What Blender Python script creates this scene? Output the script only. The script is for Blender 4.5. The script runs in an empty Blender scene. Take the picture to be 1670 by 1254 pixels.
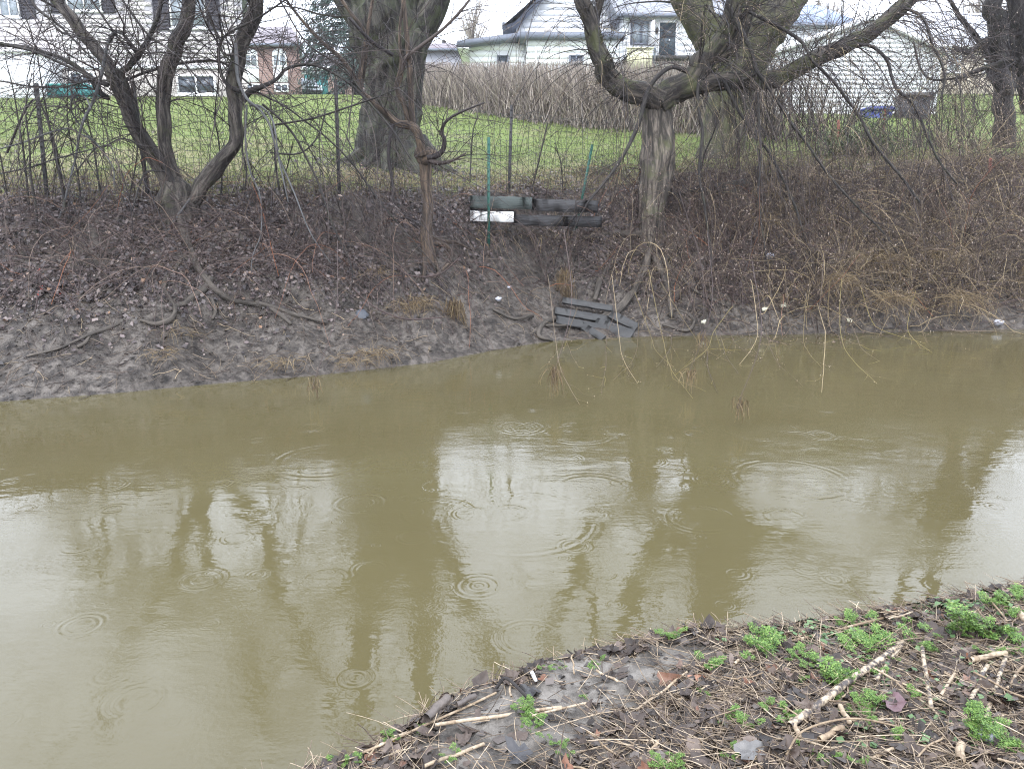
import bpy, math, random
import numpy as np
from mathutils import Vector, Matrix

# ------------------------------------------------------------------ camera, world, sun, exposure
SC = bpy.context.scene
COL = SC.collection
FPX, CX, CY = 1255.0, 835.0, 627.0          # focal length of the photograph in its pixels
PITCH = math.radians(13.3)
EYE = 2.0
cam_data = bpy.data.cameras.new('camera')
cam_data.sensor_width = 36.0
cam_data.lens = FPX / 1670.0 * 36.0
cam_data.clip_start = 0.05
cam_data.clip_end = 2000.0
cam = bpy.data.objects.new('camera', cam_data)
COL.objects.link(cam)
cam.location = (0, 0, EYE)
cam.rotation_euler = (math.pi / 2 - PITCH, 0, 0)
SC.camera = cam

SUN_EL, SUN_AZ = math.radians(52), math.radians(200)
world = bpy.data.worlds.new('World')
SC.world = world
world.use_nodes = True
wn, wl = world.node_tree.nodes, world.node_tree.links
wn.clear()
w_out = wn.new('ShaderNodeOutputWorld')
w_bg = wn.new('ShaderNodeBackground')
w_sky = wn.new('ShaderNodeTexSky')
w_sky.sky_type = 'NISHITA'
w_sky.sun_disc = False
w_sky.sun_elevation = SUN_EL
w_sky.sun_rotation = SUN_AZ
w_sky.dust_density = 4.0
w_hs = wn.new('ShaderNodeHueSaturation')
w_hs.inputs['Saturation'].default_value = 0.25
w_mix = wn.new('ShaderNodeMixRGB')
w_mix.inputs['Fac'].default_value = 0.8       # the even white cloud layer over the blue sky
w_mix.inputs['Color2'].default_value = (10.3, 11.2, 13.0, 1)
w_bg.inputs['Strength'].default_value = 0.1
wl.new(w_sky.outputs[0], w_hs.inputs['Color'])
wl.new(w_hs.outputs[0], w_mix.inputs['Color1'])
wl.new(w_mix.outputs[0], w_bg.inputs['Color'])
wl.new(w_bg.outputs[0], w_out.inputs['Surface'])

sun_data = bpy.data.lights.new('sun', 'SUN')
sun_data.energy = 0.6
sun_data.angle = math.radians(40)
sun_data.color = (1.0, 0.97, 0.93)
sun = bpy.data.objects.new('sun', sun_data)
COL.objects.link(sun)
sun.rotation_euler = (math.pi / 2 - SUN_EL, 0, math.pi - SUN_AZ)

SC.view_settings.view_transform = 'Standard'
SC.view_settings.look = 'None'
SC.view_settings.exposure = 1.85
SC.view_settings.gamma = 1.0
SC.view_settings.use_curve_mapping = False
SC.render.engine = 'CYCLES'
SC.cycles.use_denoising = True
SC.cycles.denoising_prefilter = 'NONE'
SC.cycles.filter_width = 1.1
SC.cycles.use_adaptive_sampling = False
SC.cycles.sample_clamp_indirect = 4.0
SC.cycles.max_bounces = 6
SC.cycles.diffuse_bounces = 3
SC.cycles.glossy_bounces = 3
SC.cycles.transparent_max_bounces = 4

# ------------------------------------------------------------------ helpers: numbers
rng = np.random.default_rng(11)
SP, CP = math.sin(PITCH), math.cos(PITCH)

def ray(px, py):
    u, v = (px - CX) / FPX, (CY - py) / FPX
    return np.array([u, CP + SP * v, -SP + CP * v])

def at(px, py, Y):
    d = ray(px, py)
    t = Y / d[1]
    return np.array([d[0] * t, Y, EYE + d[2] * t])

def on_water(px, py):
    d = ray(px, py)
    t = -EYE / d[2]
    return np.array([d[0] * t, d[1] * t, 0.0])

def vnoise(x, y, seed=0):
    x = np.asarray(x, float); y = np.asarray(y, float)
    xi, yi = np.floor(x).astype(np.int64), np.floor(y).astype(np.int64)
    fx, fy = x - xi, y - yi
    fx, fy = fx * fx * (3 - 2 * fx), fy * fy * (3 - 2 * fy)
    def h(a, b):
        n = (a * 374761393 + b * 668265263 + seed * 974711) & 0xffffffff
        n = ((n ^ (n >> 13)) * 1274126177) & 0xffffffff
        return ((n ^ (n >> 16)) & 0xffff) / 65535.0
    a, b, c, d = h(xi, yi), h(xi + 1, yi), h(xi, yi + 1), h(xi + 1, yi + 1)
    return (a + (b - a) * fx) * (1 - fy) + (c + (d - c) * fx) * fy - 0.5

def fbm(x, y, seed=0, oct=3):
    s, a = 0, 1.0
    for i in range(oct):
        s = s + a * vnoise(x * 2 ** i, y * 2 ** i, seed + i)
        a *= 0.5
    return s

FARPX = [(0, 655), (180, 642), (350, 626), (520, 612), (700, 592), (800, 572), (900, 556), (1040, 549), (1300, 545), (1670, 537)]
NEARPX = [(560, 1262), (650, 1213), (725, 1160), (800, 1130), (880, 1098), (960, 1070), (1080, 1044), (1250, 1038),
          (1400, 1014), (1500, 994), (1600, 976), (1670, 966)]
FP = np.array([on_water(*p)[:2] for p in FARPX])
NP_ = np.array([on_water(*p)[:2] for p in NEARPX])

def extrap(x, P, sl, sr):
    x = np.asarray(x, float)
    y = np.interp(x, P[:, 0], P[:, 1])
    y = np.where(x < P[0, 0], P[0, 1] + (x - P[0, 0]) * sl, y)
    return np.where(x > P[-1, 0], P[-1, 1] + (x - P[-1, 0]) * sr, y)

def yw(x): return extrap(x, FP, 0.25, 0.1)
def yn(x): return extrap(x, NP_, 0.7, 0.12)
BW = 3.4                                    # run of the far bank from the waterline to its crest
S_PROF = [-3, -0.6, 0, 0.17, 0.62, 1.2, 1.8, 2.4, 2.85, BW]
Z_PROF = [-0.8, -0.30, 0, 0.10, 0.27, 0.56, 1.02, 1.58, 1.97, 2.12]
def crest(x): return np.interp(x, [-8, -6, -1, 2, 5, 9, 14], [2.06, 2.06, 2.10, 2.25, 2.55, 2.70, 2.75])

def height(x, y):
    x = np.asarray(x, float); y = np.asarray(y, float)
    w, n, c = yw(x), yn(x), crest(x)
    s = y - w
    bank = np.interp(s, S_PROF, Z_PROF)
    bank = np.where(bank > 0, bank * c / 2.12, bank)
    yc = w + BW
    lawn = c + (y - yc) * (6.608 - c) / np.maximum(36 - yc, 6)
    far = 2 + 0.128 * np.minimum(y, 110)
    z = np.where(s < BW, bank, np.where(y < 36, lawn, np.maximum(far, 0)))
    k = np.clip(s / 0.3, 0, 1) * np.clip((BW + .9 - s) / 1.2, 0, 1)
    z = z + k * (0.22 * fbm(x * 0.9, y * 0.9, 3, 2) + 0.16 * fbm(x * 3.1, y * 3.1, 5, 3))
    z = z + np.clip((s - BW) / 2, 0, 1) * 0.05 * fbm(x * 0.6, y * 0.6, 9, 2)
    # the bank has slumped away below the timbers and stands there as a raw step
    z = z - 0.40 * np.exp(-((x - 0.5) / 1.0) ** 4) * np.clip((s - 1.2) / 1.5, 0, 1) * np.clip((3.02 - s) / 0.07, 0, 1)
    d = n - y
    near = 0.02 + 0.07 * np.clip(d / 0.12, 0, 1) + 0.11 * np.clip(d, 0, 2.6)
    near = near + np.clip(d / 0.1, 0, 1) * (0.05 * fbm(x * 3, y * 3, 21, 3) + 0.025 * fbm(x * 14, y * 14, 31, 2))
    near = np.where(d < 0, 0.02 + d * 0.9, near)
    return np.where(y < (n + w) / 2, np.maximum(near, -0.8), z)

def hz(x, y): return float(height(x, y))

def ground(px, py, near=False):
    d = ray(px, py)
    y0, y1 = (0.5, 6.0) if near else (6.0, 60.0)
    ys = np.linspace(y0, y1, 7000)
    t = ys / d[1]
    zs = EYE + d[2] * t
    hit = np.nonzero(zs <= height(d[0] * t, ys))[0]
    i = hit[0] if len(hit) else len(ys) - 1
    return np.array([d[0] * t[i], ys[i], hz(d[0] * t[i], ys[i])])

# ------------------------------------------------------------------ helpers: objects
def tag(o, label=None, cat=None, group=None, kind=None):
    if label: o['label'] = label
    if cat: o['category'] = cat
    if group: o['group'] = group
    if kind: o['kind'] = kind
    return o

def empty(name, loc, label, cat, group=None):
    o = bpy.data.objects.new(name, None)
    o.empty_display_size = 0.1
    COL.objects.link(o)
    o.location = [float(v) for v in loc]
    return tag(o, label, cat, group)

def make_mesh(name, V, F, mat=None, smooth=False, bark=None):
    """F: list of integer arrays, each (M, k) with k = 3 or 4 (or more)."""
    V = np.asarray(V, np.float32)
    me = bpy.data.meshes.new(name)
    F = [np.asarray(f, np.int32) for f in F if len(f)]
    me.vertices.add(len(V))
    me.vertices.foreach_set('co', V.ravel())
    nl = sum(f.size for f in F)
    npoly = sum(len(f) for f in F)
    me.loops.add(nl)
    me.polygons.add(npoly)
    me.loops.foreach_set('vertex_index', np.concatenate([f.ravel() for f in F]))
    tot = np.concatenate([np.full(len(f), f.shape[1], np.int32) for f in F])
    start = np.concatenate([[0], np.cumsum(tot)[:-1]]).astype(np.int32)
    me.polygons.foreach_set('loop_start', start)
    if smooth:
        me.polygons.foreach_set('use_smooth', np.ones(npoly, bool))
    me.update(calc_edges=True)
    if bark is not None:
        a = me.attributes.new('bark', 'FLOAT_VECTOR', 'POINT')
        a.data.foreach_set('vector', np.asarray(bark, np.float32).ravel())
    if mat: me.materials.append(mat)
    return me

def obj(name, me, parent=None, loc=None, rot=None, kind=None):
    o = bpy.data.objects.new(name, me)
    COL.objects.link(o)
    if parent is not None:
        o.parent = parent
    if loc is not None: o.location = [float(v) for v in loc]
    if rot is not None: o.rotation_euler = rot
    if kind: o['kind'] = kind
    return o

class MB:
    def __init__(s): s.V, s.F, s.B, s.n = [], {3: [], 4: []}, [], 0
    def add(s, V, F, B=None):
        V = np.asarray(V, float).reshape(-1, 3)
        s.V.append(V)
        s.B.append(np.zeros_like(V) if B is None else B)
        F = np.asarray(F, np.int64)
        s.F[F.shape[1]].append(F + s.n)
        s.n += len(V)
    def box(s, x0, x1, y0, y1, z0, z1):
        V = [(x, y, z) for x in (x0, x1) for y in (y0, y1) for z in (z0, z1)]
        s.add(V, [(0, 1, 3, 2), (4, 6, 7, 5), (0, 4, 5, 1), (2, 3, 7, 6), (0, 2, 6, 4), (1, 5, 7, 3)])
    def prism(s, pts, y0, y1):
        """pts: (x, z) outline, extruded from y0 to y1"""
        n = len(pts)
        V = [(p[0], y0, p[1]) for p in pts] + [(p[0], y1, p[1]) for p in pts]
        s.add(V, [(i, (i + 1) % n, n + (i + 1) % n, n + i) for i in range(n)])
        o = s.n - 2 * n
        for i in range(1, n - 1):
            s.F[3].append(np.array([(o, o + i + 1, o + i), (o + n, o + n + i, o + n + i + 1)]))
    def mesh(s, name, mat, origin=(0, 0, 0), smooth=False, bark=False):
        V = np.concatenate(s.V) - np.asarray(origin, float)
        F = [np.concatenate(s.F[k]) for k in (3, 4) if s.F[k]]
        return make_mesh(name, V, F, mat, smooth, np.concatenate(s.B) if bark else None)
    def obj(s, name, mat, parent=None, smooth=False, bark=False, kind=None):
        """vertices are in world space; the object takes its parent's (unrotated) place as origin"""
        org = np.array(parent_world(parent)) if parent is not None else np.zeros(3)
        return obj(name, s.mesh(name, mat, org, smooth, bark), parent, kind=kind)

def parent_world(o):
    p = np.array(o.location)
    while o.parent is not None:
        o = o.parent
        p = p + np.array(o.location)
    return p

def catmull(P, n):
    P = np.asarray(P, float)
    if len(P) < 3:
        t = np.linspace(0, 1, n)[:, None]
        return P[0] * (1 - t) + P[-1] * t
    A = np.vstack([2 * P[0] - P[1], P, 2 * P[-1] - P[-2]])
    seg = np.linspace(0, len(P) - 1 - 1e-9, n)
    i = np.floor(seg).astype(int); t = (seg - i)[:, None]
    p0, p1, p2, p3 = A[i], A[i + 1], A[i + 2], A[i + 3]
    return 0.5 * (2 * p1 + (p2 - p0) * t + (2 * p0 - 5 * p1 + 4 * p2 - p3) * t ** 2 + (3 * p1 - p0 - 3 * p2 + p3) * t ** 3)

def limb(mb, pts, rad, sides=10, step=0.06, rough=0.12, ridge=0.0, seed=0, wob=0.0, flare=None):
    pts = np.asarray(pts, float); rad = np.asarray(rad, float)
    L = np.linalg.norm(np.diff(pts, axis=0), axis=1).sum()
    n = max(4, int(L / step))
    C = catmull(np.hstack([pts, rad[:, None]]), n)
    P, R = C[:, :3].copy(), np.maximum(C[:, 3], 0.001)
    if wob:
        s = np.arange(n) * step
        for a in range(3):
            P[:, a] += wob * R * 2 * fbm(s * 2.2, s * 0 + a * 7.3, seed + 50 + a, 2)
    T = np.gradient(P, axis=0); T /= np.linalg.norm(T, axis=1)[:, None]
    U = np.zeros_like(P); u = np.cross(T[0], [0.3, 0.9, 0.2]); u /= np.linalg.norm(u)
    for i in range(n):
        u = u - T[i] * (u @ T[i]); u /= np.linalg.norm(u); U[i] = u
    W = np.cross(T, U)
    th = np.linspace(0, 2 * math.pi, sides, endpoint=False)
    len_ = np.concatenate([[0], np.cumsum(np.linalg.norm(np.diff(P, axis=0), axis=1))])
    TH, LL = np.meshgrid(th, len_)
    cx, sy = np.cos(TH), np.sin(TH)
    k = 1 + rough * 1.6 * (fbm(cx * 1.1 + LL * 1.7, sy * 1.1 + LL * 0.9, seed, 3))
    if ridge:
        q = fbm(TH * sides / 6.2832 * 0.42 + 0 * LL, LL * 1.6 + seed, seed + 9, 2)
        q2 = vnoise(TH * sides / 6.2832 * 0.5, LL * 3.0 + seed, seed + 19)
        k = k + ridge * (np.abs(q) * 1.4 - 0.3 + q2 * 0.5)
    RR = R[:, None] * k
    if flare is not None:
        RR = RR * (1 + flare * np.exp(-LL / 0.35) * (0.6 + 0.8 * np.abs(np.sin(TH * 2.5 + seed))))
    V = P[:, None, :] + RR[..., None] * (cx[..., None] * U[:, None, :] + sy[..., None] * W[:, None, :])
    B = np.stack([cx * R[:, None], sy * R[:, None], LL], -1)
    a = np.arange(sides); b = (a + 1) % sides
    i = np.arange(n - 1)[:, None] * sides
    F = np.stack([i + a, i + b, i + sides + b, i + sides + a], -1).reshape(-1, 4)
    V = np.concatenate([V.reshape(-1, 3), P[-1:] + T[-1:] * R[-1]])
    B = np.concatenate([B.reshape(-1, 3), [[0, 0, len_[-1]]]])
    o = (n - 1) * sides
    mb.add(V, F, B)
    mb.F[3].append(np.stack([o + a, o + b, np.full(sides, n * sides)], -1) + mb.n - len(V))
    return P, R

def strands(P0, D, L, K, droop=0.0, wig=0.1, up=0.0):
    N = len(P0)
    P = np.zeros((N, K, 3)); P[:, 0] = P0
    D = D / np.linalg.norm(D, axis=1)[:, None]
    st = (np.asarray(L) / (K - 1)).reshape(-1, 1)
    dr = np.broadcast_to(np.asarray(droop, float), (N,))
    for k in range(1, K):
        D = D + rng.normal(0, wig, (N, 3))
        D[:, 2] += (up - dr) * st[:, 0]
        D = D / np.linalg.norm(D, axis=1)[:, None]
        P[:, k] = P[:, k - 1] + D * st
    return P

def strand_mesh(mb, P, R, sides=3):
    """P (N, K, 3), R (N, K)"""
    N, K = P.shape[:2]
    T = np.gradient(P, axis=1)
    T = T / (np.linalg.norm(T, axis=2, keepdims=True) + 1e-9)
    ref = np.broadcast_to(rng.normal(size=(N, 1, 3)), P.shape)
    U = np.cross(T, ref); U = U / (np.linalg.norm(U, axis=2, keepdims=True) + 1e-9)
    W = np.cross(T, U)
    th = np.linspace(0, 2 * math.pi, sides, endpoint=False)
    V = P[:, :, None, :] + R[:, :, None, None] * (np.cos(th)[:, None] * U[:, :, None, :] + np.sin(th)[:, None] * W[:, :, None, :])
    a = np.arange(sides); b = (a + 1) % sides
    base = (np.arange(N)[:, None, None] * K + np.arange(K - 1)[None, :, None]) * sides
    F = np.stack([base + a, base + b, base + sides + b, base + sides + a], -1).reshape(-1, 4)
    mb.add(V.reshape(-1, 3), F)

def taper(N, K, r0, r1):
    t = np.linspace(0, 1, K)[None, :]
    r0 = np.broadcast_to(np.asarray(r0, float), (N,))[:, None]
    return r0 * (1 - t) + r0 * r1 * t

def spawn(P, R, n, tr=(0.2, 1), ang=(0.4, 1.1), up=0.0):
    """n start points, directions and parent radii along the given strands"""
    N, K = P.shape[:2]
    i = rng.integers(0, N, n); t = rng.uniform(*tr, n) * (K - 1.001)
    k = t.astype(int); f = (t - k)[:, None]
    p = P[i, k] * (1 - f) + P[i, k + 1] * f
    d = P[i, k + 1] - P[i, k]; d /= np.linalg.norm(d, axis=1)[:, None] + 1e-9
    q = np.cross(d, rng.normal(size=(n, 3))); q /= np.linalg.norm(q, axis=1)[:, None]
    a = rng.uniform(*ang, n)[:, None]
    D = d * np.cos(a) + q * np.sin(a); D[:, 2] += up
    return p, D, R[i, k]

def as_strand(P, R, K=24):
    """one resampled limb as a (1, K, 3) strand"""
    i = np.linspace(0, len(P) - 1, K).astype(int)
    return P[i][None], R[i][None]

def resample(P, R, K=20):
    t = np.linspace(0, P.shape[1] - 1.001, K); k = t.astype(int); f = t - k
    return P[:, k] * (1 - f)[None, :, None] + P[:, k + 1] * f[None, :, None], R[:, k] * (1 - f) + R[:, k + 1] * f

def cat_strands(L):
    return np.concatenate([a for a, _ in L]), np.concatenate([b for _, b in L])

def lumps(mb, C, S, stretch=1.0):
    """small octahedra at C with sizes S (buds, clods)"""
    o = np.array([(1, 0, 0), (-1, 0, 0), (0, 1, 0), (0, -1, 0), (0, 0, stretch), (0, 0, -stretch)], float)
    V = C[:, None, :] + o[None] * np.asarray(S).reshape(-1, 1, 1) * rng.uniform(0.7, 1.3, (len(C), 6, 1))
    f = np.array([(0, 2, 4), (2, 1, 4), (1, 3, 4), (3, 0, 4), (2, 0, 5), (1, 2, 5), (3, 1, 5), (0, 3, 5)])
    F = (np.arange(len(C))[:, None, None] * 6 + f[None]).reshape(-1, 3)
    mb.add(V.reshape(-1, 3), F)

# ------------------------------------------------------------------ materials
def nodes(name):
    m = bpy.data.materials.new(name); m.use_nodes = True
    nt = m.node_tree
    b = nt.nodes['Principled BSDF']
    return m, nt, b

def ramp(nt, stops):
    r = nt.nodes.new('ShaderNodeValToRGB')
    e = r.color_ramp.elements
    while len(e) < len(stops): e.new(0.5)
    for el, (p, c) in zip(e, stops):
        el.position = p; el.color = (*c, 1)
    return r

def coords(nt, attr=None):
    if attr:
        a = nt.nodes.new('ShaderNodeAttribute'); a.attribute_name = attr
        return a.outputs['Vector']
    g = nt.nodes.new('ShaderNodeNewGeometry')
    return g.outputs['Position']

def scaled(nt, sock, s):
    m = nt.nodes.new('ShaderNodeMapping'); m.inputs['Scale'].default_value = s
    nt.links.new(sock, m.inputs['Vector'])
    return m.outputs[0]

def noise_mat(name, stops, scale=5.0, rough=0.7, bump=0.0, bscale=None, attr=None, stretch=(1, 1, 1), spec=0.5, detail=6, dist=0.02):
    m, nt, b = nodes(name)
    v = scaled(nt, coords(nt, attr), stretch)
    n = nt.nodes.new('ShaderNodeTexNoise'); n.inputs['Scale'].default_value = scale; n.inputs['Detail'].default_value = detail
    n.inputs['Roughness'].default_value = 0.62
    nt.links.new(v, n.inputs['Vector'])
    r = ramp(nt, stops)
    nt.links.new(n.outputs['Fac'], r.inputs[0]); nt.links.new(r.outputs[0], b.inputs['Base Color'])
    b.inputs['Roughness'].default_value = rough
    b.inputs['Specular IOR Level'].default_value = spec
    if bump:
        n2 = nt.nodes.new('ShaderNodeTexNoise'); n2.inputs['Scale'].default_value = bscale or scale * 3; n2.inputs['Detail'].default_value = 5
        nt.links.new(v, n2.inputs['Vector'])
        bp = nt.nodes.new('ShaderNodeBump'); bp.inputs['Strength'].default_value = bump; bp.inputs['Distance'].default_value = dist
        nt.links.new(n2.outputs['Fac'], bp.inputs['Height']); nt.links.new(bp.outputs[0], b.inputs['Normal'])
    return m

def island_mat(name, stops, rough=0.6, spec=0.3, trans=0.0, noise=None):
    """a colour of its own for every loose piece of the mesh and for every object"""
    m, nt, b = nodes(name)
    g = nt.nodes.new('ShaderNodeNewGeometry')
    oi = nt.nodes.new('ShaderNodeObjectInfo')
    ad = nt.nodes.new('ShaderNodeMath'); ad.operation = 'ADD'
    fr = nt.nodes.new('ShaderNodeMath'); fr.operation = 'FRACT'
    nt.links.new(g.outputs['Random Per Island'], ad.inputs[0]); nt.links.new(oi.outputs['Random'], ad.inputs[1])
    nt.links.new(ad.outputs[0], fr.inputs[0])
    r = ramp(nt, stops)
    nt.links.new(fr.outputs[0], r.inputs[0])
    out = r.outputs[0]
    if noise:
        n = nt.nodes.new('ShaderNodeTexNoise'); n.inputs['Scale'].default_value = noise; n.inputs['Detail'].default_value = 4
        nt.links.new(g.outputs['Position'], n.inputs['Vector'])
        r2 = ramp(nt, [(0.3, (0.55, 0.5, 0.48)), (0.65, (1.15, 1.12, 1.1))])
        nt.links.new(n.outputs['Fac'], r2.inputs[0])
        mx = nt.nodes.new('ShaderNodeMixRGB'); mx.blend_type = 'MULTIPLY'; mx.inputs[0].default_value = 1
        nt.links.new(out, mx.inputs[1]); nt.links.new(r2.outputs[0], mx.inputs[2]); out = mx.outputs[0]
    nt.links.new(out, b.inputs['Base Color'])
    b.inputs['Roughness'].default_value = rough
    b.inputs['Specular IOR Level'].default_value = spec
    if trans: b.inputs['Transmission Weight'].default_value = 0.0
    return m

def bark_mat(name, dark, light, moss=None, moss_amt=0.5, scale=14, zs=0.22, bump=0.8, dist=0.03):
    m, nt, b = nodes(name)
    c = coords(nt, 'bark')
    v = scaled(nt, c, (1, 1, zs))
    n = nt.nodes.new('ShaderNodeTexNoise'); n.inputs['Scale'].default_value = scale; n.inputs['Detail'].default_value = 7
    n.inputs['Roughness'].default_value = 0.65; n.inputs['Distortion'].default_value = 0.6
    nt.links.new(v, n.inputs['Vector'])
    r = ramp(nt, [(0.3, tuple(x * 0.55 for x in dark)), (0.46, dark), (0.66, light)])
    nt.links.new(n.outputs['Fac'], r.inputs[0])
    out = r.outputs[0]
    if moss:
        g = nt.nodes.new('ShaderNodeNewGeometry')
        n2 = nt.nodes.new('ShaderNodeTexNoise'); n2.inputs['Scale'].default_value = 2.6; n2.inputs['Detail'].default_value = 8
        n2.inputs['Roughness'].default_value = 0.7
        nt.links.new(g.outputs['Position'], n2.inputs['Vector'])
        r2 = ramp(nt, [(0.62 - moss_amt * 0.3, (0, 0, 0)), (0.74 - moss_amt * 0.3, (1, 1, 1))])
        nt.links.new(n2.outputs['Fac'], r2.inputs[0])
        mx = nt.nodes.new('ShaderNodeMixRGB'); mx.inputs[2].default_value = (*moss, 1)
        sc = nt.nodes.new('ShaderNodeMath'); sc.operation = 'MULTIPLY'; sc.inputs[1].default_value = 0.75
        nt.links.new(r2.outputs[0], sc.inputs[0])
        nt.links.new(sc.outputs[0], mx.inputs[0]); nt.links.new(out, mx.inputs[1]); out = mx.outputs[0]
    nt.links.new(out, b.inputs['Base Color'])
    b.inputs['Roughness'].default_value = 0.75
    b.inputs['Specular IOR Level'].default_value = 0.35
    bp = nt.nodes.new('ShaderNodeBump'); bp.inputs['Strength'].default_value = bump; bp.inputs['Distance'].default_value = dist
    nt.links.new(n.outputs['Fac'], bp.inputs['Height']); nt.links.new(bp.outputs[0], b.inputs['Normal'])
    return m

def flat(name, c, rough=0.6, spec=0.4, var=0.12, scale=3.0, metal=0.0):
    d = tuple(x * (1 - var) for x in c); l = tuple(min(1, x * (1 + var)) for x in c)
    m = noise_mat(name, [(0.3, d), (0.7, l)], scale=scale, rough=rough, spec=spec, bump=0.08, bscale=scale * 8)
    m.node_tree.nodes['Principled BSDF'].inputs['Metallic'].default_value = metal
    return m

M = {}
M['bark_left'] = bark_mat('grey brown bark', (0.0242, 0.02, 0.0173), (0.131, 0.114, 0.0967), (0.0588, 0.0622, 0.0276), 0.3, scale=17, zs=0.16, bump=1.0, dist=0.04)
M['bark_big'] = bark_mat('furrowed bark', (0.0179, 0.016, 0.0141), (0.0864, 0.08, 0.064), (0.0544, 0.0627, 0.0307), 0.5, scale=11, zs=0.14, bump=1.0, dist=0.09)
M['bark_moss'] = bark_mat('mossy bark', (0.034, 0.03, 0.025), (0.13, 0.115, 0.085), (0.075, 0.08, 0.032), 0.7, scale=11, zs=0.15, bump=1.0, dist=0.07)
M['bark_willow'] = bark_mat('dark willow bark', (0.0252, 0.0216, 0.019), (0.108, 0.09, 0.072), (0.0648, 0.0702, 0.027), 0.45, scale=16, zs=.18, bump=1.0, dist=.05)
M['bark_trunk'] = bark_mat('pale shredded bark', (0.0529, 0.0454, 0.0378), (0.234, 0.196, 0.158), (0.0882, 0.092, 0.0441), 0.3, scale=18, zs=.14, bump=1.0, dist=.06)
M['bark_orange'] = bark_mat('brown shrub bark', (0.0464, 0.0348, 0.0278), (0.174, 0.125, 0.087), None, scale=18, zs=.16, bump=1.0, dist=.04)
M['bark_dark'] = bark_mat('wet dark bark', (0.0201, 0.0171, 0.0161), (0.0493, 0.0425, 0.0381), (0.0359, 0.0381, 0.0224), 0.3)
M['bark_grey'] = bark_mat('smooth silver grey bark', (0.0684, 0.0684, 0.0684), (0.13, 0.13, 0.133), None, scale=8, bump=0.2)
M['root'] = bark_mat('muddy root', (0.0505, 0.0429, 0.0354), (0.117, 0.0983, 0.0807), None, scale=12)
M['twig_dark'] = island_mat('dark twigs', [(0.0, (0.0158, 0.0123, 0.0131)), (0.5, (0.0298, 0.0226, 0.0222)), (0.8, (0.0476, 0.0357, 0.0318)), (1.0, (0.0794, 0.0635, 0.0555))])
M['twig_red'] = island_mat('reddish twigs', [(0.0, (0.0323, 0.0224, 0.0215)), (0.5, (0.0645, 0.0448, 0.0412)), (0.85, (0.112, 0.0806, 0.069)), (0.96, (0.188, 0.139, 0.108)), (1.0, (0.251, 0.0896, 0.0403))])
M['twig_tan'] = island_mat('tan twigs', [(0.0, (0.035, 0.026, 0.023)), (0.45, (0.085, 0.064, 0.05)), (0.78, (0.19, 0.145, 0.095)), (1.0, (0.37, 0.29, 0.165))])
M['twig_yellow'] = island_mat('yellow green twigs', [(0.0, (0.07, 0.05, 0.035)), (0.5, (0.13, 0.10, 0.05)), (1.0, (0.24, 0.195, 0.07))])
M['bud'] = island_mat('pale buds', [(0.0, (0.15, 0.105, 0.09)), (0.6, (0.255, 0.195, 0.158)), (1.0, (0.375, 0.315, 0.255))])
M['hedge_twig'] = island_mat('hedge stems', [(0.0, (0.12, 0.0984, 0.089)), (0.5, (0.252, 0.213, 0.186)), (1.0, (0.479, 0.412, 0.346))])
M['leaf_bank'] = island_mat('fallen leaves', [(0.0, (0.0153, 0.0108, 0.0108)), (0.35, (0.0377, 0.0269, 0.026)), (0.65, (0.0788, 0.0583, 0.0547)), (0.88, (0.134, 0.103, 0.0967)), (0.97, (0.207, 0.166, 0.148)), (0.99, (0.207, 0.103, 0.0449)), (1.0, (0.305, 0.251, 0.215))], rough=0.45, spec=0.5)
M['leaf_near'] = island_mat('wet dead leaves', [(0.0, (0.022, 0.017, 0.014)), (0.4, (0.05, 0.038, 0.031)), (0.75, (0.095, 0.073, 0.06)), (0.93, (0.15, 0.12, 0.10)), (1.0, (0.15, 0.065, 0.035))], rough=0.55, spec=0.35, noise=25)
M['straw'] = island_mat('dry straw', [(0.0, (0.0675, 0.0522, 0.0386)), (0.45, (0.162, 0.126, 0.0904)), (0.8, (0.288, 0.23, 0.158)), (1.0, (0.45, 0.378, 0.279))], noise=40)
M['stalk'] = island_mat('dry cane', [(0.0, (0.201, 0.15, 0.0972)), (0.5, (0.302, 0.239, 0.163)), (1.0, (0.389, 0.326, 0.239))], noise=55)
M['yellow_stalk'] = flat('yellow cane', (0.50, 0.36, 0.07))
M['dead_grass'] = island_mat('dead grass', [(0.0, (0.068, 0.0462, 0.0286)), (0.5, (0.15, 0.105, 0.0578)), (1.0, (0.286, 0.218, 0.122))])
M['grass'] = island_mat('lawn blades', [(0.0, (0.09, 0.12, 0.038)), (0.5, (0.15, 0.19, 0.062)), (0.85, (0.205, 0.235, 0.10)), (1.0, (0.31, 0.28, 0.16))])
M['fern'] = island_mat('fresh green leaflets', [(0.0, (0.0382, 0.085, 0.017)), (0.5, (0.085, 0.157, 0.0298)), (0.9, (0.145, 0.23, 0.051)), (1.0, (0.221, 0.255, 0.085))], rough=0.5)
M['ivy'] = island_mat('dark green leaflets', [(0.0, (0.045, 0.085, 0.03)), (0.6, (0.08, 0.135, 0.055)), (1.0, (0.13, 0.19, 0.09))], rough=0.45)
M['spruce'] = island_mat('blue green needles', [(0.0, (0.0268, 0.0444, 0.0382)), (0.5, (0.0474, 0.075, 0.065)), (1.0, (0.0842, 0.119, 0.104))])
M['yew'] = island_mat('dark shrub leaves', [(0.0, (0.032, 0.048, 0.0224)), (0.6, (0.06, 0.084, 0.036)), (1.0, (0.112, 0.132, 0.06))])
M['timber'] = noise_mat('weathered green grey timber', [(0.3, (0.0338, 0.0421, 0.0394)), (0.7, (0.084, 0.101, 0.093))], 6, 0.7, 0.5, 40, stretch=(0.169, 0.562, 1.69))
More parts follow.
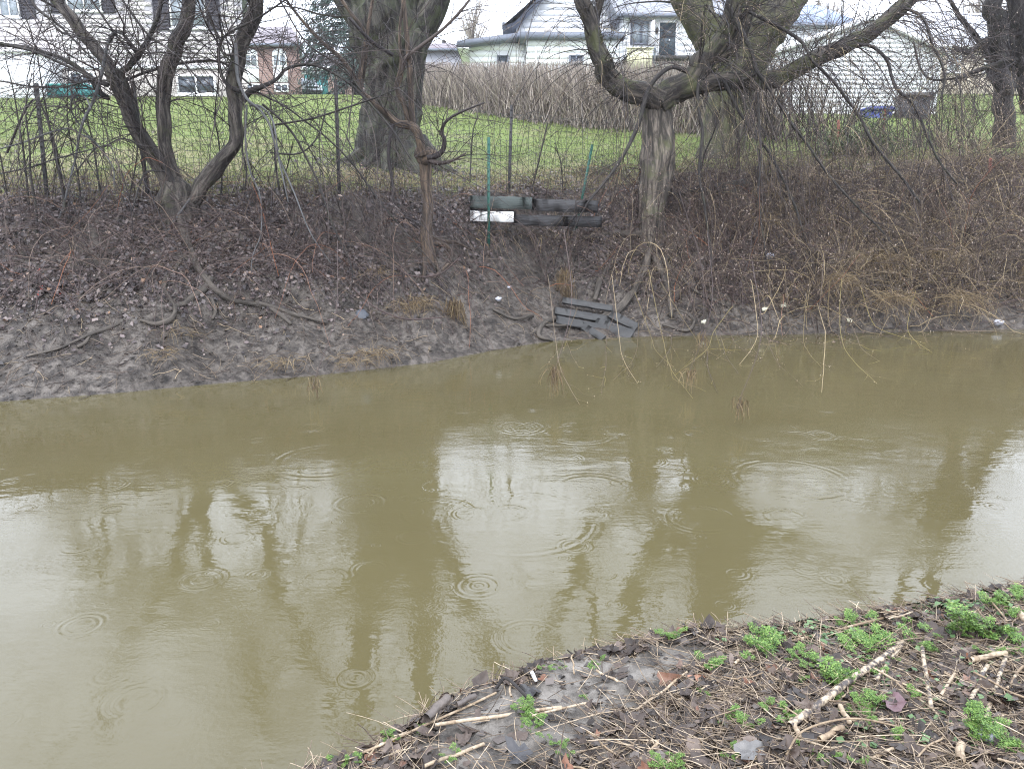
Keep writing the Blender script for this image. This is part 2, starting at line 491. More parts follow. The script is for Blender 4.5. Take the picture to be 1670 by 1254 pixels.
M['timber_dark'] = noise_mat('black wet timber', [(0.3, (0.008, 0.00767, 0.00871)), (0.7, (0.0273, 0.0255, 0.0262))], 6, 0.5, 0.6, 40, stretch=(0.109, 0.364, 1.09))
M['plank'] = noise_mat('grey weathered plank', [(0.3, (0.0196, 0.0196, 0.0196)), (0.7, (0.0485, 0.0474, 0.0462))], 7, 0.7, 0.5, 50, stretch=(0.0924, 0.462, 0.462))
M['white_paint'] = noise_mat('dirty white painted board', [(0.28, (0.22, 0.20, 0.18)), (0.42, (0.6, 0.59, 0.57)), (0.6, (0.72, 0.72, 0.71))], 7, 0.6, 0.2, 60)
M['white_wall'] = flat('white siding paint', (0.80, 0.81, 0.82), 0.55, var=0.04)
M['white_brick'] = island_mat('white painted brick', [(0.0, (0.58, 0.57, 0.58)), (0.5, (0.68, 0.67, 0.68)), (1.0, (0.76, 0.75, 0.75))], rough=0.8, noise=6)
M['mortar'] = flat('grey mortar', (0.42, 0.41, 0.42), 0.9)
M['parging'] = flat('beige grey parging', (0.50, 0.46, 0.42), 0.9)
M['trim_white'] = flat('white trim', (0.82, 0.82, 0.83), 0.45, var=0.03)
M['glass'] = flat('dark window glass', (0.05, 0.06, 0.075), 0.06, 0.6, var=0.3, scale=0.8)
M['glass_pale'] = flat('pale curtained glass', (0.256, 0.288, 0.32), 0.08, 0.6, var=0.25, scale=0.8)
M['shutter'] = flat('black shutter paint', (0.028, 0.0264, 0.036), 0.5)
M['fascia'] = flat('dark slate fascia', (0.143, 0.158, 0.195), 0.5)
M['shingle'] = noise_mat('grey shingles', [(0.3, (0.22, 0.23, 0.26)), (0.7, (0.34, 0.35, 0.38))], 2.5, 0.85, 0.4, 30, stretch=(1, 1, 6))
M['shingle_brown'] = noise_mat('violet brown shingles', [(0.3, (0.16, 0.14, 0.155)), (0.7, (0.26, 0.23, 0.245))], 2.5, 0.85, 0.4, 30, stretch=(1, 1, 6))
M['shingle_pale'] = noise_mat('pale wet shingles', [(0.3, (0.42, 0.43, 0.46)), (0.7, (0.58, 0.59, 0.62))], 2.5, 0.7, 0.4, 30, stretch=(1, 1, 6))
M['stucco'] = flat('grey stucco', (0.38, 0.38, 0.418), 0.9, var=0.08)
M['beige'] = flat('beige siding', (0.50, 0.44, 0.35), 0.8, var=0.07)
M['teal'] = flat('teal paint', (0.035, 0.17, 0.17), 0.5, var=0.25)
M['cream'] = flat('cream boards', (0.55, 0.53, 0.36), 0.6)
M['door_dark'] = flat('dark door paint', (0.05, 0.07, 0.085), 0.4)
M['post_dark'] = flat('dark steel', (0.035, 0.035, 0.036), 0.6)
M['post_green'] = flat('green enamel', (0.02, 0.085, 0.065), 0.45)
M['wire'] = flat('weathered wire', (0.05, 0.055, 0.05), 0.6)
M['blue_bin'] = flat('blue plastic', (0.035, 0.055, 0.22), 0.4)
M['grey_bin'] = flat('charcoal plastic', (0.055, 0.055, 0.062), 0.5)
M['car_paint'] = flat('silver white car paint', (0.58, 0.62, 0.66), 0.25, 0.6, var=0.03)
M['rubber'] = flat('black rubber', (0.025, 0.025, 0.026), 0.8)
M['lamp_glass'] = flat('headlamp glass', (0.75, 0.78, 0.8), 0.1, 0.6)
M['foam'] = flat('pale yellow foam', (0.544, 0.53, 0.408), 0.8)
M['stone'] = flat('blue grey stone', (0.19, 0.20, 0.22), 0.7)
M['disc'] = flat('dark slate', (0.055, 0.06, 0.07), 0.55)
M['pole'] = flat('weathered pole wood', (0.2, 0.18, 0.17), 0.9)
M['rust'] = flat('rust red paint', (0.22, 0.075, 0.06), 0.7)
M['log'] = noise_mat('sodden driftwood', [(0.3, (0.042, 0.035, 0.0315)), (0.7, (0.126, 0.101, 0.084))], 9, 0.5, 0.5, 30)

def brick_wall_mat(name, c1, c2, mortar, s):
    m, nt, b = nodes(name)
    g = nt.nodes.new('ShaderNodeNewGeometry')
    mp = nt.nodes.new('ShaderNodeMapping'); mp.inputs['Rotation'].default_value = (math.pi / 2, 0, 0)
    nt.links.new(g.outputs['Position'], mp.inputs['Vector'])
    t = nt.nodes.new('ShaderNodeTexBrick'); t.inputs['Scale'].default_value = s
    t.inputs['Color1'].default_value = (*c1, 1); t.inputs['Color2'].default_value = (*c2, 1); t.inputs['Mortar'].default_value = (*mortar, 1)
    t.inputs['Mortar Size'].default_value = 0.015
    nt.links.new(mp.outputs[0], t.inputs['Vector']); nt.links.new(t.outputs[0], b.inputs['Base Color'])
    b.inputs['Roughness'].default_value = 0.9
    return m
M['brick_brown'] = brick_wall_mat('red brown brick', (0.20, 0.125, 0.105), (0.26, 0.165, 0.135), (0.30, 0.26, 0.23), 2.0)

# ------------------------------------------------------------------ the ground
def mud_mat(name, wetd, wetl, cscale, bscale, bump, dist, rough=0.5):
    m, nt, b = nodes(name)
    g = nt.nodes.new('ShaderNodeNewGeometry')
    n = nt.nodes.new('ShaderNodeTexNoise'); n.inputs['Scale'].default_value = cscale; n.inputs['Detail'].default_value = 9
    n.inputs['Roughness'].default_value = 0.7; n.inputs['Distortion'].default_value = 0.4
    nt.links.new(g.outputs['Position'], n.inputs['Vector'])
    r = ramp(nt, [(0.36, tuple(x * 0.42 for x in wetd)), (0.46, wetd), (0.58, wetl), (0.75, tuple(x * 1.2 for x in wetl))])
    nt.links.new(n.outputs['Fac'], r.inputs[0])
    n3 = nt.nodes.new('ShaderNodeTexNoise'); n3.inputs['Scale'].default_value = cscale * 0.14; n3.inputs['Detail'].default_value = 4
    nt.links.new(g.outputs['Position'], n3.inputs['Vector'])
    r3 = ramp(nt, [(0.35, (0.62, 0.6, 0.58)), (0.65, (1.15, 1.15, 1.15))])
    nt.links.new(n3.outputs['Fac'], r3.inputs[0])
    mx = nt.nodes.new('ShaderNodeMixRGB'); mx.blend_type = 'MULTIPLY'; mx.inputs[0].default_value = 1
    nt.links.new(r.outputs[0], mx.inputs[1]); nt.links.new(r3.outputs[0], mx.inputs[2])
    nt.links.new(mx.outputs[0], b.inputs['Base Color'])
    n2 = nt.nodes.new('ShaderNodeTexNoise'); n2.inputs['Scale'].default_value = bscale; n2.inputs['Detail'].default_value = 8
    n2.inputs['Roughness'].default_value = 0.65
    nt.links.new(g.outputs['Position'], n2.inputs['Vector'])
    bp = nt.nodes.new('ShaderNodeBump'); bp.inputs['Strength'].default_value = bump; bp.inputs['Distance'].default_value = dist
    nt.links.new(n2.outputs['Fac'], bp.inputs['Height']); nt.links.new(bp.outputs[0], b.inputs['Normal'])
    b.inputs['Roughness'].default_value = rough
    b.inputs['Specular IOR Level'].default_value = 0.4
    return m

M['mud_far'] = mud_mat('grey brown wet mud', (0.052, 0.043, 0.036), (0.128, 0.111, 0.095), 8.5, 8, 1.0, 0.10)
M['mud_near'] = mud_mat('pale silt', (0.105, 0.094, 0.081), (0.195, 0.178, 0.157), 7, 16, 0.9, 0.03, 0.8)

def lawn_mat():
    m, nt, b = nodes('spring lawn')
    g = nt.nodes.new('ShaderNodeNewGeometry')
    n = nt.nodes.new('ShaderNodeTexNoise'); n.inputs['Scale'].default_value = 22; n.inputs['Detail'].default_value = 8; n.inputs['Roughness'].default_value = 0.75
    nt.links.new(g.outputs['Position'], n.inputs['Vector'])
    r = ramp(nt, [(0.3, (0.075, 0.105, 0.03)), (0.5, (0.14, 0.185, 0.055)), (0.72, (0.21, 0.235, 0.09))])
    nt.links.new(n.outputs['Fac'], r.inputs[0])
    n3 = nt.nodes.new('ShaderNodeTexNoise'); n3.inputs['Scale'].default_value = 0.55; n3.inputs['Detail'].default_value = 7; n3.inputs['Roughness'].default_value = 0.65
    nt.links.new(g.outputs['Position'], n3.inputs['Vector'])
    sx = nt.nodes.new('ShaderNodeSeparateXYZ'); nt.links.new(g.outputs['Position'], sx.inputs[0])
    mr = nt.nodes.new('ShaderNodeMapRange'); mr.inputs[1].default_value = 10; mr.inputs[2].default_value = 22; mr.inputs[3].default_value = 0.20; mr.inputs[4].default_value = -0.08
    nt.links.new(sx.outputs['Y'], mr.inputs[0])
    ad = nt.nodes.new('ShaderNodeMath'); nt.links.new(n3.outputs['Fac'], ad.inputs[0]); nt.links.new(mr.outputs[0], ad.inputs[1])
    r3 = ramp(nt, [(0.46, (0, 0, 0)), (0.68, (1, 1, 1))])
    nt.links.new(ad.outputs[0], r3.inputs[0])
    n4 = nt.nodes.new('ShaderNodeTexNoise'); n4.inputs['Scale'].default_value = 30; n4.inputs['Detail'].default_value = 5
    nt.links.new(g.outputs['Position'], n4.inputs['Vector'])
    r4 = ramp(nt, [(0.3, (0.13, 0.11, 0.065)), (0.7, (0.29, 0.25, 0.15))])
    nt.links.new(n4.outputs['Fac'], r4.inputs[0])
    mx = nt.nodes.new('ShaderNodeMixRGB'); nt.links.new(r3.outputs[0], mx.inputs[0]); nt.links.new(r.outputs[0], mx.inputs[1]); nt.links.new(r4.outputs[0], mx.inputs[2])
    nt.links.new(mx.outputs[0], b.inputs['Base Color'])
    b.inputs['Roughness'].default_value = 0.9; b.inputs['Specular IOR Level'].default_value = 0.15
    bp = nt.nodes.new('ShaderNodeBump'); bp.inputs['Strength'].default_value = 0.8; bp.inputs['Distance'].default_value = 0.05
    nt.links.new(n.outputs['Fac'], bp.inputs['Height']); nt.links.new(bp.outputs[0], b.inputs['Normal'])
    return m
M['lawn'] = lawn_mat()

def grid_obj(name, X, Y, Z, mat, kind='structure'):
    a, b = X.shape
    V = np.stack([X, Y, Z], -1).reshape(-1, 3)
    i = (np.arange(a - 1)[:, None] * b + np.arange(b - 1)[None]).ravel()
    F = np.stack([i, i + b, i + b + 1, i + 1], -1)
    return obj(name, make_mesh(name, V, [F], mat, True), kind=kind)

xs_bank = np.concatenate([-np.geomspace(300, 13.5, 24), np.arange(-13, 16, 0.05), np.geomspace(16.3, 300, 24)])
s_bank = np.concatenate([[-0.6, -0.3, -0.12], np.arange(0, BW + .06, 0.05), [BW + .1, BW + .2]])
X, S = np.meshgrid(xs_bank, s_bank, indexing='ij')
Y = yw(X) + S
grid_obj('far_bank', X, Y, height(X, Y), M['mud_far'])
xs_l = np.concatenate([-np.geomspace(300, 13.5, 24), np.arange(-13, 16, 0.2), np.geomspace(16.3, 300, 24)])
t_l = np.concatenate([[-0.22], np.linspace(0, 1, 140) ** 1.6 * 95, [110, 200, 600]])
X, S = np.meshgrid(xs_l, t_l, indexing='ij')
Y = yw(X) + BW + .2 + S
grid_obj('lawn', X, Y, height(X, Y) - np.where(S < -0.1, 0.10, 0), M['lawn'])
xs_n = np.concatenate([-np.geomspace(300, 3.2, 30), np.arange(-3, 5.5, 0.02), np.geomspace(5.7, 300, 30)])
d_n = np.concatenate([[-0.4, -0.15, -0.05], np.arange(0, 2.4, 0.02), [2.6, 3, 4, 6, 10, 30, 100, 300]])
X, D = np.meshgrid(xs_n, d_n, indexing='ij')
Y = yn(X) - D
near_bank = grid_obj('near_bank', X[:, ::-1], Y[:, ::-1], height(X, Y)[:, ::-1], M['mud_near'])

# ------------------------------------------------------------------ the stream
def water_mat():
    m, nt, b = nodes('muddy rain pocked water')
    L = nt.links.new
    g = nt.nodes.new('ShaderNodeNewGeometry')
    pos = g.outputs['Position']
    def math_(op, a, b_=None, c=None):
        n = nt.nodes.new('ShaderNodeMath'); n.operation = op
        for k, v in enumerate((a, b_, c)):
            if v is None: continue
            if isinstance(v, (int, float)): n.inputs[k].default_value = v
            else: L(v, n.inputs[k])
        return n.outputs[0]
    sx = nt.nodes.new('ShaderNodeSeparateXYZ'); L(pos, sx.inputs[0])
    total = None
    def add(v):
        nonlocal total
        total = v if total is None else math_('ADD', total, v)
    def ring(dist, r0, width, lam, amp):
        q = math_('DIVIDE', math_('SUBTRACT', dist, r0), width)
        e = math_('POWER', 2.718, math_('MULTIPLY', math_('MULTIPLY', q, q), -1.0))
        s = math_('SINE', math_('MULTIPLY', math_('SUBTRACT', dist, r0), 6.2832 / lam))
        return math_('MULTIPLY', math_('MULTIPLY', e, s), amp)
    # the widest rings of the drops that fell last
    for px, py, rx, lam, amp in [(850, 697, 36, .06, 1.0), (945, 708, 50, .06, 1.0), (965, 795, 60, .07, 1.3), (530, 750, 80, .08, .9),
                                 (845, 850, 120, .07, .55), (1075, 925, 30, .045, .9), (1305, 712, 26, .05, 1.0), (590, 820, 36, .05, .9),
                                 (1290, 780, 90, .07, .7), (185, 830, 18, .04, .8), (330, 945, 30, .04, .8), (780, 955, 30, .04, .9), (1640, 764, 22, .05, .8),
                                 (1625, 735, 24, .05, .8), (1240, 700, 60, .06, .9), (580, 1105, 18, .03, .7)]:
        c = on_water(px, py)
        R = rx / FPX * math.hypot(c[1], EYE)
        dx, dy = math_('SUBTRACT', sx.outputs[0], float(c[0])), math_('SUBTRACT', sx.outputs[1], float(c[1]))
        d = math_('SQRT', math_('ADD', math_('MULTIPLY', dx, dx), math_('MULTIPLY', dy, dy)))
        add(ring(d, R, lam * 0.9, lam, 0.0008 * amp))
        if rx < 50: add(ring(d, R * 0.55, lam * 0.7, lam * 0.7, 0.0005 * amp))
    # many smaller ones, one in each cell
    for sc, rmax, lam, amp, w in [(1.1, 0.26, 0.05, 0.0007, 0.045), (2.3, 0.12, 0.03, 0.00042, 0.03), (2.0, 0.15, 0.035, 0.0005, 0.03), (5.5, 0.05, 0.018, 0.0002, 0.016)]:
        mp = nt.nodes.new('ShaderNodeMapping'); mp.inputs['Location'].default_value = (sc * 3.7, sc * 1.3, 0)
        L(pos, mp.inputs['Vector'])
        v = nt.nodes.new('ShaderNodeTexVoronoi'); v.voronoi_dimensions = '2D'; v.inputs['Scale'].default_value = sc
        L(mp.outputs[0], v.inputs['Vector'])
        d = math_('DIVIDE', v.outputs['Distance'], sc)
        sc2 = nt.nodes.new('ShaderNodeSeparateColor'); L(v.outputs['Color'], sc2.inputs[0])
        r0 = math_('MULTIPLY', sc2.outputs[0], rmax)
        on = math_('GREATER_THAN', sc2.outputs[1], 0.70)
        add(math_('MULTIPLY', ring(d, r0, w, lam, amp), on))
    nm = nt.nodes.new('ShaderNodeTexNoise'); nm.inputs['Scale'].default_value = 1.9; nm.inputs['Detail'].default_value = 2
    L(pos, nm.inputs['Vector'])
    rm = ramp(nt, [(0.40, (0.0, 0.0, 0.0)), (0.62, (1, 1, 1))]); L(nm.outputs['Fac'], rm.inputs[0])
    total = math_('MULTIPLY', total, rm.outputs[0])
    def nz(scale, amp, stretch, detail=3):
        mp = nt.nodes.new('ShaderNodeMapping'); mp.inputs['Scale'].default_value = stretch
        mp.inputs['Rotation'].default_value = (0, 0, 0.25)
        L(pos, mp.inputs['Vector'])
        n = nt.nodes.new('ShaderNodeTexNoise'); n.inputs['Scale'].default_value = scale; n.inputs['Detail'].default_value = detail
        L(mp.outputs[0], n.inputs['Vector'])
        add(math_('MULTIPLY', n.outputs['Fac'], amp))
        return n
    nz(2.2, 0.0045, (0.8, 1.2, 1), 2)
    nz(15.0, 0.0005, (0.35, 1.7, 1), 2)
    nz(9.0, 0.0009, (0.8, 1.3, 1), 3)
    n = nt.nodes.new('ShaderNodeTexNoise'); n.inputs['Scale'].default_value = 1.1; n.inputs['Detail'].default_value = 4
    L(pos, n.inputs['Vector'])
    rip = ramp(nt, [(0.42, (0, 0, 0)), (0.62, (1, 1, 1))]); L(n.outputs['Fac'], rip.inputs[0])
    n5 = nt.nodes.new('ShaderNodeTexNoise'); n5.inputs['Scale'].default_value = 42; n5.inputs['Detail'].default_value = 3
    L(pos, n5.inputs['Vector'])
    add(math_('MULTIPLY', math_('MULTIPLY', n5.outputs['Fac'], rip.outputs[0]), 0.0009))
    bp = nt.nodes.new('ShaderNodeBump'); bp.inputs['Strength'].default_value = 1.0; bp.inputs['Distance'].default_value = 1.0
    L(total, bp.inputs['Height']); L(bp.outputs[0], b.inputs['Normal'])
    n2 = nt.nodes.new('ShaderNodeTexNoise'); n2.inputs['Scale'].default_value = 0.7; n2.inputs['Detail'].default_value = 5
    L(pos, n2.inputs['Vector'])
    r = ramp(nt, [(0.3, (0.076, 0.064, 0.030)), (0.7, (0.086, 0.074, 0.036))])
    L(n2.outputs['Fac'], r.inputs[0]); L(r.outputs[0], b.inputs['Base Color'])
    rr = nt.nodes.new('ShaderNodeMapRange'); rr.inputs[3].default_value = 0.02; rr.inputs[4].default_value = 0.07
    L(rip.outputs[0], rr.inputs[0]); L(rr.outputs[0], b.inputs['Roughness'])
    b.inputs['IOR'].default_value = 1.39
    return m
M['water'] = water_mat()
xs_w = np.concatenate([-np.geomspace(300, 12.5, 20), np.arange(-12, 16, 0.25), np.geomspace(16.3, 300, 20)])
T = np.linspace(0, 1, 30)
X, TT = np.meshgrid(xs_w, T, indexing='ij')
Y = (yn(X) - 0.35) * (1 - TT) + (yw(X) + 0.55) * TT
grid_obj('stream_water', X, Y, X * 0, M['water'])

# ------------------------------------------------------------------ houses
def rect(px0, py0, px1, py1, Y):
    cy = (py0 + py1) / 2
    x0, x1 = at(px0, cy, Y)[0], at(px1, cy, Y)[0]
    return x0, x1, at(0, py1, Y)[2], at(0, py0, Y)[2]

def boxp(name, mat, parent, x0, x1, y0, y1, z0, z1, bevel=0):
    mb = MB(); mb.box(x0, x1, y0, y1, z0, z1)
    return mb.obj(name, mat, parent)

def window(parent, r, Y, bars=1, arch=False, frame='trim_white', pane='glass', fw=0.06, sill=True):
    """a frame proud of the wall at depth Y, panes behind it, a sill below; r = x0, x1, z0, z1"""
    x0, x1, z0, z1 = r
    mb = MB()
    y0, y1 = Y - 0.05, Y + 0.02
    mb.box(x0, x0 + fw, y0, y1, z0, z1); mb.box(x1 - fw, x1, y0, y1, z0, z1)
    mb.box(x0 + fw, x1 - fw, y0, y1, z0, z0 + fw); mb.box(x0 + fw, x1 - fw, y0, y1, z1 - fw, z1)
    for i in range(bars):
        xm = x0 + (x1 - x0) * (i + 1) / (bars + 1)
        mb.box(xm - fw * 0.4, xm + fw * 0.4, y0 + 0.005, y1 - 0.003, z0 + fw, z1 - fw)
    w = mb.obj('window', M[frame], parent)
    for i in range(bars + 1):
        a = x0 + fw + (x1 - x0 - 2 * fw) * i / (bars + 1); c = x0 + fw + (x1 - x0 - 2 * fw) * (i + 1) / (bars + 1)
        boxp('pane', M[pane], w, a + fw * 0.2, c - fw * 0.2, Y - 0.02, Y - 0.008, z0 + fw, z1 - fw)
    if sill:
        boxp('sill', M[frame], w, x0 - 0.06, x1 + 0.06, Y - 0.09, Y + 0.01, z0 - 0.06, z0 - 0.003)
    return w

def shutter(parent, r, Y):
    x0, x1, z0, z1 = r
    mb = MB()
    mb.box(x0, x0 + 0.05, Y - 0.05, Y - 0.006, z0, z1); mb.box(x1 - 0.05, x1, Y - 0.05, Y - 0.006, z0, z1)
    mb.box(x0 + 0.05, x1 - 0.05, Y - 0.05, Y - 0.006, z0, z0 + 0.06); mb.box(x0 + 0.05, x1 - 0.05, Y - 0.05, Y - 0.006, z1 - 0.06, z1)
    mb.box(x0 + 0.05, x1 - 0.05, Y - 0.02, Y - 0.006, z0 + 0.06, z1 - 0.06)
    n = int((z1 - z0 - 0.12) / 0.055)
    for i in range(n):
        z = z0 + 0.07 + i * 0.055
        V = [(x0 + 0.052, Y - 0.045, z), (x1 - 0.052, Y - 0.045, z), (x1 - 0.052, Y - 0.022, z + 0.05), (x0 + 0.052, Y - 0.022, z + 0.05)]
        mb.add(V, [(0, 1, 2, 3)])
    return mb.obj('shutter', M['shutter'], parent)

# --- white brick house on the left
YA = 34.0
xr = at(398, 60, YA)[0]
xl = at(-250, 60, YA)[0]
zg = 2 + 0.128 * YA
z_top = at(0, -24, YA)[2]
z_f = at(0, 112, YA)[2]                          # where the brick ends above the foundation
house = empty('white_brick_house', (xl, YA, zg - 0.6), 'two storey white painted brick house with black louvred shutters', 'house')
def plan_box(name, mat, parent, x0, x1, y0, y1, x1b, z0, z1):
    """a wall block whose right side runs back along its own line (the house stands at an angle)"""
    V = [(x0, y0, z0), (x1, y0, z0), (x1b, y1, z0), (x0, y1, z0), (x0, y0, z1), (x1, y0, z1), (x1b, y1, z1), (x0, y1, z1)]
    mb = MB(); mb.add(V, [(0, 3, 2, 1), (4, 5, 6, 7), (0, 1, 5, 4), (1, 2, 6, 5), (2, 3, 7, 6), (3, 0, 4, 7)])
    return mb.obj(name, mat, parent)
xrb = xr * (YA + 9) / YA - 0.25
plan_box('wall', M['mortar'], house, xl, xr, YA + 0.02, YA + 9, xrb, z_f + 0.001, z_top)
plan_box('foundation', M['parging'], house, xl + 0.01, xr - 0.02, YA + 0.035, YA + 8.98, xrb - 0.02, zg - 0.8, z_f)
boxp('foundation_trim', M['trim_white'], house, xl + 0.3, xr - 0.01, YA - 0.03, YA + 0.019, at(0, 113, YA)[2], at(0, 107, YA)[2])
mb = MB()
ov = 0.4
V = [(xl - ov, YA - .5, z_top), (xr + ov, YA - .5, z_top), (xrb + ov, YA + 9.5, z_top), (xl - ov, YA + 9.5, z_top),
     (xl - ov, YA - .5, z_top + .18), (xr + ov, YA - .5, z_top + .18), (xrb + ov, YA + 9.5, z_top + .18), (xl - ov, YA + 9.5, z_top + .18),
     (xl + 3, YA + 4.5, z_top + 1.7), ((xr + xrb) / 2 - 2.6, YA + 4.5, z_top + 1.7)]
mb.add(V, [(0, 3, 2, 1), (0, 1, 5, 4), (1, 2, 6, 5), (2, 3, 7, 6), (3, 0, 4, 7), (4, 5, 9, 8), (6, 7, 8, 9)])
mb.F[3].append(np.array([(5, 6, 9), (7, 4, 8)]) + mb.n - 10)
mb.obj('roof', M['shingle'], house)
holes = []
for (a, b, c, d, sl, sr) in [(-2, -14, 31, 29, (-40, -4), (33, 57)), (108, -16, 165, 19, (83, 107), (166, 187)), (277, -14, 336, 47, (250, 276), (337, 359))]:
    r = rect(a, b, c, d, YA)
    window(house, r, YA, 1, pane='glass_pale')
    for s_ in (sl, sr):
        q = rect(s_[0], b, s_[1], d + 3, YA)
        shutter(house, q, YA)
    holes.append((r[0] - 0.05, r[1] + 0.05, r[2] - 0.05, r[3] + 0.05))
    for s_ in (sl, sr):
        q = rect(s_[0], b, s_[1], d + 3, YA); holes.append(q)
r = rect(288, 122, 352, 155, YA); window(house, r, YA + 0.03, 1, fw=0.08)
r = rect(112, 117, 156, 141, YA); window(house, r, YA + 0.03, 1, fw=0.09)
# single bricks: the ones in sight each an object, the rest of the wall joined
BL, BH, GAP = 0.56, 0.165, 0.018
bm_ = MB(); bm_.box(-BL / 2 + GAP, BL / 2 - GAP / 2, -0.022, 0.012, -BH / 2 + GAP / 2, BH / 2 - GAP / 2)
brick_me = bm_.mesh('brick', M['white_brick'])
rest = MB(); count = 0
nrow = int((z_top - z_f - 0.05) / BH)
org = parent_world(house)
cand = []
for j in range(nrow):
    z = z_f + 0.06 + BH * (j + 0.5)
    if z + BH / 2 > z_top: continue
    x = xl + BL * (0.55 if j % 2 else 1.05)
    while x < xr - BL * 0.5:
        if not any(h0 < x + BL / 2 and x - BL / 2 < h1 and h2 < z + BH / 2 and z - BH / 2 < h3 for h0, h1, h2, h3 in holes):
            px = CX + FPX * x / (YA * CP - (z - EYE) * SP)
            cand.append((z > at(0, 0, YA)[2] or px < 0, x, z))
        x += BL
cand.sort(key=lambda t: (t[0], t[2]))
for k, (out, x, z) in enumerate(cand):
    dy = rng.uniform(-0.006, 0.006)
    if k < 300 and not out:
        obj('brick', brick_me, house, (x - org[0], YA + dy - org[1], z - org[2]))
    else:
        rest.box(x - BL / 2 + GAP, x + BL / 2 - GAP / 2, YA - 0.022 + dy, YA + 0.012, z - BH / 2 + GAP / 2, z + BH / 2 - GAP / 2)
rest.obj('brickwork', M['white_brick'], house, kind='stuff')
# its white wing, nearer than the brick front
wx0, wx1 = at(-250, 130, 32.0)[0], at(57, 130, 32.0)[0]
wt = at(0, 87, 32.0)[2]
boxp('wing_wall', M['white_wall'], house, wx0, wx1, 32.0, YA - 0.03, zg - 1.1, wt)
boxp('wing_cap', M['trim_white'], house, wx0 - 0.1, wx1 + 0.06, 31.92, YA - 0.03, wt + 0.002, wt + 0.12)

# --- teal garden box by its foundation
gx0, gx1 = at(76, 150, 33.0)[0], at(158, 150, 33.0)[0]
gz = hz((gx0 + gx1) / 2, 33.0)
box_t = empty('garden_box', ((gx0 + gx1) / 2, 33.0, gz), 'long low teal wooden box lying on the lawn against the white brick house', 'garden box')
gt = at(0, 142, 33.0)[2]
mb = MB(); mb.prism([(gx0 + 0.12, gz - 0.1), (gx1 - 0.12, gz - 0.1), (gx1, gt), (gx0, gt)], 32.7, 33.4); mb.obj('body', M['teal'], box_t)
mb = MB(); mb.box(gx0 - 0.04, gx1 - 0.2, 32.65, 33.45, gt + 0.004, gt + 0.07); mb.obj('rim', flat('pale teal paint', (0.07, 0.30, 0.28)), box_t)

# --- brown brick house with arched windows
YB = 62.0
xr, xl = at(490, 110, YB)[0], at(300, 110, YB)[0]
zb, ze = at(0, 162, YB)[2], at(0, 77, YB)[2]
hb = empty('brown_brick_house', (xl, YB, zb), 'red brown brick house with arched white windows and grey violet roof', 'house')
xrb = xr * (YB + 9) / YB - .3
plan_box('wall', M['brick_brown'], hb, xl, xr, YB, YB + 9, xrb, zb - 1.5, ze)
mb = MB()
zr = at(0, 42, YB + 4)[2]
e = 0.35
V = [(xl - e, YB - e, ze), (xr + e, YB - e, ze), (xrb + e, YB + 9 + e, ze), (xl - e, YB + 9 + e, ze),
     (xl - e, YB - e, ze + 0.2), (xr + e, YB - e, ze + 0.2), (xrb + e, YB + 9 + e, ze + 0.2), (xl - e, YB + 9 + e, ze + 0.2),
     (xl - e, YB + 4.5, zr), (at(474, 42, YB + 4.5)[0], YB + 4.5, zr)]
mb.add(V, [(0, 1, 2, 3)]); o_ = mb.n - 10
mb.F[4].append(np.array([(0, 4, 5, 1), (1, 5, 6, 2), (2, 6, 7, 3), (3, 7, 4, 0), (4, 8, 9, 5), (6, 9, 8, 7)]) + o_)
mb.F[3].append(np.array([(5, 9, 6), (4, 7, 8)]) + o_)
mb.obj('roof', M['shingle_brown'], hb)
boxp('gutter', M['fascia'], hb, xl - 0.4, xr + 0.4, YB - 0.52, YB - 0.36, ze - 0.02, ze + 0.17)
for a, c in [(398, 421), (445, 468)]:
    x0, x1, z0, z1 = rect(a, 89, c, 110, YB)
    window(hb, (x0, x1, z0, z1), YB - 0.06, 1, pane='glass_pale', fw=0.1)
    mb = MB()
    n = 10; pts = [(x1, z1 + 0.003), (x0, z1 + 0.003)][::-1]
    arc = [((x0 + x1) / 2 - (x1 - x0) / 2 * math.cos(math.pi * i / n), z1 + 0.01 + (at(0, 80, YB)[2] - z1) * math.sin(math.pi * i / n)) for i in range(n + 1)]
    mb.prism(arc[::-1], YB - 0.08, YB - 0.005); mb.obj('arch_panel', M['trim_white'], hb)
    boxp('panel', M['trim_white'], hb, x0, x1, YB - 0.07, YB - 0.005, at(0, 135, YB)[2], z0 - 0.07)
    x0, x1, z0, z1 = rect(a + 3, 137, c + 3, 151, YB)
    window(hb, (x0, x1, z0, z1), YB - 0.06, 1, fw=0.1, sill=False)

# --- low garage beyond with teal door, and the parked car
YG = 82.0
g0, g1 = at(488, 120, YG)[0], at(575, 120, YG)[0]
zg0, zge = 2 + 0.128 * YG - 0.3, at(0, 113, YG)[2]
gar = empty('low_garage', (g0, YG, zg0), 'low brown roofed garage with teal door beyond the parked car', 'garage')
boxp('wall', M['brick_brown'], gar, g0, g1, YG, YG + 8, zg0 - 1, zge)
mb = MB(); zr = at(0, 89, YG + 4)[2]
V = [(g0 - .4, YG - .4, zge + .003), (g1 + .4, YG - .4, zge + .003), (g1 + .4, YG + 8.4, zge + .003), (g0 - .4, YG + 8.4, zge + .003), (g0 - .4, YG + 4, zr), (g1 + .4, YG + 4, zr)]
mb.add(V, [(0, 3, 2, 1), (0, 1, 5, 4), (2, 3, 4, 5)]); mb.F[3].append(np.array([(0, 4, 3), (1, 2, 5)]) + mb.n - 6)
mb.obj('roof', M['shingle_brown'], gar)
boxp('fascia', M['trim_white'], gar, g0 - .4, g1 + .4, YG - .5, YG - .41, zge - .15, zge + .15)
x0, x1, z0, z1 = rect(497, 122, 535, 158, YG)
d_ = boxp('door', M['teal'], gar, x0, x1, YG - 0.06, YG - 0.004, z0, z1)
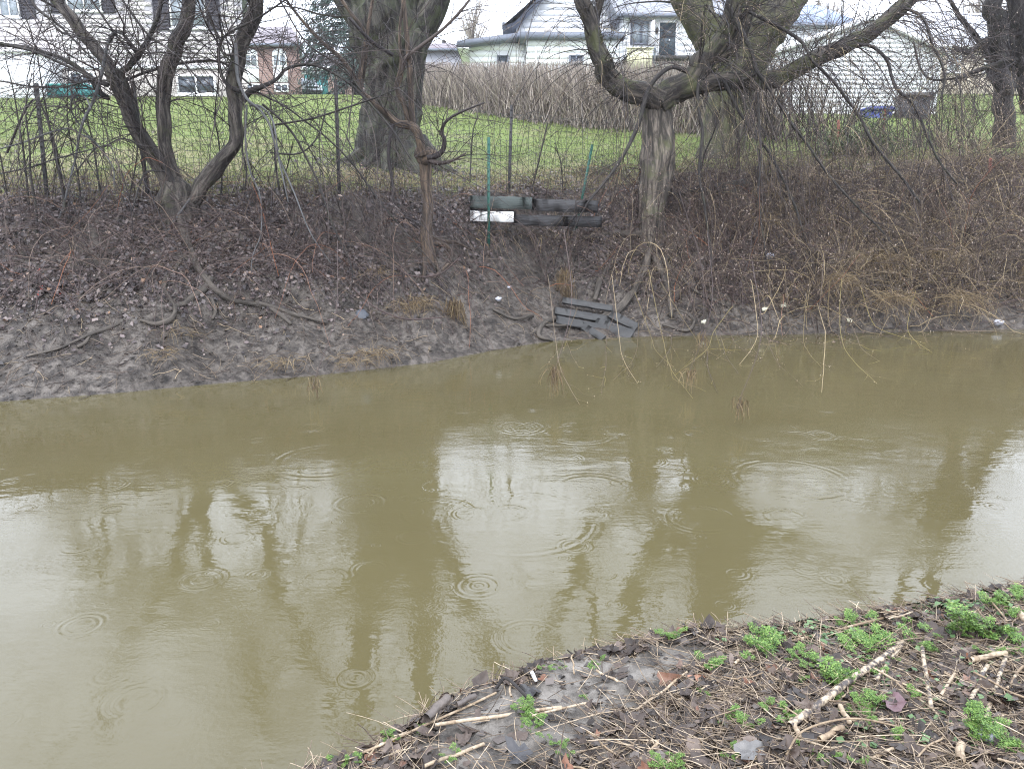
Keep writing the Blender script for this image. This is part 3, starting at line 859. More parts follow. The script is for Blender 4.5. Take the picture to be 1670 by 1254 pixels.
boxp('door_trim', M['trim_white'], gar, x0 - .2, x1 + .2, YG - 0.1, YG - 0.004, z1 + 0.004, z1 + 0.25)

YC = 70.0
cx0 = at(509, 150, YC)[0]; cz0 = at(0, 157, YC)[2]
car = empty('parked_car', (cx0, YC, cz0), 'silver white car parked in front of the teal garage door', 'car')
def car_part(name, mat, f):
    mb = MB(); f(mb)
    V = np.concatenate(mb.V)
    c, s = math.cos(0.45), math.sin(0.45)
    V2 = V.copy(); V2[:, 0] = V[:, 0] * c - V[:, 1] * s; V2[:, 1] = V[:, 0] * s + V[:, 1] * c
    mb.V = [V2]
    return obj(name, mb.mesh(name, mat), car)
def profile(mb, pts, x0, x1, taper_=0.0, top=None):
    """side outline (y, z) swept across x, narrower towards the roof"""
    n = len(pts); zmax = max(p[1] for p in pts)
    k = lambda z: taper_ * max(0, (z - 0.95)) / 0.75
    V = [(x0 + k(z), y, z) for y, z in pts] + [(x1 - k(z), y, z) for y, z in pts]
    mb.add(V, [(i, n + i, n + (i + 1) % n, (i + 1) % n) for i in range(n)])
    o = mb.n - 2 * n
    for i in range(1, n - 1):
        mb.F[3].append(np.array([(o, o + i, o + i + 1), (o + n, o + n + i + 1, o + n + i)]))
car_part('body', M['car_paint'], lambda m: profile(m, [(0.0, 0.35), (4.4, 0.35), (4.45, 0.95), (4.3, 1.0), (3.9, 1.62), (2.0, 1.66), (1.25, 1.06), (0.15, 0.92), (-0.03, 0.6)], -0.9, 0.9, 0.2))
ws = car_part('windscreen', M['glass_pale'], lambda m: m.add([(-0.68, 1.22, 1.10), (0.68, 1.22, 1.10), (0.58, 1.86, 1.60), (-0.58, 1.86, 1.60)], [(0, 1, 2, 3)]))
ws.location = (-0.006, -0.012, 0.012)
car_part('grille', M['rubber'], lambda m: m.box(-0.45, 0.45, -0.06, -0.022, 0.62, 0.80))
car_part('bumper', M['rubber'], lambda m: m.box(-0.88, 0.88, -0.10, 0.02, 0.30, 0.50))
for s_ in (-1, 1):
    car_part('headlight', M['lamp_glass'], lambda m: m.box(*sorted((s_ * 0.5, s_ * 0.86)), -0.05, 0.06, 0.66, 0.82))
    car_part('side_window', M['glass'], lambda m: m.add([(s_ * 0.90, 1.45, 1.06), (s_ * 0.90, 3.9, 1.06), (s_ * 0.76, 3.6, 1.56), (s_ * 0.76, 2.1, 1.56)], [(0, 1, 2, 3)]))
    for yy in (0.85, 3.55):
        def wheel(m):
            n = 16
            A = [(0.33 * math.cos(2 * math.pi * i / n), 0.33 * math.sin(2 * math.pi * i / n)) for i in range(n)]
            xa, xb = sorted((s_ * 0.72, s_ * 0.93))
            V = [(xa, yy + a, 0.33 + b) for a, b in A] + [(xb, yy + a, 0.33 + b) for a, b in A]
            m.add(V, [(i, (i + 1) % n, n + (i + 1) % n, n + i) for i in range(n)])
            o = m.n - 2 * n
            for i in range(1, n - 1):
                m.F[3].append(np.array([(o, o + i + 1, o + i), (o + n, o + n + i, o + n + i + 1)]))
        car_part('wheel', M['rubber'], wheel)

# --- low grey stucco house behind the hedge
YS = 58.0
s0, s1 = at(640, 95, YS)[0], at(772, 95, YS)[0]
ze = at(0, 84, YS)[2]; zs = 2 + 0.128 * YS - 1
hs = empty('stucco_house', (s0, YS, zs), 'low grey stucco house with a shallow grey roof behind the hedge', 'house')
boxp('wall', M['stucco'], hs, s0, s1, YS, YS + 8, zs, ze)
mb = MB(); zr = at(0, 71, YS + 4)[2]
V = [(s0 - .4, YS - .4, ze + .003), (s1 + .4, YS - .4, ze + .003), (s1 + .4, YS + 8.4, ze + .003), (s0 - .4, YS + 8.4, ze + .003), (s0 + 1, YS + 4, zr), (s1 - 2.0, YS + 4, zr)]
mb.add(V, [(0, 3, 2, 1), (0, 1, 5, 4), (2, 3, 4, 5)]); mb.F[3].append(np.array([(0, 4, 3), (1, 2, 5)]) + mb.n - 6)
mb.obj('roof', M['shingle_brown'], hs)
boxp('gutter', M['fascia'], hs, s0 - .45, s1 + .45, YS - .52, YS - .41, ze - .06, ze + .1)
mb = MB(); c = at(724, 71, YS + 4); limb(mb, [c + (0, 0, -0.3), c + (0, 0, 0.15)], [0.16, 0.16], 10, 0.1, 0); mb.obj('roof_vent', M['post_dark'], hs)

# --- white sided house in the middle
YW = 44.0
zw = 2 + 0.128 * YW - 0.5
hw = empty('white_sided_house', (at(930, 100, YW)[0], YW, zw), 'white sided house with slate blue fascia, gable and dark back door', 'house')
def siding(parent, x0, x1, z0, z1, Y, h=0.22, holes=(), clip=None):
    """overlapping boards, each a part"""
    n = int(math.ceil((z1 - z0) / h))
    for i in range(n):
        za, zb_ = z0 + i * h, min(z1, z0 + (i + 1) * h)
        xa, xb = x0, x1
        if clip: xa, xb = clip(za, zb_)
        if xb - xa < 0.3: continue
        segs = [(xa, xb)]
        for h0, h1, h2, h3 in holes:
            if h2 < zb_ - 0.02 and za + 0.02 < h3:
                segs = [q for a, b in segs for q in ((a, min(b, h0)), (max(a, h1), b)) if q[1] - q[0] > 0.02]
        for a, b in segs:
            mb = MB()
            V = [(a, Y - 0.030, za), (b, Y - 0.030, za), (b, Y - 0.008, zb_ - 0.004), (a, Y - 0.008, zb_ - 0.004), (a, Y - 0.001, za), (b, Y - 0.001, za), (b, Y - 0.001, zb_ - 0.004), (a, Y - 0.001, zb_ - 0.004)]
            mb.add(V, [(0, 1, 2, 3), (0, 4, 5, 1), (3, 2, 6, 7), (0, 3, 7, 4), (1, 5, 6, 2)])
            mb.obj('board', M['white_wall'], parent)
# the low flat roofed part, its front to the camera and a side turned left
xa, xb = at(858, 85, YW)[0], at(1014, 85, YW)[0]
zt = at(0, 66, YW)[2]
boxp('low_wall', M['white_wall'], hw, xa, xb, YW, YW + 6, zw, zt)
wr = rect(928, 90, 951, 118, YW)
siding(hw, xa, xb, zw + 0.4, zt - 0.003, YW, 0.32, [wr])
boxp('low_fascia', M['fascia'], hw, xa - 0.35, xb + 0.1, YW - 0.4, YW + 6, zt + 0.002, at(0, 55, YW)[2])
window(hw, wr, YW - 0.03, 1, frame='fascia', fw=0.07, sill=False)
# left wing under a long shallow roof edge
xc = at(766, 85, YW + 1.2)[0]
zl = at(0, 71, YW + 1.2)[2]
boxp('wing_wall', M['white_wall'], hw, xc, xa - 0.01, YW + 1.2, YW + 6, zw, zl)
wr = rect(811, 91, 829, 118, YW + 1.2)
siding(hw, xc, xa - 0.01, zw + 0.4, zl - 0.003, YW + 1.2, 0.32, [wr])
window(hw, wr, YW + 1.17, 0, frame='fascia', fw=0.07, sill=False)
mb = MB(); e0, e1 = at(745, 75, YW + 0.8), at(858, 63, YW + 0.8)
mb.prism([(e0[0], e0[2] - 0.12), (e1[0], e1[2] - 0.05), (e1[0], e1[2] + 0.28), (e0[0], e0[2] + 0.18)], YW + 0.5, YW + 6.2); mb.obj('wing_roof', M['fascia'], hw)
mb = MB(); mb.prism([(e0[0] + .05, e0[2] - 0.19), (xc - .003, e0[2] - 0.19), (xc - .003, e0[2] - 0.125), (e0[0] + .05, e0[2] - 0.125)], YW + 0.55, YW + 6.1); mb.obj('soffit', M['trim_white'], hw)
mb = MB(); limb(mb, [at(858, 66, YW + 0.45), at(868, 72, YW + 0.45), at(874, 80, YW - 0.06), at(874, 118, YW - 0.06)], [0.05] * 4, 8, 0.15, 0); mb.obj('downspout', M['trim_white'], hw)
# gable behind
YK = YW + 3.0
ga, gb = at(842, 50, YK), at(1012, 24, YK)
zp = at(0, -42, YK)[2]; xp = at(925, 0, YK)[0]
zb0 = at(0, 66, YK)[2]
ze1 = at(0, 46, YK)[2]
ze2 = at(0, 22, YK)[2]
mb = MB(); mb.prism([(ga[0], zb0), (gb[0], zb0), (gb[0], ze2), (xp, zp), (ga[0], ze1)], YK + 0.02, YK + 8); mb.obj('gable_wall', M['white_wall'], hw)
def gclip(za, zb_):
    l = ga[0] if zb_ < ze1 else ga[0] + (xp - ga[0]) * (zb_ - ze1) / (zp - ze1)
    r_ = gb[0] if zb_ < ze2 else gb[0] + (xp - gb[0]) * (zb_ - ze2) / (zp - ze2)
    return l, r_
siding(hw, ga[0], gb[0], zb0, zp - 0.1, YK + 0.02, 0.32, clip=gclip)
mb = MB()
q0 = at(819, 46, YK)
mb.prism([(q0[0], q0[2] - 0.02), (ga[0], ze1 - 0.05), (xp, zp - 0.05), (xp, zp + 0.22), (ga[0] - 0.1, ze1 + 0.2), (q0[0], q0[2] + 0.2)], YK - 0.45, YK + 8.2); mb.obj('left_roof_slope', M['fascia'], hw)
mb = MB()
mb.prism([(xp + 0.003, zp - 0.05), (gb[0] + 0.1, ze2 - 0.02), (gb[0] + 0.1, ze2 + 0.24), (xp + 0.003, zp + 0.22)], YK - 0.45, YK + 8.2); mb.obj('right_roof_slope', M['fascia'], hw)
c = at(893, 50, YK); mb = MB(); limb(mb, [c + (0, 0.0, 0), c + (0, -0.08, 0)], [0.2, 0.2], 12, 0.05, 0); mb.obj('wall_vent', M['parging'], hw)
# entrance part on the right with grey shingle roof
YE = YW + 0.6
x0, x1 = at(1014, 60, YE)[0], at(1190, 60, YE)[0]
zt = at(0, 28, YE)[2]
dr = rect(1075, 38, 1101, 99, YE); wr = rect(1028, 34, 1063, 74, YE)
boxp('entrance_wall', M['white_wall'], hw, x0 + 0.01, x1, YE, YE + 7, zw, zt)
siding(hw, x0 + 0.01, x1, zw + 0.4, zt - 0.003, YE, 0.30, [dr, (wr[0] - .1, wr[1] + .1, wr[2] - .1, wr[3] + .1)])
mb = MB(); zr = at(0, -75, YE + 5)[2]
V = [(at(1006, 22, YE - .5)[0], YE - 0.5, zt - 0.05), (x1 + 0.4, YE - 0.5, zt - 0.05), (x1 + 0.4, YE - 0.5, zt + 0.02), (at(1006, 22, YE - .5)[0], YE - 0.5, zt + 0.02), (at(960, -60, YE + 5)[0], YE + 5, zr), (x1 - 1, YE + 5, zr),
     (at(1006, 22, YE - .5)[0], YE + 7, zt - 0.05), (x1 + 0.4, YE + 7, zt - 0.05)]
mb.add(V, [(0, 1, 2, 3), (3, 2, 5, 4), (0, 6, 7, 1)]); mb.F[4].append(np.array([(4, 5, 7, 6)]) + mb.n - 8); mb.F[4].append(np.array([(1, 7, 5, 2), (0, 3, 4, 6)]) + mb.n - 8)
mb.obj('main_roof', M['shingle'], hw)
boxp('entrance_fascia', M['fascia'], hw, at(1006, 22, YE - .5)[0], x1 + 0.4, YE - 0.6, YE - 0.502, zt - 0.12, zt + 0.06)
w_ = window(hw, wr, YE - 0.03, 1, frame='fascia', pane='glass_pale', fw=0.09, sill=False)
mb = MB(); a_ = at(1058, 36, YE - 0.1); b_ = at(1067, 34, YE - 0.7)
zc0, zc1 = at(0, 74, YE)[2], at(0, 38, YE)[2]
V = [(a_[0], YE - .09, zc0), (b_[0], YE - .7, zc0), (b_[0], YE - .7, zc1), (a_[0], YE - .09, zc1)]
mb.add([(x, y, z) for x, y, z in V] + [(x + .06, y + .02, z) for x, y, z in V], [(0, 1, 2, 3), (4, 7, 6, 5), (0, 4, 5, 1), (3, 2, 6, 7), (1, 5, 6, 2), (0, 3, 7, 4)])
mb.obj('open_sash', M['trim_white'], hw)
d_ = boxp('door', M['door_dark'], hw, dr[0], dr[1], YE - 0.05, YE - 0.002, dr[2], dr[3])
boxp('door_pane', M['glass'], d_, dr[0] + .15, dr[1] - .15, YE - 0.062, YE - 0.052, dr[2] + 1.1, dr[3] - .2)
boxp('handle', M['lamp_glass'], d_, dr[0] + .5, dr[0] + .56, YE - 0.10, YE - 0.052, dr[2] + 0.95, dr[2] + 1.05)
mb = MB()
mb.box(dr[0] - .1, dr[0] - .004, YE - .07, YE - .003, dr[2], dr[3] + .1); mb.box(dr[1] + .004, dr[1] + .1, YE - .07, YE - .003, dr[2], dr[3] + .1); mb.box(dr[0] - .003, dr[1] + .003, YE - .07, YE - .003, dr[3] + .003, dr[3] + .1)
mb.obj('door_frame', M['trim_white'], hw)
c = at(1071, 51, YE); mb = MB(); limb(mb, [c + (0, -.04, .12), c + (0, -.1, .05), c + (0, -.1, -.12)], [.05, .09, .07], 8, .05, 0); mb.obj('wall_lamp', M['post_dark'], hw)
# porch landing with its vertical board railing
r0, r1, rz0, rz1 = rect(1022, 80, 1064, 104, YE - 1.6)
boxp('landing', M['plank'], hw, r0, x1, YE - 1.55, YE - 0.1, dr[2] - 0.2, dr[2] - 0.02)
boxp('rail_cap', M['cream'], hw, r0 - .05, r1 + .05, YE - 1.68, YE - 1.52, rz1 + .002, rz1 + .06)
n = 9
for i in range(n):
    a = r0 + (r1 - r0) * i / n
    boxp('railing_board', M['cream'], hw, a + .008, a + (r1 - r0) / n - .008, YE - 1.63, YE - 1.60, rz0 - .3, rz1)
boxp('railing_post', M['door_dark'], hw, r1 + .06, r1 + .16, YE - 1.65, YE - 1.55, rz0 - .5, rz1 + .05)

# --- white garage on the right
YR = 27.0
zg = 4.25
xl, xr = at(1262, 150, YR)[0], at(1530, 150, YR)[0]
zp = at(0, 31, YR)[2]; ze = at(0, 86, YR)[2]; xp = at(1420, 40, YR)[0]
wg = empty('white_garage', ((xl + xr) / 2, YR, zg), 'white gabled garage of narrow siding behind the scrub and bins', 'garage')
mb = MB(); mb.prism([(xl, zg - .3), (xr, zg - .3), (xr, ze), (xp, zp), (xl, ze)], YR + .02, YR + 7); mb.obj('wall', M['white_wall'], wg)
def wclip(za, zb_):
    if zb_ < ze: return xl, xr
    k = (zb_ - ze) / (zp - ze)
    return xl + (xp - xl) * k, xr + (xp - xr) * k
siding(wg, xl, xr, zg, zp - .05, YR + .02, 0.14, clip=wclip)
for (xe, nm) in ((xl, -1), (xr, 1)):
    mb = MB(); ex = xe + nm * 0.2; ez = ze - 0.2 * (zp - ze) / abs(xp - xe)
    sg = 0.003 * nm
    mb.prism([(ex, ez), (xp + sg, zp), (xp + sg, zp + .13), (ex, ez + .13)][::nm], YR - .12, YR + 7.3); mb.obj('roof_slope', M['shingle_pale'], wg)
    mb = MB(); mb.prism([(ex, ez - .05), (xp + sg, zp - .05), (xp + sg, zp + .11), (ex, ez + .11)][::nm], YR - .16, YR - .123); mb.obj('barge_board', M['trim_white'], wg)
boxp('foundation', M['mortar'], wg, xl - .02, xr + .02, YR - .02, YR + .016, zg - .6, zg - .002)

# --- beige house behind it
YH = 42.0
x0, x1 = at(1470, 100, YH)[0], at(1760, 100, YH)[0]
z0, z1 = 2 + .128 * YH - 1, at(0, 80, YH)[2]
hh = empty('beige_house', (x0, YH, z0), 'beige house with pale roof and white windows right of the garage', 'house')
boxp('wall', M['beige'], hh, x0, x1, YH, YH + 8, z0, z1)
mb = MB(); zr = at(0, 22, YH + 4)[2]
V = [(x0 - .4, YH - .4, z1 + .003), (x1 + .4, YH - .4, z1 + .003), (x1 + .4, YH + 8.4, z1 + .003), (x0 - .4, YH + 8.4, z1 + .003), (x0 + 1, YH + 4, zr), (x1 - 1, YH + 4, zr)]
mb.add(V, [(0, 3, 2, 1), (0, 1, 5, 4), (2, 3, 4, 5)]); mb.F[3].append(np.array([(0, 4, 3), (1, 2, 5)]) + mb.n - 6)
mb.obj('roof', M['shingle_pale'], hh)
boxp('gutter', M['trim_white'], hh, x0 - .45, x1 + .45, YH - .5, YH - .41, z1 - .06, z1 + .1)
for a, c in ((1545, 1567), (1604, 1627)):
    window(hh, rect(a, 91, c, 119, YH), YH - .02, 1, fw=.09, pane='glass_pale')

# --- blue roofed house far behind the mossy trunk
YF = 60.0
x0, x1 = at(1275, 60, YF)[0], at(1400, 60, YF)[0]
z0, z1 = 2 + .128 * YF - 1, at(0, 44, YF)[2]
hf = empty('blue_roofed_house', (x0, YF, z0), 'white house with a blue grey hipped roof above the garage', 'house')
boxp('wall', M['white_wall'], hf, x0, x1, YF, YF + 9, z0, z1)
mb = MB(); zr = at(0, 8, YF + 4.5)[2]
V = [(x0 - .5, YF - .5, z1 + .003), (x1 + .5, YF - .5, z1 + .003), (x1 + .5, YF + 9.5, z1 + .003), (x0 - .5, YF + 9.5, z1 + .003), (x0 + .8, YF + 4.5, zr), (at(1330, 20, YF + 4.5)[0], YF + 4.5, zr)]
mb.add(V, [(0, 3, 2, 1), (0, 1, 5, 4), (2, 3, 4, 5)]); mb.F[3].append(np.array([(0, 4, 3), (1, 2, 5)]) + mb.n - 6)
mb.obj('roof', flat('blue grey shingles', (0.25, 0.30, 0.40), 0.8), hf)
boxp('gutter', M['fascia'], hf, x0 - .55, x1 + .55, YF - .6, YF - .51, z1 - .1, z1 + .1)

# --- bins and rust red stakes by the garage
def bin_(name, px, py0, py1, Y, w, mat, label):
    c = at(px, py1, Y); z0 = c[2]; z1 = at(px, py0, Y)[2]
    e_ = empty(name, (c[0], Y, z0), label, 'bin', 'bins beside the white garage')
    mb = MB(); h = z1 - z0
    V = []
    for k, (zz, s) in enumerate([(z0, .78), (z1 - .08, 1.0)]):
        V += [(c[0] - w * s, Y - w * s, zz), (c[0] + w * s, Y - w * s, zz), (c[0] + w * s, Y + w * s, zz), (c[0] - w * s, Y + w * s, zz)]
    mb.add(V, [(0, 3, 2, 1), (4, 5, 6, 7), (0, 1, 5, 4), (1, 2, 6, 5), (2, 3, 7, 6), (3, 0, 4, 7)]); mb.obj('body', M[mat], e_)
    mb = MB(); mb.prism([(c[0] - w * 1.14, z1 - .076), (c[0] + w * 1.14, z1 - .076), (c[0] + w * 1.08, z1 - .01), (c[0] + w * .8, z1 + .03), (c[0] - w * .8, z1 + .03), (c[0] - w * 1.08, z1 - .01)], Y - w * 1.15, Y + w * 1.15)
    mb.obj('lid', M[mat], e_)
    mb = MB(); limb(mb, [(c[0] - w * .9, Y + w * 1.25, z1 - .12), (c[0] + w * .9, Y + w * 1.25, z1 - .12)], [.02, .02], 8, .1, 0); mb.obj('handle', M[mat], e_)
    for s in (-1, 1):
        mb = MB(); limb(mb, [(c[0] + s * w * .7, Y + w * .75, z0 + .12), (c[0] + s * w * .95, Y + w * .75, z0 + .12)], [.12, .12], 12, .06, 0); mb.obj('wheel', M['rubber'], e_)
bin_('wheeled_bin', 1483, 156, 216, 25.6, 0.40, 'grey_bin', 'tall charcoal wheeled bin against the white garage')
bin_('wheeled_bin', 1423, 178, 216, 25.8, 0.40, 'blue_bin', 'blue recycling bin half hidden behind the green shrub')

# ------------------------------------------------------------------ trees
def pl(pts, Y0, Y1=None):
    """pixel polyline [(px, py, radius in px)] at depths from Y0 to Y1 -> points, radii"""
    n = len(pts); Y1 = Y0 if Y1 is None else Y1
    P, R = [], []
    for i, (px, py, r) in enumerate(pts):
        Y = Y0 + (Y1 - Y0) * i / max(1, n - 1)
        P.append(at(px, py, Y)); R.append(r * Y / FPX)
    return np.array(P), np.array(R)

def shoots(src, n, L, r, K=7, ang=(0.5, 1.2), droop=0.0, wig=0.12, up=0.0, tr=(0.05, 1), r1=0.35, grow=0.0):
    P, R = cat_strands([as_strand(*s, K=20) if s[0].ndim == 2 else resample(*s) for s in src]) if isinstance(src, list) else src
    p, D, pr = spawn(P, R, n, tr, ang, up)
    rr = np.minimum(rng.uniform(r[0], r[1], n), pr * 0.8)
    S = strands(p, D, rng.uniform(L[0], L[1], n), K, rng.uniform(droop * .5, droop * 1.5, n) if droop else 0.0, wig, grow)
    return S, taper(n, K, rr, r1)

def tree(name, px, py, Y, label, group=None):
    g = ground(px, py)
    return empty(name, (g[0], Y, hz(g[0], Y)), label, 'tree', group)

def add_limbs(parent, polys, mat, Y, sides=14, name='limb', thin=1.0, **kw):
    out = []
    for i, q in enumerate(polys):
        q = [(a, b, r * thin) for a, b, r in q]
        P, R = pl(q, *(Y if isinstance(Y, tuple) else (Y,)))
        mb = MB()
        out.append(limb(mb, P, R, sides=sides, seed=int(px_seed(q)) + i, **kw))
        mb.obj(name, M[mat], parent, smooth=True, bark=True)
    return out

def px_seed(q): return abs(q[0][0] * 3 + q[0][1]) % 97

def upper_crown(parent, stems, mat, twig, n1, n2, n3, L1, L2, L3, r1=(0.025, 0.05), tr=(0.6, 1), droop=0.15, up=0.35):
    """limbs above and their twigs: what the stream mirrors"""
    A = shoots(stems, n1, L1, r1, 10, (0.4, 1.0), droop, 0.10, up, tr, 0.3)
    mb = MB(); strand_mesh(mb, *A, sides=6); mb.obj('upper_branches', M[mat], parent, True, kind='stuff')
    B = shoots(A, n2, L2, (0.007, 0.014), 8, (0.4, 1.0), droop * 2, 0.13, 0.2, (0.15, 1), 0.35)
    C = shoots(B, n3, L3, (0.003, 0.005), 6, (0.4, 1.0), droop * 3, 0.15, 0.1, (0.15, 1), 0.5)
    mb = MB(); strand_mesh(mb, *B, sides=4); strand_mesh(mb, *C, sides=3)
    mb.obj('crown', M[twig], parent, kind='stuff')

# --- the three stemmed tree on the left bank
gl = ground(290, 336)
YL = gl[1]
tl = empty('bank_tree', gl, 'three stemmed leaning tree with grey streaked bark on the leafy left bank', 'tree')
mb = MB(); P, R = pl([(298, 372, 20), (293, 345, 24), (290, 325, 23), (288, 300, 17)], YL); limb(mb, P, R, 18, rough=.3, ridge=.2, seed=4, flare=.5); mb.obj('trunk', M['bark_left'], tl, True, True)
stemsL = add_limbs(tl, [
    [(283, 335, 15), (270, 300, 13), (250, 262, 12), (234, 232, 12), (217, 192, 13), (200, 152, 14), (184, 122, 12), (168, 94, 10), (146, 70, 10), (117, 33, 10), (85, -6, 9.5), (40, -80, 8.5), (0, -170, 7), (-50, -300, 5)],
    [(298, 332, 15), (287, 290, 13), (272, 250, 12), (264, 205, 12), (268, 150, 12), (276, 108, 13), (290, 70, 12), (303, 28, 11), (311, -30, 10), (318, -110, 9), (310, -210, 7), (330, -330, 5)],
    [(305, 338, 14), (330, 305, 14), (352, 275, 14), (372, 246, 13), (383, 215, 13), (382, 175, 12), (380, 140, 13), (390, 98, 13), (402, 58, 13), (415, 15, 13), (424, -30, 12), (440, -110, 10), (470, -220, 7), (480, -330, 5)],
], 'bark_left', (YL, YL + .1), 26, thin=.86, step=.03, rough=.22, ridge=.17, wob=.3)
moreL = add_limbs(tl, [
    [(284, 300, 8), (268, 268, 8), (245, 235, 8), (222, 200, 8), (212, 172, 9), (204, 140, 10), (193, 118, 9), (186, 118, 6)],
    [(196, 122, 7), (212, 108, 7), (226, 92, 7), (238, 72, 6), (252, 45, 5.5), (262, 12, 5), (272, -40, 4.5), (300, -120, 3.5), (330, -240, 2.5)],
    [(226, 92, 6), (216, 78, 5.5), (205, 62, 4), (192, 52, 3.5), (176, 72, 3.2)],
    [(178, 140, 6), (150, 128, 6), (118, 105, 6), (80, 88, 5), (40, 78, 4.5), (-10, 72, 4)],
    [(395, 165, 8), (408, 150, 8), (432, 140, 6), (452, 130, 4.5), (470, 112, 4), (505, 106, 3.5), (540, 118, 3.2), (585, 150, 3), (640, 212, 2.6), (670, 260, 2)],
    [(176, 160, 6), (170, 158, 7), (158, 146, 6), (150, 132, 5)],
    [(390, 150, 7), (372, 140, 5), (360, 120, 4), (357, 80, 3.5), (372, 55, 3), (420, 30, 2.5), (480, -10, 2)],
], 'bark_dark', (YL - .1, YL - .25), 10, thin=.62, rough=.2, wob=.35)
greyL = add_limbs(tl, [
    [(200, 56, 3), (188, 53, 4.5), (177, 66, 5), (171, 92, 5), (164, 126, 5), (152, 165, 5), (138, 192, 4.5), (130, 216, 4), (122, 262, 3.2), (112, 300, 3), (100, 345, 2.6), (78, 400, 2.2), (66, 440, 2), (58, 480, 1.6), (30, 545, 1)],
    [(384, 72, 5), (386, 100, 5.5), (389, 130, 5), (402, 160, 4.5), (425, 180, 4), (440, 205, 3.5), (452, 250, 3), (478, 310, 2.5), (506, 380, 2), (540, 430, 1.4)],
    [(130, 218, 3), (112, 210, 3), (85, 215, 2.6), (40, 232, 2.4), (-10, 246, 2)],
    [(132, 220, 3), (150, 228, 2.6), (168, 248, 2.2), (185, 275, 2), (186, 305, 1.7)],
    [(408, 172, 4), (428, 176, 3.5), (446, 200, 3), (455, 260, 2.5), (470, 330, 1.8)],
    [(402, 172, 3), (400, 230, 3), (408, 280, 2.6), (424, 320, 2.4), (426, 380, 2), (412, 420, 1.5), (408, 480, 1)],
    [(310, 325, 4), (285, 360, 3.5), (262, 400, 3), (240, 440, 2.4), (222, 485, 1.5)],
    [(160, 240, 2.5), (120, 190, 2.5), (117, 165, 2.8), (124, 157, 2.8), (140, 160, 2.5), (148, 178, 2.4)],
], 'bark_grey', (YL - .2, YL - .7), 8, thin=.5, rough=.08, wob=.3)
longL = []
for q in [[(0, 132, 2), (60, 142, 2), (110, 140, 2), (165, 125, 2)], [(-10, 70, 4), (60, 85, 3.5), (130, 118, 3), (165, 138, 3)], [(180, 145, 3.4), (240, 118, 3.4), (300, 104, 3.4), (352, 100, 3), (380, 115, 2.6), (410, 140, 2)],
          [(52, 0, 3.5), (64, 18, 3.5), (100, 45, 3), (150, 95, 2), (200, 135, 1.6)], [(75, 0, 2), (90, 45, 2), (120, 60, 1.8), (190, 75, 1.6), (260, 90, 1.2)],
          [(150, 0, 2.4), (180, 45, 2.4), (225, 105, 2.2), (245, 140, 2), (262, 160, 1.5)], [(200, 0, 2.5), (240, 55, 2.5), (290, 92, 2), (340, 150, 1.8)],
          [(10, 250, 3), (50, 165, 2.5), (75, 190, 2.5), (90, 250, 3), (105, 320, 3.5), (105, 350, 4)], [(455, 0, 2), (500, 70, 2), (560, 110, 2), (590, 150, 2)],
          [(170, 240, 2), (200, 226, 2), (230, 238, 2), (258, 240, 1.6)], [(270, 280, 2.6), (240, 280, 2.4), (228, 300, 2.2), (215, 345, 2)],
          [(330, 0, 2), (350, 50, 2), (365, 90, 1.7), (420, 130, 1.5), (480, 200, 1.2), (530, 290, 1)], [(-5, 285, 2), (60, 270, 2), (85, 262, 1.8), (170, 238, 1.5)],
          [(430, 170, 3), (475, 215, 3), (510, 280, 2.6), (545, 370, 2.4), (575, 450, 1.6), (545, 530, 1)], [(420, 150, 3), (480, 185, 2.4), (560, 250, 2.4), (620, 330, 2), (680, 400, 1.4), (740, 470, 1)],
          [(445, 205, 2.5), (520, 190, 2.5), (600, 165, 2.2), (660, 140, 1.6)], [(440, 250, 2), (490, 250, 2), (520, 220, 2.2), (530, 180, 1.8)]]:
    P, R = pl(q, YL - rng.uniform(-.3, .6), YL - rng.uniform(0, .9))
    mb = MB(); longL.append(limb(mb, P, R * .62, 7, .08, .08, wob=.6, seed=int(q[0][0]) % 50)); mb.obj('branch', M['bark_dark'], tl, True, True)
A = shoots(stemsL + moreL, 170, (0.5, 2.2), (0.005, 0.010), 9, (0.5, 1.4), 0.3, 0.13, 0.1, (0.3, .8))
B = shoots(longL + greyL + [A], 620, (0.3, 1.3), (0.0035, 0.006), 8, (0.4, 1.2), 0.45, 0.14, 0.0, (0.05, 1))
C = shoots(B, 2600, (0.12, 0.7), (0.003, 0.0042), 6, (0.4, 1.2), 0.4, 0.16)
H = shoots(stemsL + moreL + greyL + longL, 260, (1.2, 3.0), (0.004, 0.007), 14, (0.6, 1.5), 1.1, 0.1, 0.1, (0.25, .7))
mb = MB()
for q, s in ((A, 5), (B, 4), (C, 3), (H, 4)): strand_mesh(mb, *q, sides=s)
mb.obj('twigs', M['twig_dark'], tl, kind='stuff')
upper_crown(tl, stemsL, 'bark_dark', 'twig_dark', 20, 100, 480, (1.0, 2.2), (0.5, 1.3), (0.2, .7), (0.012, 0.028), (0.66, 1))
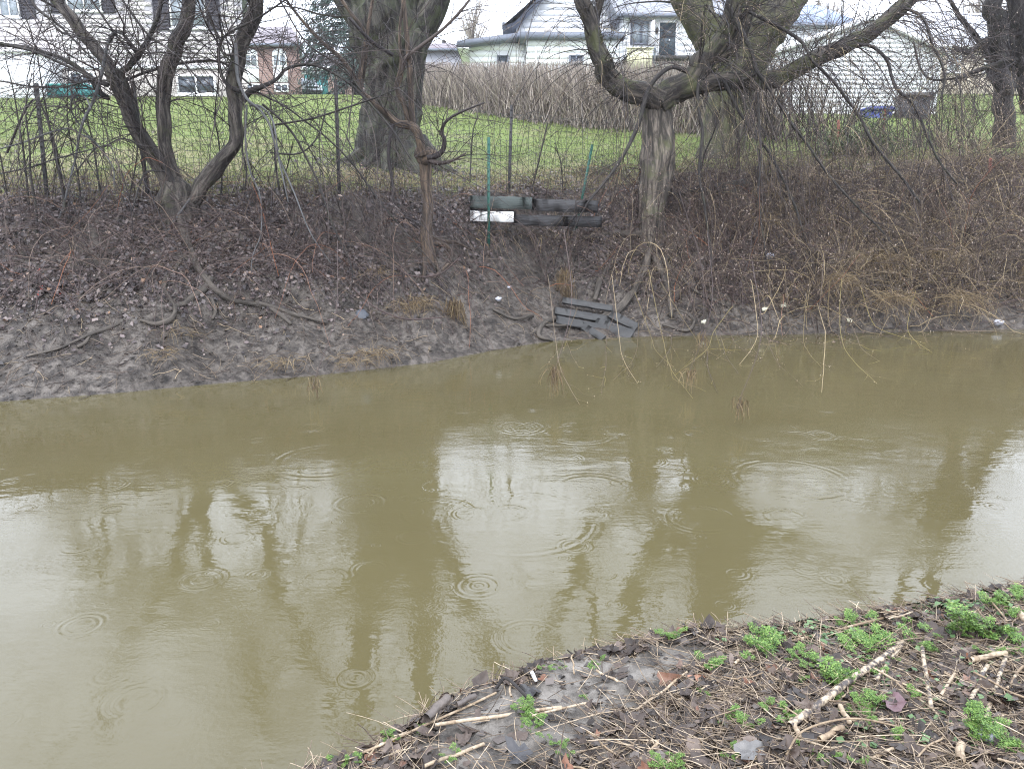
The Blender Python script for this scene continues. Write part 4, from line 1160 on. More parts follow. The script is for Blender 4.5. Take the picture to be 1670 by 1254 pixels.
for q in [[(296, 350, 13), (308, 395, 10), (322, 430, 9), (342, 460, 8), (362, 480, 7), (385, 492, 5), (430, 500, 4)],
          [(300, 420, 7), (288, 442, 7), (274, 452, 6), (268, 470, 6), (278, 488, 6), (287, 505, 6), (280, 522, 6), (258, 530, 6), (232, 522, 4)],
          [(345, 452, 7), (333, 470, 8), (318, 482, 8), (305, 494, 6), (285, 500, 4)],
          [(418, 494, 5), (450, 502, 6), (480, 512, 6), (505, 520, 5), (535, 526, 3)], [(440, 500, 4), (462, 516, 4), (475, 528, 3)],
          [(232, 505, 3), (190, 530, 4), (145, 548, 4), (100, 568, 4), (48, 580, 3)], [(150, 545, 3), (142, 558, 4), (130, 566, 4)],
          [(283, 340, 9), (255, 334, 8), (225, 330, 8), (200, 326, 6)], [(345, 485, 4), (352, 505, 4), (348, 520, 3)]]:
    P = np.array([ground(a, b) + (0, -.03, .0) for a, b, r in q]); R = np.array([r * p[1] / FPX for p, (a, b, r) in zip(P, q)])
    mb = MB(); limb(mb, P, R * .72, 10, .04, .5, .2, seed=int(q[0][0]) % 40, wob=.25); mb.obj('root', M['root'], tl, True, True)

# --- the big furrowed tree on the lawn
gb_ = ground(636, 272); YBG = gb_[1] + .5
tb = empty('big_lawn_tree', (gb_[0], YBG, hz(gb_[0], YBG)), 'huge furrowed grey trunk forking above the lawn behind the wire fence', 'tree')
mb = MB(); P, R = pl([(637, 345, 66), (636, 300, 60), (634, 268, 52), (632, 235, 46), (632, 190, 44), (636, 140, 45), (638, 95, 50), (636, 60, 56), (630, 25, 56), (622, -10, 50)], YBG)
limb(mb, P, R, 84, .025, .12, .2, seed=12, wob=.05, flare=.1); mb.obj('trunk', M['bark_big'], tb, True, True)
bigst = add_limbs(tb, [
    [(625, 40, 44), (605, -5, 40), (575, -60, 32), (545, -130, 26), (520, -240, 20), (510, -380, 13), (480, -560, 8)],
    [(640, 40, 42), (648, -10, 38), (655, -70, 30), (660, -160, 24), (650, -300, 18), (670, -460, 11), (660, -620, 6)],
    [(655, 100, 26), (676, 62, 26), (695, 30, 24), (712, -5, 21), (728, -50, 19), (760, -140, 16), (800, -260, 12), (830, -420, 8)],
    [(632, 100, 20), (600, 55, 18), (572, 20, 15), (548, -15, 12), (500, -80, 9), (430, -180, 6)],
], 'bark_big', (YBG, YBG - .3), 30, ridge=.12)
upper_crown(tb, bigst, 'bark_dark', 'twig_dark', 26, 110, 420, (1.5, 4.0), (0.7, 1.8), (0.3, .9), (0.02, 0.06), (0.3, 1))
# buttress roots running out into the lawn
for q, (a, L, r) in enumerate([(3.5, 1.15, .15), (4.1, .95, .14), (4.7, 1.0, .13), (5.3, 1.1, .15), (5.9, 1.25, .14), (2.9, 1.1, .13)]):
    bx, by = gb_[0] + (.15 if q in (3, 4) else 0), YBG - (.2 if q in (2, 3) else 0)
    pts = [(bx + math.cos(a) * L * t, by + math.sin(a) * L * t, hz(bx + math.cos(a) * L * t, by + math.sin(a) * L * t) + h) for t, h in ((.34, .55), (.46, .30), (.62, .10), (.8, .0), (1.0, -.06))]
    mb = MB(); limb(mb, pts, [r * .8, r * 1.15, r, r * .7, r * .4], 16, .04, .2, .2, seed=q + 3); mb.obj('root', M['bark_big'], tb, True, True)
# second stem of the pair, its foot a little in front
mb = MB(); P, R = pl([(672, 345, 38), (668, 290, 34), (662, 250, 27), (660, 205, 24), (664, 150, 22), (668, 100, 22), (672, 60, 24)], YBG - .32)
limb(mb, P, R, 56, .025, .14, .2, seed=31, flare=.1); mb.obj('trunk', M['bark_big'], tb, True, True)

# --- pollarded small tree between the fence and the mud
gm = ground(694, 428); YM = gm[1] + .1
tm = empty('pollard_shrub', (gm[0], YM, hz(gm[0], YM)), 'small pollarded shrub with knobbly head and orange brown stem on the bank', 'tree')
mb = MB(); P, R = pl([(697, 452, 10), (699, 420, 10), (695, 380, 9), (698, 340, 8.5), (694, 300, 8.5), (694, 272, 10), (690, 256, 12), (684, 246, 9)], YM, YM + .1); limb(mb, P, R, 14, .04, .16, .1, seed=2, flare=.2); mb.obj('trunk', M['bark_orange'], tm, True, True)
mb = MB(); c = at(692, 255, YM + .1)
P, R = pl([(680, 262, 8), (690, 256, 17), (702, 252, 13), (712, 250, 6)], YM + .08); limb(mb, P, R, 14, .03, .5, .25, seed=8); mb.obj('knob', M['bark_orange'], tm, True, True)
stM = add_limbs(tm, [
    [(692, 252, 9), (684, 228, 9), (676, 208, 9), (660, 202, 8), (645, 198, 7.5), (630, 184, 7), (610, 168, 6), (594, 156, 6), (586, 142, 5), (592, 100, 4), (600, 50, 3.5), (610, -10, 3), (625, -100, 2)],
    [(690, 246, 5), (676, 206, 5), (670, 172, 5), (670, 132, 5.5), (668, 100, 4.5), (663, 54, 4.5), (657, 0, 4.5), (652, -80, 4), (640, -200, 3)],
    [(664, 196, 4.5), (658, 172, 5), (648, 145, 5), (652, 125, 5.5), (655, 108, 4), (652, 60, 3), (660, 0, 2.5), (690, -70, 2)],
    [(588, 150, 4), (575, 120, 4), (552, 92, 4), (520, 65, 3), (480, 20, 2.5), (440, -40, 2)],
    [(588, 145, 4), (596, 105, 3), (598, 60, 3), (570, 20, 3), (550, -10, 2.5)],
], 'bark_orange', (YM, YM - .2), 10, thin=.85, rough=.2, wob=.3)
stM += add_limbs(tm, [
    [(698, 258, 5), (712, 254, 5), (722, 244, 4), (724, 228, 3.5), (720, 216, 3), (728, 198, 2.4), (750, 184, 1.8), (790, 168, 1)],
    [(700, 262, 4), (716, 266, 3.5), (738, 262, 2), (760, 250, 1.2)], [(655, 115, 4), (662, 95, 3.5), (690, 72, 3), (722, 48, 2.4), (752, 18, 2), (780, -20, 1.5)],
    [(642, 90, 3), (618, 76, 3), (600, 62, 3), (570, 30, 2)], [(640, 202, 3), (634, 250, 3), (640, 300, 2.5), (640, 330, 2)],
], 'twig_dark', (YM - .1, YM - .3), 8, rough=.16, wob=.2, name='branch')
A = shoots(stM, 90, (0.5, 1.6), (0.004, 0.008), 9, (0.4, 1.1), 0.3, 0.12, 0.15, (0.1, .9))
B = shoots(A, 320, (0.2, 0.9), (0.0028, 0.0045), 7, (0.4, 1.1), 0.3, 0.14)
H = shoots(stM, 110, (1.0, 2.6), (0.003, 0.006), 14, (0.8, 1.6), 1.0, 0.08, 0.1, (0.05, .5))
mb = MB()
for q, s in ((A, 5), (B, 3), (H, 4)): strand_mesh(mb, *q, sides=s)
mb.obj('twigs', M['twig_dark'], tm, kind='stuff')
for q in [[(698, 400, 6), (715, 400, 6), (732, 408, 5), (736, 425, 5), (725, 440, 5), (708, 456, 3)], [(700, 385, 5), (718, 395, 5), (745, 400, 4), (770, 412, 2)], [(693, 425, 6), (692, 445, 5), (690, 462, 3)], [(704, 410, 4), (712, 430, 4), (716, 446, 3)]]:
    P = np.array([ground(a, b) + (0, -.04, .03) for a, b, r in q]); R = np.array([r * p[1] / FPX for p, (a, b, r) in zip(P, q)])
    mb = MB(); limb(mb, P, R * .72, 9, .04, .5, .2, seed=int(q[0][0]) % 40); mb.obj('root', M['bark_orange'], tm, True, True)

# --- the willow leaning over the water
gw = ground(1062, 405); YWI = gw[1] + .15
tw = empty('willow', (gw[0], YWI, hz(gw[0], YWI)), 'dark willow with a level limb and curtains of drooping twigs over the bank', 'tree')
mb = MB(); P, R = pl([(1060, 425, 22), (1062, 395, 19), (1064, 350, 20), (1070, 300, 22), (1074, 250, 23), (1072, 205, 20), (1070, 175, 21), (1075, 150, 22)], YWI, YWI + .3)
limb(mb, P, R, 40, .025, .25, .25, seed=6, flare=.3); mb.obj('trunk', M['bark_trunk'], tw, True, True)
stW = add_limbs(tw, [
    [(1078, 165, 18), (1052, 152, 18), (1022, 148, 16), (1000, 136, 15), (984, 112, 14), (974, 85, 13), (970, 55, 12), (962, 25, 12), (948, -8, 12), (930, -60, 11), (900, -140, 9), (880, -260, 6)],
    [(1072, 165, 18), (1100, 150, 16), (1140, 140, 15), (1180, 133, 14), (1215, 132, 14), (1260, 126, 12), (1300, 112, 12), (1340, 92, 11.5), (1380, 74, 11), (1420, 52, 11), (1455, 24, 11), (1490, -8, 10), (1550, -60, 8), (1620, -140, 6)],
    [(1085, 155, 18), (1115, 140, 18), (1140, 112, 17), (1158, 88, 16), (1176, 62, 15), (1188, 30, 14), (1196, -6, 13), (1205, -70, 12), (1190, -170, 9), (1200, -300, 6)],
    [(1150, 105, 11), (1185, 84, 10), (1210, 48, 9), (1226, 10, 8), (1250, -60, 6), (1290, -160, 4)],
    [(972, 60, 7), (974, 25, 6), (980, -5, 5), (1000, -80, 4), (1010, -180, 3)],
], 'bark_willow', (YWI + .1, YWI - .1), 24, step=.035, rough=.2, ridge=.15, wob=.3)
armW = add_limbs(tw, [
    [(1120, 118, 5), (1095, 110, 6), (1070, 128, 6), (1055, 152, 6), (1048, 180, 6), (1038, 210, 6), (1022, 245, 5), (1004, 275, 4.5), (985, 300, 4), (960, 330, 3), (935, 375, 2)],
    [(1188, 10, 6), (1198, 30, 6), (1215, 62, 6), (1228, 90, 5), (1232, 112, 5), (1244, 130, 4), (1265, 160, 4), (1290, 200, 4), (1320, 240, 3.5), (1350, 285, 3.5), (1390, 330, 3), (1440, 380, 2.5), (1480, 440, 2)],
    [(1222, 20, 4), (1262, 40, 5), (1300, 62, 4.5), (1315, 82, 4), (1325, 100, 3.5), (1360, 135, 4), (1400, 190, 4), (1425, 235, 4), (1470, 290, 3.5), (1500, 330, 3)],
    [(1400, 72, 4.5), (1425, 78, 4.5), (1446, 98, 4.5), (1455, 130, 4), (1466, 150, 4), (1490, 172, 4), (1510, 215, 3.5), (1530, 260, 3), (1560, 300, 2.5)],
    [(1140, 130, 5), (1138, 170, 4.5), (1146, 220, 4), (1140, 280, 4), (1150, 340, 3.5), (1160, 420, 3), (1155, 500, 2)],
    [(1478, 14, 4), (1505, 30, 4), (1520, 70, 3.5), (1540, 120, 3), (1535, 160, 3)], [(1490, 70, 3), (1500, 110, 3), (1520, 130, 3), (1560, 128, 2.5), (1600, 122, 2)],
    [(1180, 130, 5), (1210, 190, 4.5), (1240, 230, 4), (1262, 262, 4), (1290, 320, 3.5), (1310, 380, 3), (1330, 450, 2.5), (1340, 520, 1.6)],
    [(1210, 132, 4), (1240, 122, 4), (1236, 160, 4), (1240, 230, 4), (1238, 330, 3), (1250, 430, 2)],
], 'bark_dark', (YWI - .2, YWI - 1.0), 8, thin=.55, rough=.1, wob=.35, name='branch')
NW = 300
P, R = cat_strands([as_strand(*s, K=20) for s in stW[:3] + [stW[1], stW[1]]])
p, D, pr = spawn(P, R, NW, (0.12, 0.85), (0.7, 1.5), 0.2)
D[:, 1] -= 0.35
A = (strands(p, D, rng.uniform(1.2, 3.9, NW), 16, rng.uniform(0.5, 1.3, NW), 0.09), taper(NW, 16, rng.uniform(.004, .009, NW), 0.3))
A2 = shoots(armW, 220, (0.8, 2.6), (0.0035, 0.007), 13, (0.4, 1.1), 0.8, 0.09, 0.0, (0.1, .95))
B = shoots([A], 1100, (0.25, 1.1), (0.0025, 0.004), 8, (0.3, 0.9), 0.7, 0.12)
B2 = shoots([A2], 700, (0.2, 0.8), (0.0025, 0.0038), 7, (0.3, 0.9), 0.7, 0.12)
mb = MB(); mb2 = MB()
def keep_dry(P, R, lo=0.03):
    """twigs stop at the water and at the ground"""
    z = np.maximum(height(P[..., 0], P[..., 1]), 0) + lo
    d = np.maximum(z - P[..., 2], 0)
    P = P.copy(); P[..., 2] += d * 0.96
    return P, R
for q, s in ((A, 4), (A2, 4)): strand_mesh(mb, *keep_dry(*q), sides=s)
mb.obj('drooping_twigs', M['twig_dark'], tw, kind='stuff')
for q, s in ((B, 3), (B2, 3)): strand_mesh(mb2, *keep_dry(*q), sides=s)
mb2.obj('fine_twigs', M['twig_tan'], tw, kind='stuff')
mb = MB()
Q = np.concatenate([B[0][:, 2:].reshape(-1, 3), B2[0][:, 2:].reshape(-1, 3)])
Q = Q[rng.random(len(Q)) < .32]; lumps(mb, Q, rng.uniform(.004, .009, len(Q)), 1.5); mb.obj('buds', M['bud'], tw, kind='stuff')
A3 = shoots(stW, 210, (.4, 1.9), (.0045, .009), 10, (.5, 1.4), .4, .12, .15, (.1, .75))
B3 = shoots(A3, 900, (.2, 1.0), (.003, .0042), 7, (.4, 1.1), .5, .13)
mb = MB(); strand_mesh(mb, *A3, sides=4); strand_mesh(mb, *B3, sides=3); mb.obj('side_twigs', M['twig_dark'], tw, kind='stuff')
upper_crown(tw, stW, 'bark_dark', 'twig_dark', 18, 80, 280, (1.2, 3.0), (0.6, 1.6), (0.3, .8), (0.015, 0.035), (0.66, 1), .3)
for q in [[(1060, 410, 14), (1050, 440, 11), (1038, 465, 10), (1022, 490, 10), (1005, 508, 9), (985, 518, 8), (955, 524, 7), (930, 530, 5), (890, 532, 3)],
          [(1065, 420, 9), (1080, 450, 8), (1090, 480, 6), (1095, 515, 5)], [(1045, 385, 8), (1010, 382, 7), (980, 385, 6), (955, 388, 5), (940, 378, 4)],
          [(1055, 410, 8), (1020, 420, 7), (990, 440, 7), (975, 465, 6), (970, 490, 4)], [(1100, 505, 5), (1120, 512, 5), (1130, 525, 5), (1118, 540, 4), (1080, 530, 3)],
          [(870, 515, 4), (840, 520, 3), (805, 506, 3)], [(905, 520, 5), (885, 528, 5), (878, 548, 5), (900, 556, 3)], [(1075, 400, 6), (1085, 430, 5), (1110, 455, 5), (1140, 480, 4), (1185, 500, 3)]]:
    P = np.array([ground(a, b) + (0, -.05, .01) for a, b, r in q]); R = np.array([r * p[1] / FPX for p, (a, b, r) in zip(P, q)])
    mb = MB(); limb(mb, P, R * .72, 10, .04, .5, .2, seed=int(q[0][0]) % 40, wob=.3); mb.obj('root', M['root'], tw, True, True)

# --- the mossy trunk behind the willow
gs = ground(1178, 262); YMS = gs[1] + .8
ts = empty('mossy_tree', (gs[0], YMS, hz(gs[0], YMS)), 'thick leaning trunk coated in yellow green moss behind the willow', 'tree')
mb = MB(); P, R = pl([(1172, 285, 44), (1176, 255, 36), (1184, 205, 32), (1194, 150, 34), (1208, 100, 38), (1226, 55, 44), (1248, 15, 50), (1268, -25, 50)], YMS)
limb(mb, P, R, 48, .04, .12, .1, seed=22, flare=.3); mb.obj('trunk', M['bark_moss'], ts, True, True)
stS = add_limbs(ts, [
    [(1260, -10, 40), (1268, -50, 32), (1262, -120, 25), (1245, -230, 18), (1255, -360, 11), (1230, -500, 6)],
    [(1250, 0, 32), (1235, -60, 26), (1210, -140, 20), (1215, -260, 14), (1190, -400, 8)],
    [(1192, 120, 26), (1168, 82, 25), (1148, 45, 25), (1128, 8, 24), (1108, -30, 23), (1085, -90, 19), (1070, -180, 14), (1040, -300, 8)],
    [(1225, 60, 12), (1165, 35, 9), (1152, 5, 8), (1150, -40, 7), (1120, -120, 5)],
], 'bark_moss', (YMS, YMS - .3), 30, ridge=.08)
upper_crown(ts, stS, 'bark_dark', 'twig_dark', 20, 90, 380, (1.5, 3.8), (0.8, 1.9), (0.3, .9), (0.02, 0.05), (0.35, 1))

# --- dark trees at the right edge
for k, (px, py, Yd, label, polys) in enumerate([
    (1640, 250, 1.2, 'dark many branched tree with two crooked stems right of the garage', [
        [(1640, 255, 18), (1638, 200, 15), (1632, 140, 14), (1626, 80, 13), (1622, 30, 12), (1620, -20, 11), (1610, -120, 9), (1630, -260, 6)],
        [(1645, 150, 9), (1655, 110, 9), (1648, 60, 8), (1655, 10, 8), (1665, -60, 7), (1690, -180, 5)],
        [(1628, 60, 6), (1600, 72, 5), (1580, 85, 4), (1555, 78, 3)], [(1625, 40, 6), (1645, 28, 6), (1650, 10, 5), (1640, -10, 4)], [(1630, 130, 5), (1590, 60, 4), (1560, 20, 3), (1530, -30, 2)]]),
    (1700, 262, .6, 'dark leaning tree cut by the far end of the bank scrub', [
        [(1702, 262, 20), (1694, 200, 17), (1684, 140, 16), (1672, 70, 15), (1664, 10, 14), (1660, -60, 12), (1680, -200, 8), (1700, -330, 5)],
        [(1680, 120, 7), (1650, 100, 6), (1610, 110, 4), (1560, 128, 3)]])]):
    g = ground(px, py); Yt = g[1] + Yd
    t_ = empty('edge_tree', (g[0], Yt, hz(g[0], Yt)), label, 'tree', 'dark trees at the end of the bank')
    st = add_limbs(t_, polys, 'bark_dark', (Yt, Yt - .3), 16, rough=.2, ridge=.08, wob=.3, name='stem')
    A = shoots(st, 110, (0.8, 2.6), (0.006, 0.014), 10, (0.5, 1.3), 0.35, 0.14, 0.1, (0.15, .9))
    B = shoots(A, 420, (0.4, 1.4), (0.0035, 0.006), 8, (0.4, 1.1), 0.5, 0.14)
    C = shoots(B, 1100, (0.15, 0.6), (0.0025, 0.0036), 6, (0.4, 1.1), 0.5, 0.14)
    mb = MB()
    for q, s in ((A, 5), (B, 4), (C, 3)): strand_mesh(mb, *keep_dry(*q), sides=s)
    mb.obj('crown', M['twig_dark'], t_, kind='stuff')
    mb = MB(); Q = C[0][:, 3:].reshape(-1, 3); Q = Q[rng.random(len(Q)) < .25]; lumps(mb, Q, rng.uniform(.005, .011, len(Q)), 1.4); mb.obj('buds', M['bud'], t_, kind='stuff')

# --- spruce and the bare tree on the skyline
YP = 39.0
c = at(582, 168, YP)
sp = empty('spruce', (c[0], YP, hz(c[0], YP)), 'blue green spruce with drooping boughs behind the huge furrowed trunk', 'tree')
mb = MB(); z0 = hz(c[0], YP); limb(mb, [(c[0], YP, z0 - .2), (c[0], YP, z0 + 6), (c[0], YP, z0 + 14)], [.22, .15, .03], 10, .3, .1); mb.obj('trunk', M['bark_dark'], sp, True, True)
N = 320
h = rng.uniform(0.03, 1, N) ** 1.1; az = rng.uniform(0, 6.283, N)
LB = 3.1 * (1 - h) ** .75 + .25
P0 = np.stack([np.full(N, c[0]), np.full(N, YP), z0 + .2 + 13.6 * h], -1)
S = strands(P0, np.stack([np.cos(az), np.sin(az), np.full(N, .15)], -1), LB, 8, .35, .06)
mb = MB(); strand_mesh(mb, S, taper(N, 8, .03, .2), 4); mb.obj('boughs', M['bark_dark'], sp, kind='stuff')
n = 34000
i = rng.integers(0, N, n); t = rng.uniform(.15, 1, n) * 6.99; k = t.astype(int); f = (t - k)[:, None]
Q = S[i, k] * (1 - f) + S[i, k + 1] * f + rng.normal(0, 1, (n, 3)) * (.13, .13, .08)
d = S[i, k + 1] - S[i, k]; d /= np.linalg.norm(d, axis=1)[:, None]
d = d + rng.normal(0, .5, (n, 3)); d[:, 2] -= .55; d /= np.linalg.norm(d, axis=1)[:, None]
u = np.cross(d, rng.normal(size=(n, 3))); u /= np.linalg.norm(u, axis=1)[:, None]
Ls, Ws = rng.uniform(.14, .32, n)[:, None], rng.uniform(.025, .055, n)[:, None]
V = np.stack([Q - u * Ws * .5, Q + u * Ws * .5, Q + d * Ls + u * Ws * .2, Q + d * Ls - u * Ws * .2], 1)
mb = MB(); mb.add(V.reshape(-1, 3), np.arange(n * 4).reshape(n, 4)); mb.obj('foliage', M['spruce'], sp, kind='stuff')

YT = 90.0
for px, hgt, lab in ((772, 9.5, 'bare fine twigged tree on the skyline above the low stucco house'), (1345, 9, 'pale bare tree on the skyline behind the blue grey roof'), (1590, 10, 'pale bare tree far behind the beige house roof')):
    c = at(px, 100, YT); z0 = hz(c[0], YT)
    st_ = empty('skyline_tree', (c[0], YT, z0), lab, 'tree', 'bare trees on the skyline')
    mb = MB(); tp = limb(mb, [(c[0], YT, z0 - .2), (c[0] + .1, YT, z0 + hgt * .4), (c[0], YT, z0 + hgt * .8)], [.22, .16, .05], 8, .4, .1); mb.obj('trunk', M['bark_dark'], st_, True, True)
    A = shoots([tp], 60, (2.5, 5), (.04, .07), 9, (.3, .9), 0.0, .08, .35, (.25, 1))
    B = shoots(A, 420, (1, 2.4), (.016, .026), 7, (.3, .8), 0.0, .1, .3)
    C = shoots(B, 1500, (.5, 1.4), (.009, .014), 5, (.3, .8), 0.0, .1, .2)
    mb = MB(); strand_mesh(mb, *A, sides=4); strand_mesh(mb, *B, sides=3); strand_mesh(mb, *C, sides=3); mb.obj('crown', M['hedge_twig'], st_, kind='stuff')

# --- bare clipped hedge
hp = [(a, b, c * 1.28) for a, b, c in [(668, 178, 24.2), (740, 184, 22.8), (800, 190, 21.6), (880, 198, 20.4), (960, 206, 19.2), (1050, 216, 18.0), (1160, 224, 17.0), (1270, 228, 16.6)]]
HP = np.array([[at(a, 150, Y)[0], Y] for a, b, Y in hp])
hedge = empty('hedge', (HP[3, 0], HP[3, 1], hz(*HP[3])), 'long clipped bare hedge of upright brown stems across the lawn', 'hedge')
n = 4300
u = rng.uniform(0, len(HP) - 1.001, n); k = u.astype(int); f = (u - k)[:, None]
B0 = HP[k] * (1 - f) + HP[k + 1] * f
B0 = B0 + rng.normal(0, .32, (n, 2))
zb = height(B0[:, 0], B0[:, 1])
TOPK = (-SP + CP * (CY - 106) / FPX) / (CP + SP * (CY - 106) / FPX)
topz = EYE + B0[:, 1] * TOPK
topz = topz + rng.normal(0, .06, n) + np.where(rng.random(n) < .08, rng.uniform(0, .2, n), 0)
lift = np.where(rng.random(n) < .45, rng.uniform(0.0, .6, n), 0) * (topz - zb)
P0 = np.column_stack([B0, zb + lift])
D = rng.normal(0, .28, (n, 3)); D[:, 2] = 1
Lh = np.maximum(topz - zb - lift, .15)
S = strands(P0, D, Lh * 1.04, 7, 0, .13)
S[:, :, 2] = np.minimum(S[:, :, 2], topz[:, None] + .05)
mb = MB(); strand_mesh(mb, S, taper(n, 7, rng.uniform(.006, .016, n), .45), 3)
B = shoots((S, taper(n, 7, .01, .5)), 7000, (.15, .5), (.003, .006), 5, (.3, 1.0), 0, .15, .3)
B[0][..., 2] = np.minimum(B[0][..., 2], EYE + B[0][..., 1] * TOPK + .08)
strand_mesh(mb, *B, sides=3)
mb.obj('stems', M['hedge_twig'], hedge, kind='stuff')

# --- bare scrub bushes in front of the garage and along its side, the green shrub
def bush(name, px, py, Yd, label, cat, n, L, r, mat, group=None, spread=.5, lean=.45, fine=3, droop=.25, lmat=None, into=None):
    g = ground(px, py); Y0 = g[1] + Yd
    o = None if into else empty(name, (g[0], Y0, hz(g[0], Y0)), label, cat, group)
    b = np.column_stack([g[0] + rng.normal(0, spread, n), Y0 + rng.normal(0, spread * .6, n)])
    P0 = np.column_stack([b, height(b[:, 0], b[:, 1]) - .03])
    D = rng.normal(0, lean, (n, 3)); D[:, 2] = 1
    A = (strands(P0, D, rng.uniform(L[0], L[1], n), 10, rng.uniform(0, droop * 2, n), .1), taper(n, 10, rng.uniform(r[0], r[1], n), .3))
    B = shoots(A, n * fine, (L[0] * .25, L[1] * .4), (r[0] * .5, r[0] * .8), 7, (.35, 1.0), droop, .13, .1)
    C = shoots(B, n * fine * 2, (L[0] * .1, L[1] * .2), (.0024, .0034), 5, (.35, 1.0), droop, .13, .1)
    if into:
        strand_mesh(into[mat], *keep_dry(*A), sides=4); strand_mesh(into[lmat or mat], *keep_dry(*B), sides=3); strand_mesh(into[lmat or mat], *keep_dry(*C), sides=3)
        return A, B, C, o
    mb = MB(); strand_mesh(mb, *keep_dry(*A), sides=4); mb.obj('stems', M[mat], o, kind='stuff')
    mb = MB(); strand_mesh(mb, *keep_dry(*B), sides=3); strand_mesh(mb, *keep_dry(*C), sides=3); mb.obj('twigs', M[lmat or mat], o, kind='stuff')
    return A, B, C, o
for px, py, lab in ((1290, 238, 'bare upright bush between the mossy trunk and the garage'), (1345, 240, 'bare bush in front of the left half of the garage'), (1400, 236, 'bare bush under the garage gable behind the green shrub')):
    bush('bare_bush', px, py, .9, lab, 'bush', 40, (1.4, 3.0), (.008, .017), 'twig_dark', 'bare bushes in front of the garage', .35, .32, lmat='hedge_twig')
bush('bare_bush', 1575, 250, .8, 'bare twiggy bush right of the garage corner', 'bush', 70, (1.0, 2.2), (.006, .014), 'twig_dark', 'bare bushes in front of the garage', .6, .4, lmat='twig_tan')
g = ground(1415, 262); Y0 = g[1] + .5
ev = empty('green_shrub', (g[0], Y0, hz(g[0], Y0)), 'low green leafy shrub in front of the blue bin', 'shrub')
n = 120; D = rng.normal(0, .8, (n, 3)); D[:, 2] = .8
P0 = np.column_stack([g[0] + rng.normal(0, .35, n), Y0 + rng.normal(0, .25, n), np.full(n, hz(g[0], Y0))])
S = strands(P0, D, rng.uniform(.5, 1.25, n), 8, .25, .1)
mb = MB(); strand_mesh(mb, S, taper(n, 8, .008, .4), 3); mb.obj('stems', M['twig_dark'], ev, kind='stuff')
def leaves_on(S, n, size, mat, name, parent, tr=(.3, 1), jit=.05, asp=.45, droop=0.0):
    N, K = S.shape[:2]
    i = rng.integers(0, N, n); t = rng.uniform(*tr, n) * (K - 1.01); k = t.astype(int); f = (t - k)[:, None]
    Q = S[i, k] * (1 - f) + S[i, k + 1] * f + rng.normal(0, jit, (n, 3))
    d = rng.normal(size=(n, 3)); d[:, 2] -= droop; d /= np.linalg.norm(d, axis=1)[:, None]
    u = np.cross(d, rng.normal(size=(n, 3))); u /= np.linalg.norm(u, axis=1)[:, None]
    s = rng.uniform(size[0], size[1], n)[:, None]
    V = np.stack([Q, Q + d * s * .5 - u * s * asp, Q + d * s, Q + d * s * .5 + u * s * asp], 1)
    mb = MB(); mb.add(V.reshape(-1, 3), np.arange(n * 4).reshape(n, 4)); mb.obj(name, mat, parent, kind='stuff')
leaves_on(S, 5200, (.03, .08), M['yew'], 'foliage', ev, (.2, 1), .09, .25)

g = ground(985, 292); Y0 = g[1] + .25
ev = empty('low_evergreen', (g[0], Y0, hz(g[0], Y0)), 'small olive leaved bush at the fence right of the leaning green stake', 'shrub')
n = 60; D = rng.normal(0, .7, (n, 3)); D[:, 2] = .8
P0 = np.column_stack([g[0] + rng.normal(0, .3, n), Y0 + rng.normal(0, .15, n), np.full(n, hz(g[0], Y0))])
S = strands(P0, D, rng.uniform(.25, .6, n), 7, .2, .1)
mb = MB(); strand_mesh(mb, S, taper(n, 7, .005, .4), 3); mb.obj('stems', M['twig_dark'], ev, kind='stuff')
leaves_on(S, 900, (.02, .05), M['yew'], 'foliage', ev, (.2, 1), .06, .25)

# --- brambles and suckers on the right bank
BR = [(985, 400), (1105, 330), (1160, 380), (1190, 330), (1210, 450), (1250, 390), (1270, 470), (1300, 330), (1330, 420), (1365, 350), (1390, 470), (1420, 400),
      (1450, 340), (1480, 460), (1510, 380), (1550, 430), (1570, 350), (1610, 470), (1640, 400), (1665, 340), (1150, 290), (1240, 300), (1400, 300), (1520, 310), (1620, 300), (1700, 430), (1060, 380), (1130, 480), (1190, 480), (1230, 330), (1330, 320), (1310, 500), (1360, 505), (1440, 420), (1470, 320), (1480, 500), (1545, 490), (1590, 400), (1650, 480), (1040, 350), (1340, 380), (1500, 440), (1760, 420), (1830, 380), (1780, 340), (1860, 440), (1900, 400), (1930, 350), (1960, 440), (2020, 400), (1628, 284), (1665, 278), (1600, 280), (1690, 290)]
into = {'twig_tan': MB(), 'twig_red': MB()}; bud_mb = MB()
for k, (px, py) in enumerate(BR):
    tan = (px > 1280) and k % 3 != 0
    A, B, C, o = bush('bramble', px, py, 0.0, 'bare thicket of arching bramble stems on the right part of the far bank', 'bramble', 58 if px > 1020 else 22, (0.5, 2.2), (.004, .009), 'twig_tan' if tan else 'twig_red', 'brambles on the right bank', .5, .8, 3, .8, 'twig_tan' if (tan or k % 2) else 'twig_red', into)
    Q = np.concatenate([keep_dry(*B)[0][:, 3:].reshape(-1, 3), keep_dry(*C)[0][:, 2:].reshape(-1, 3)]); Q = Q[rng.random(len(Q)) < .09]
    lumps(bud_mb, Q, rng.uniform(.006, .012, len(Q)), 1.4)
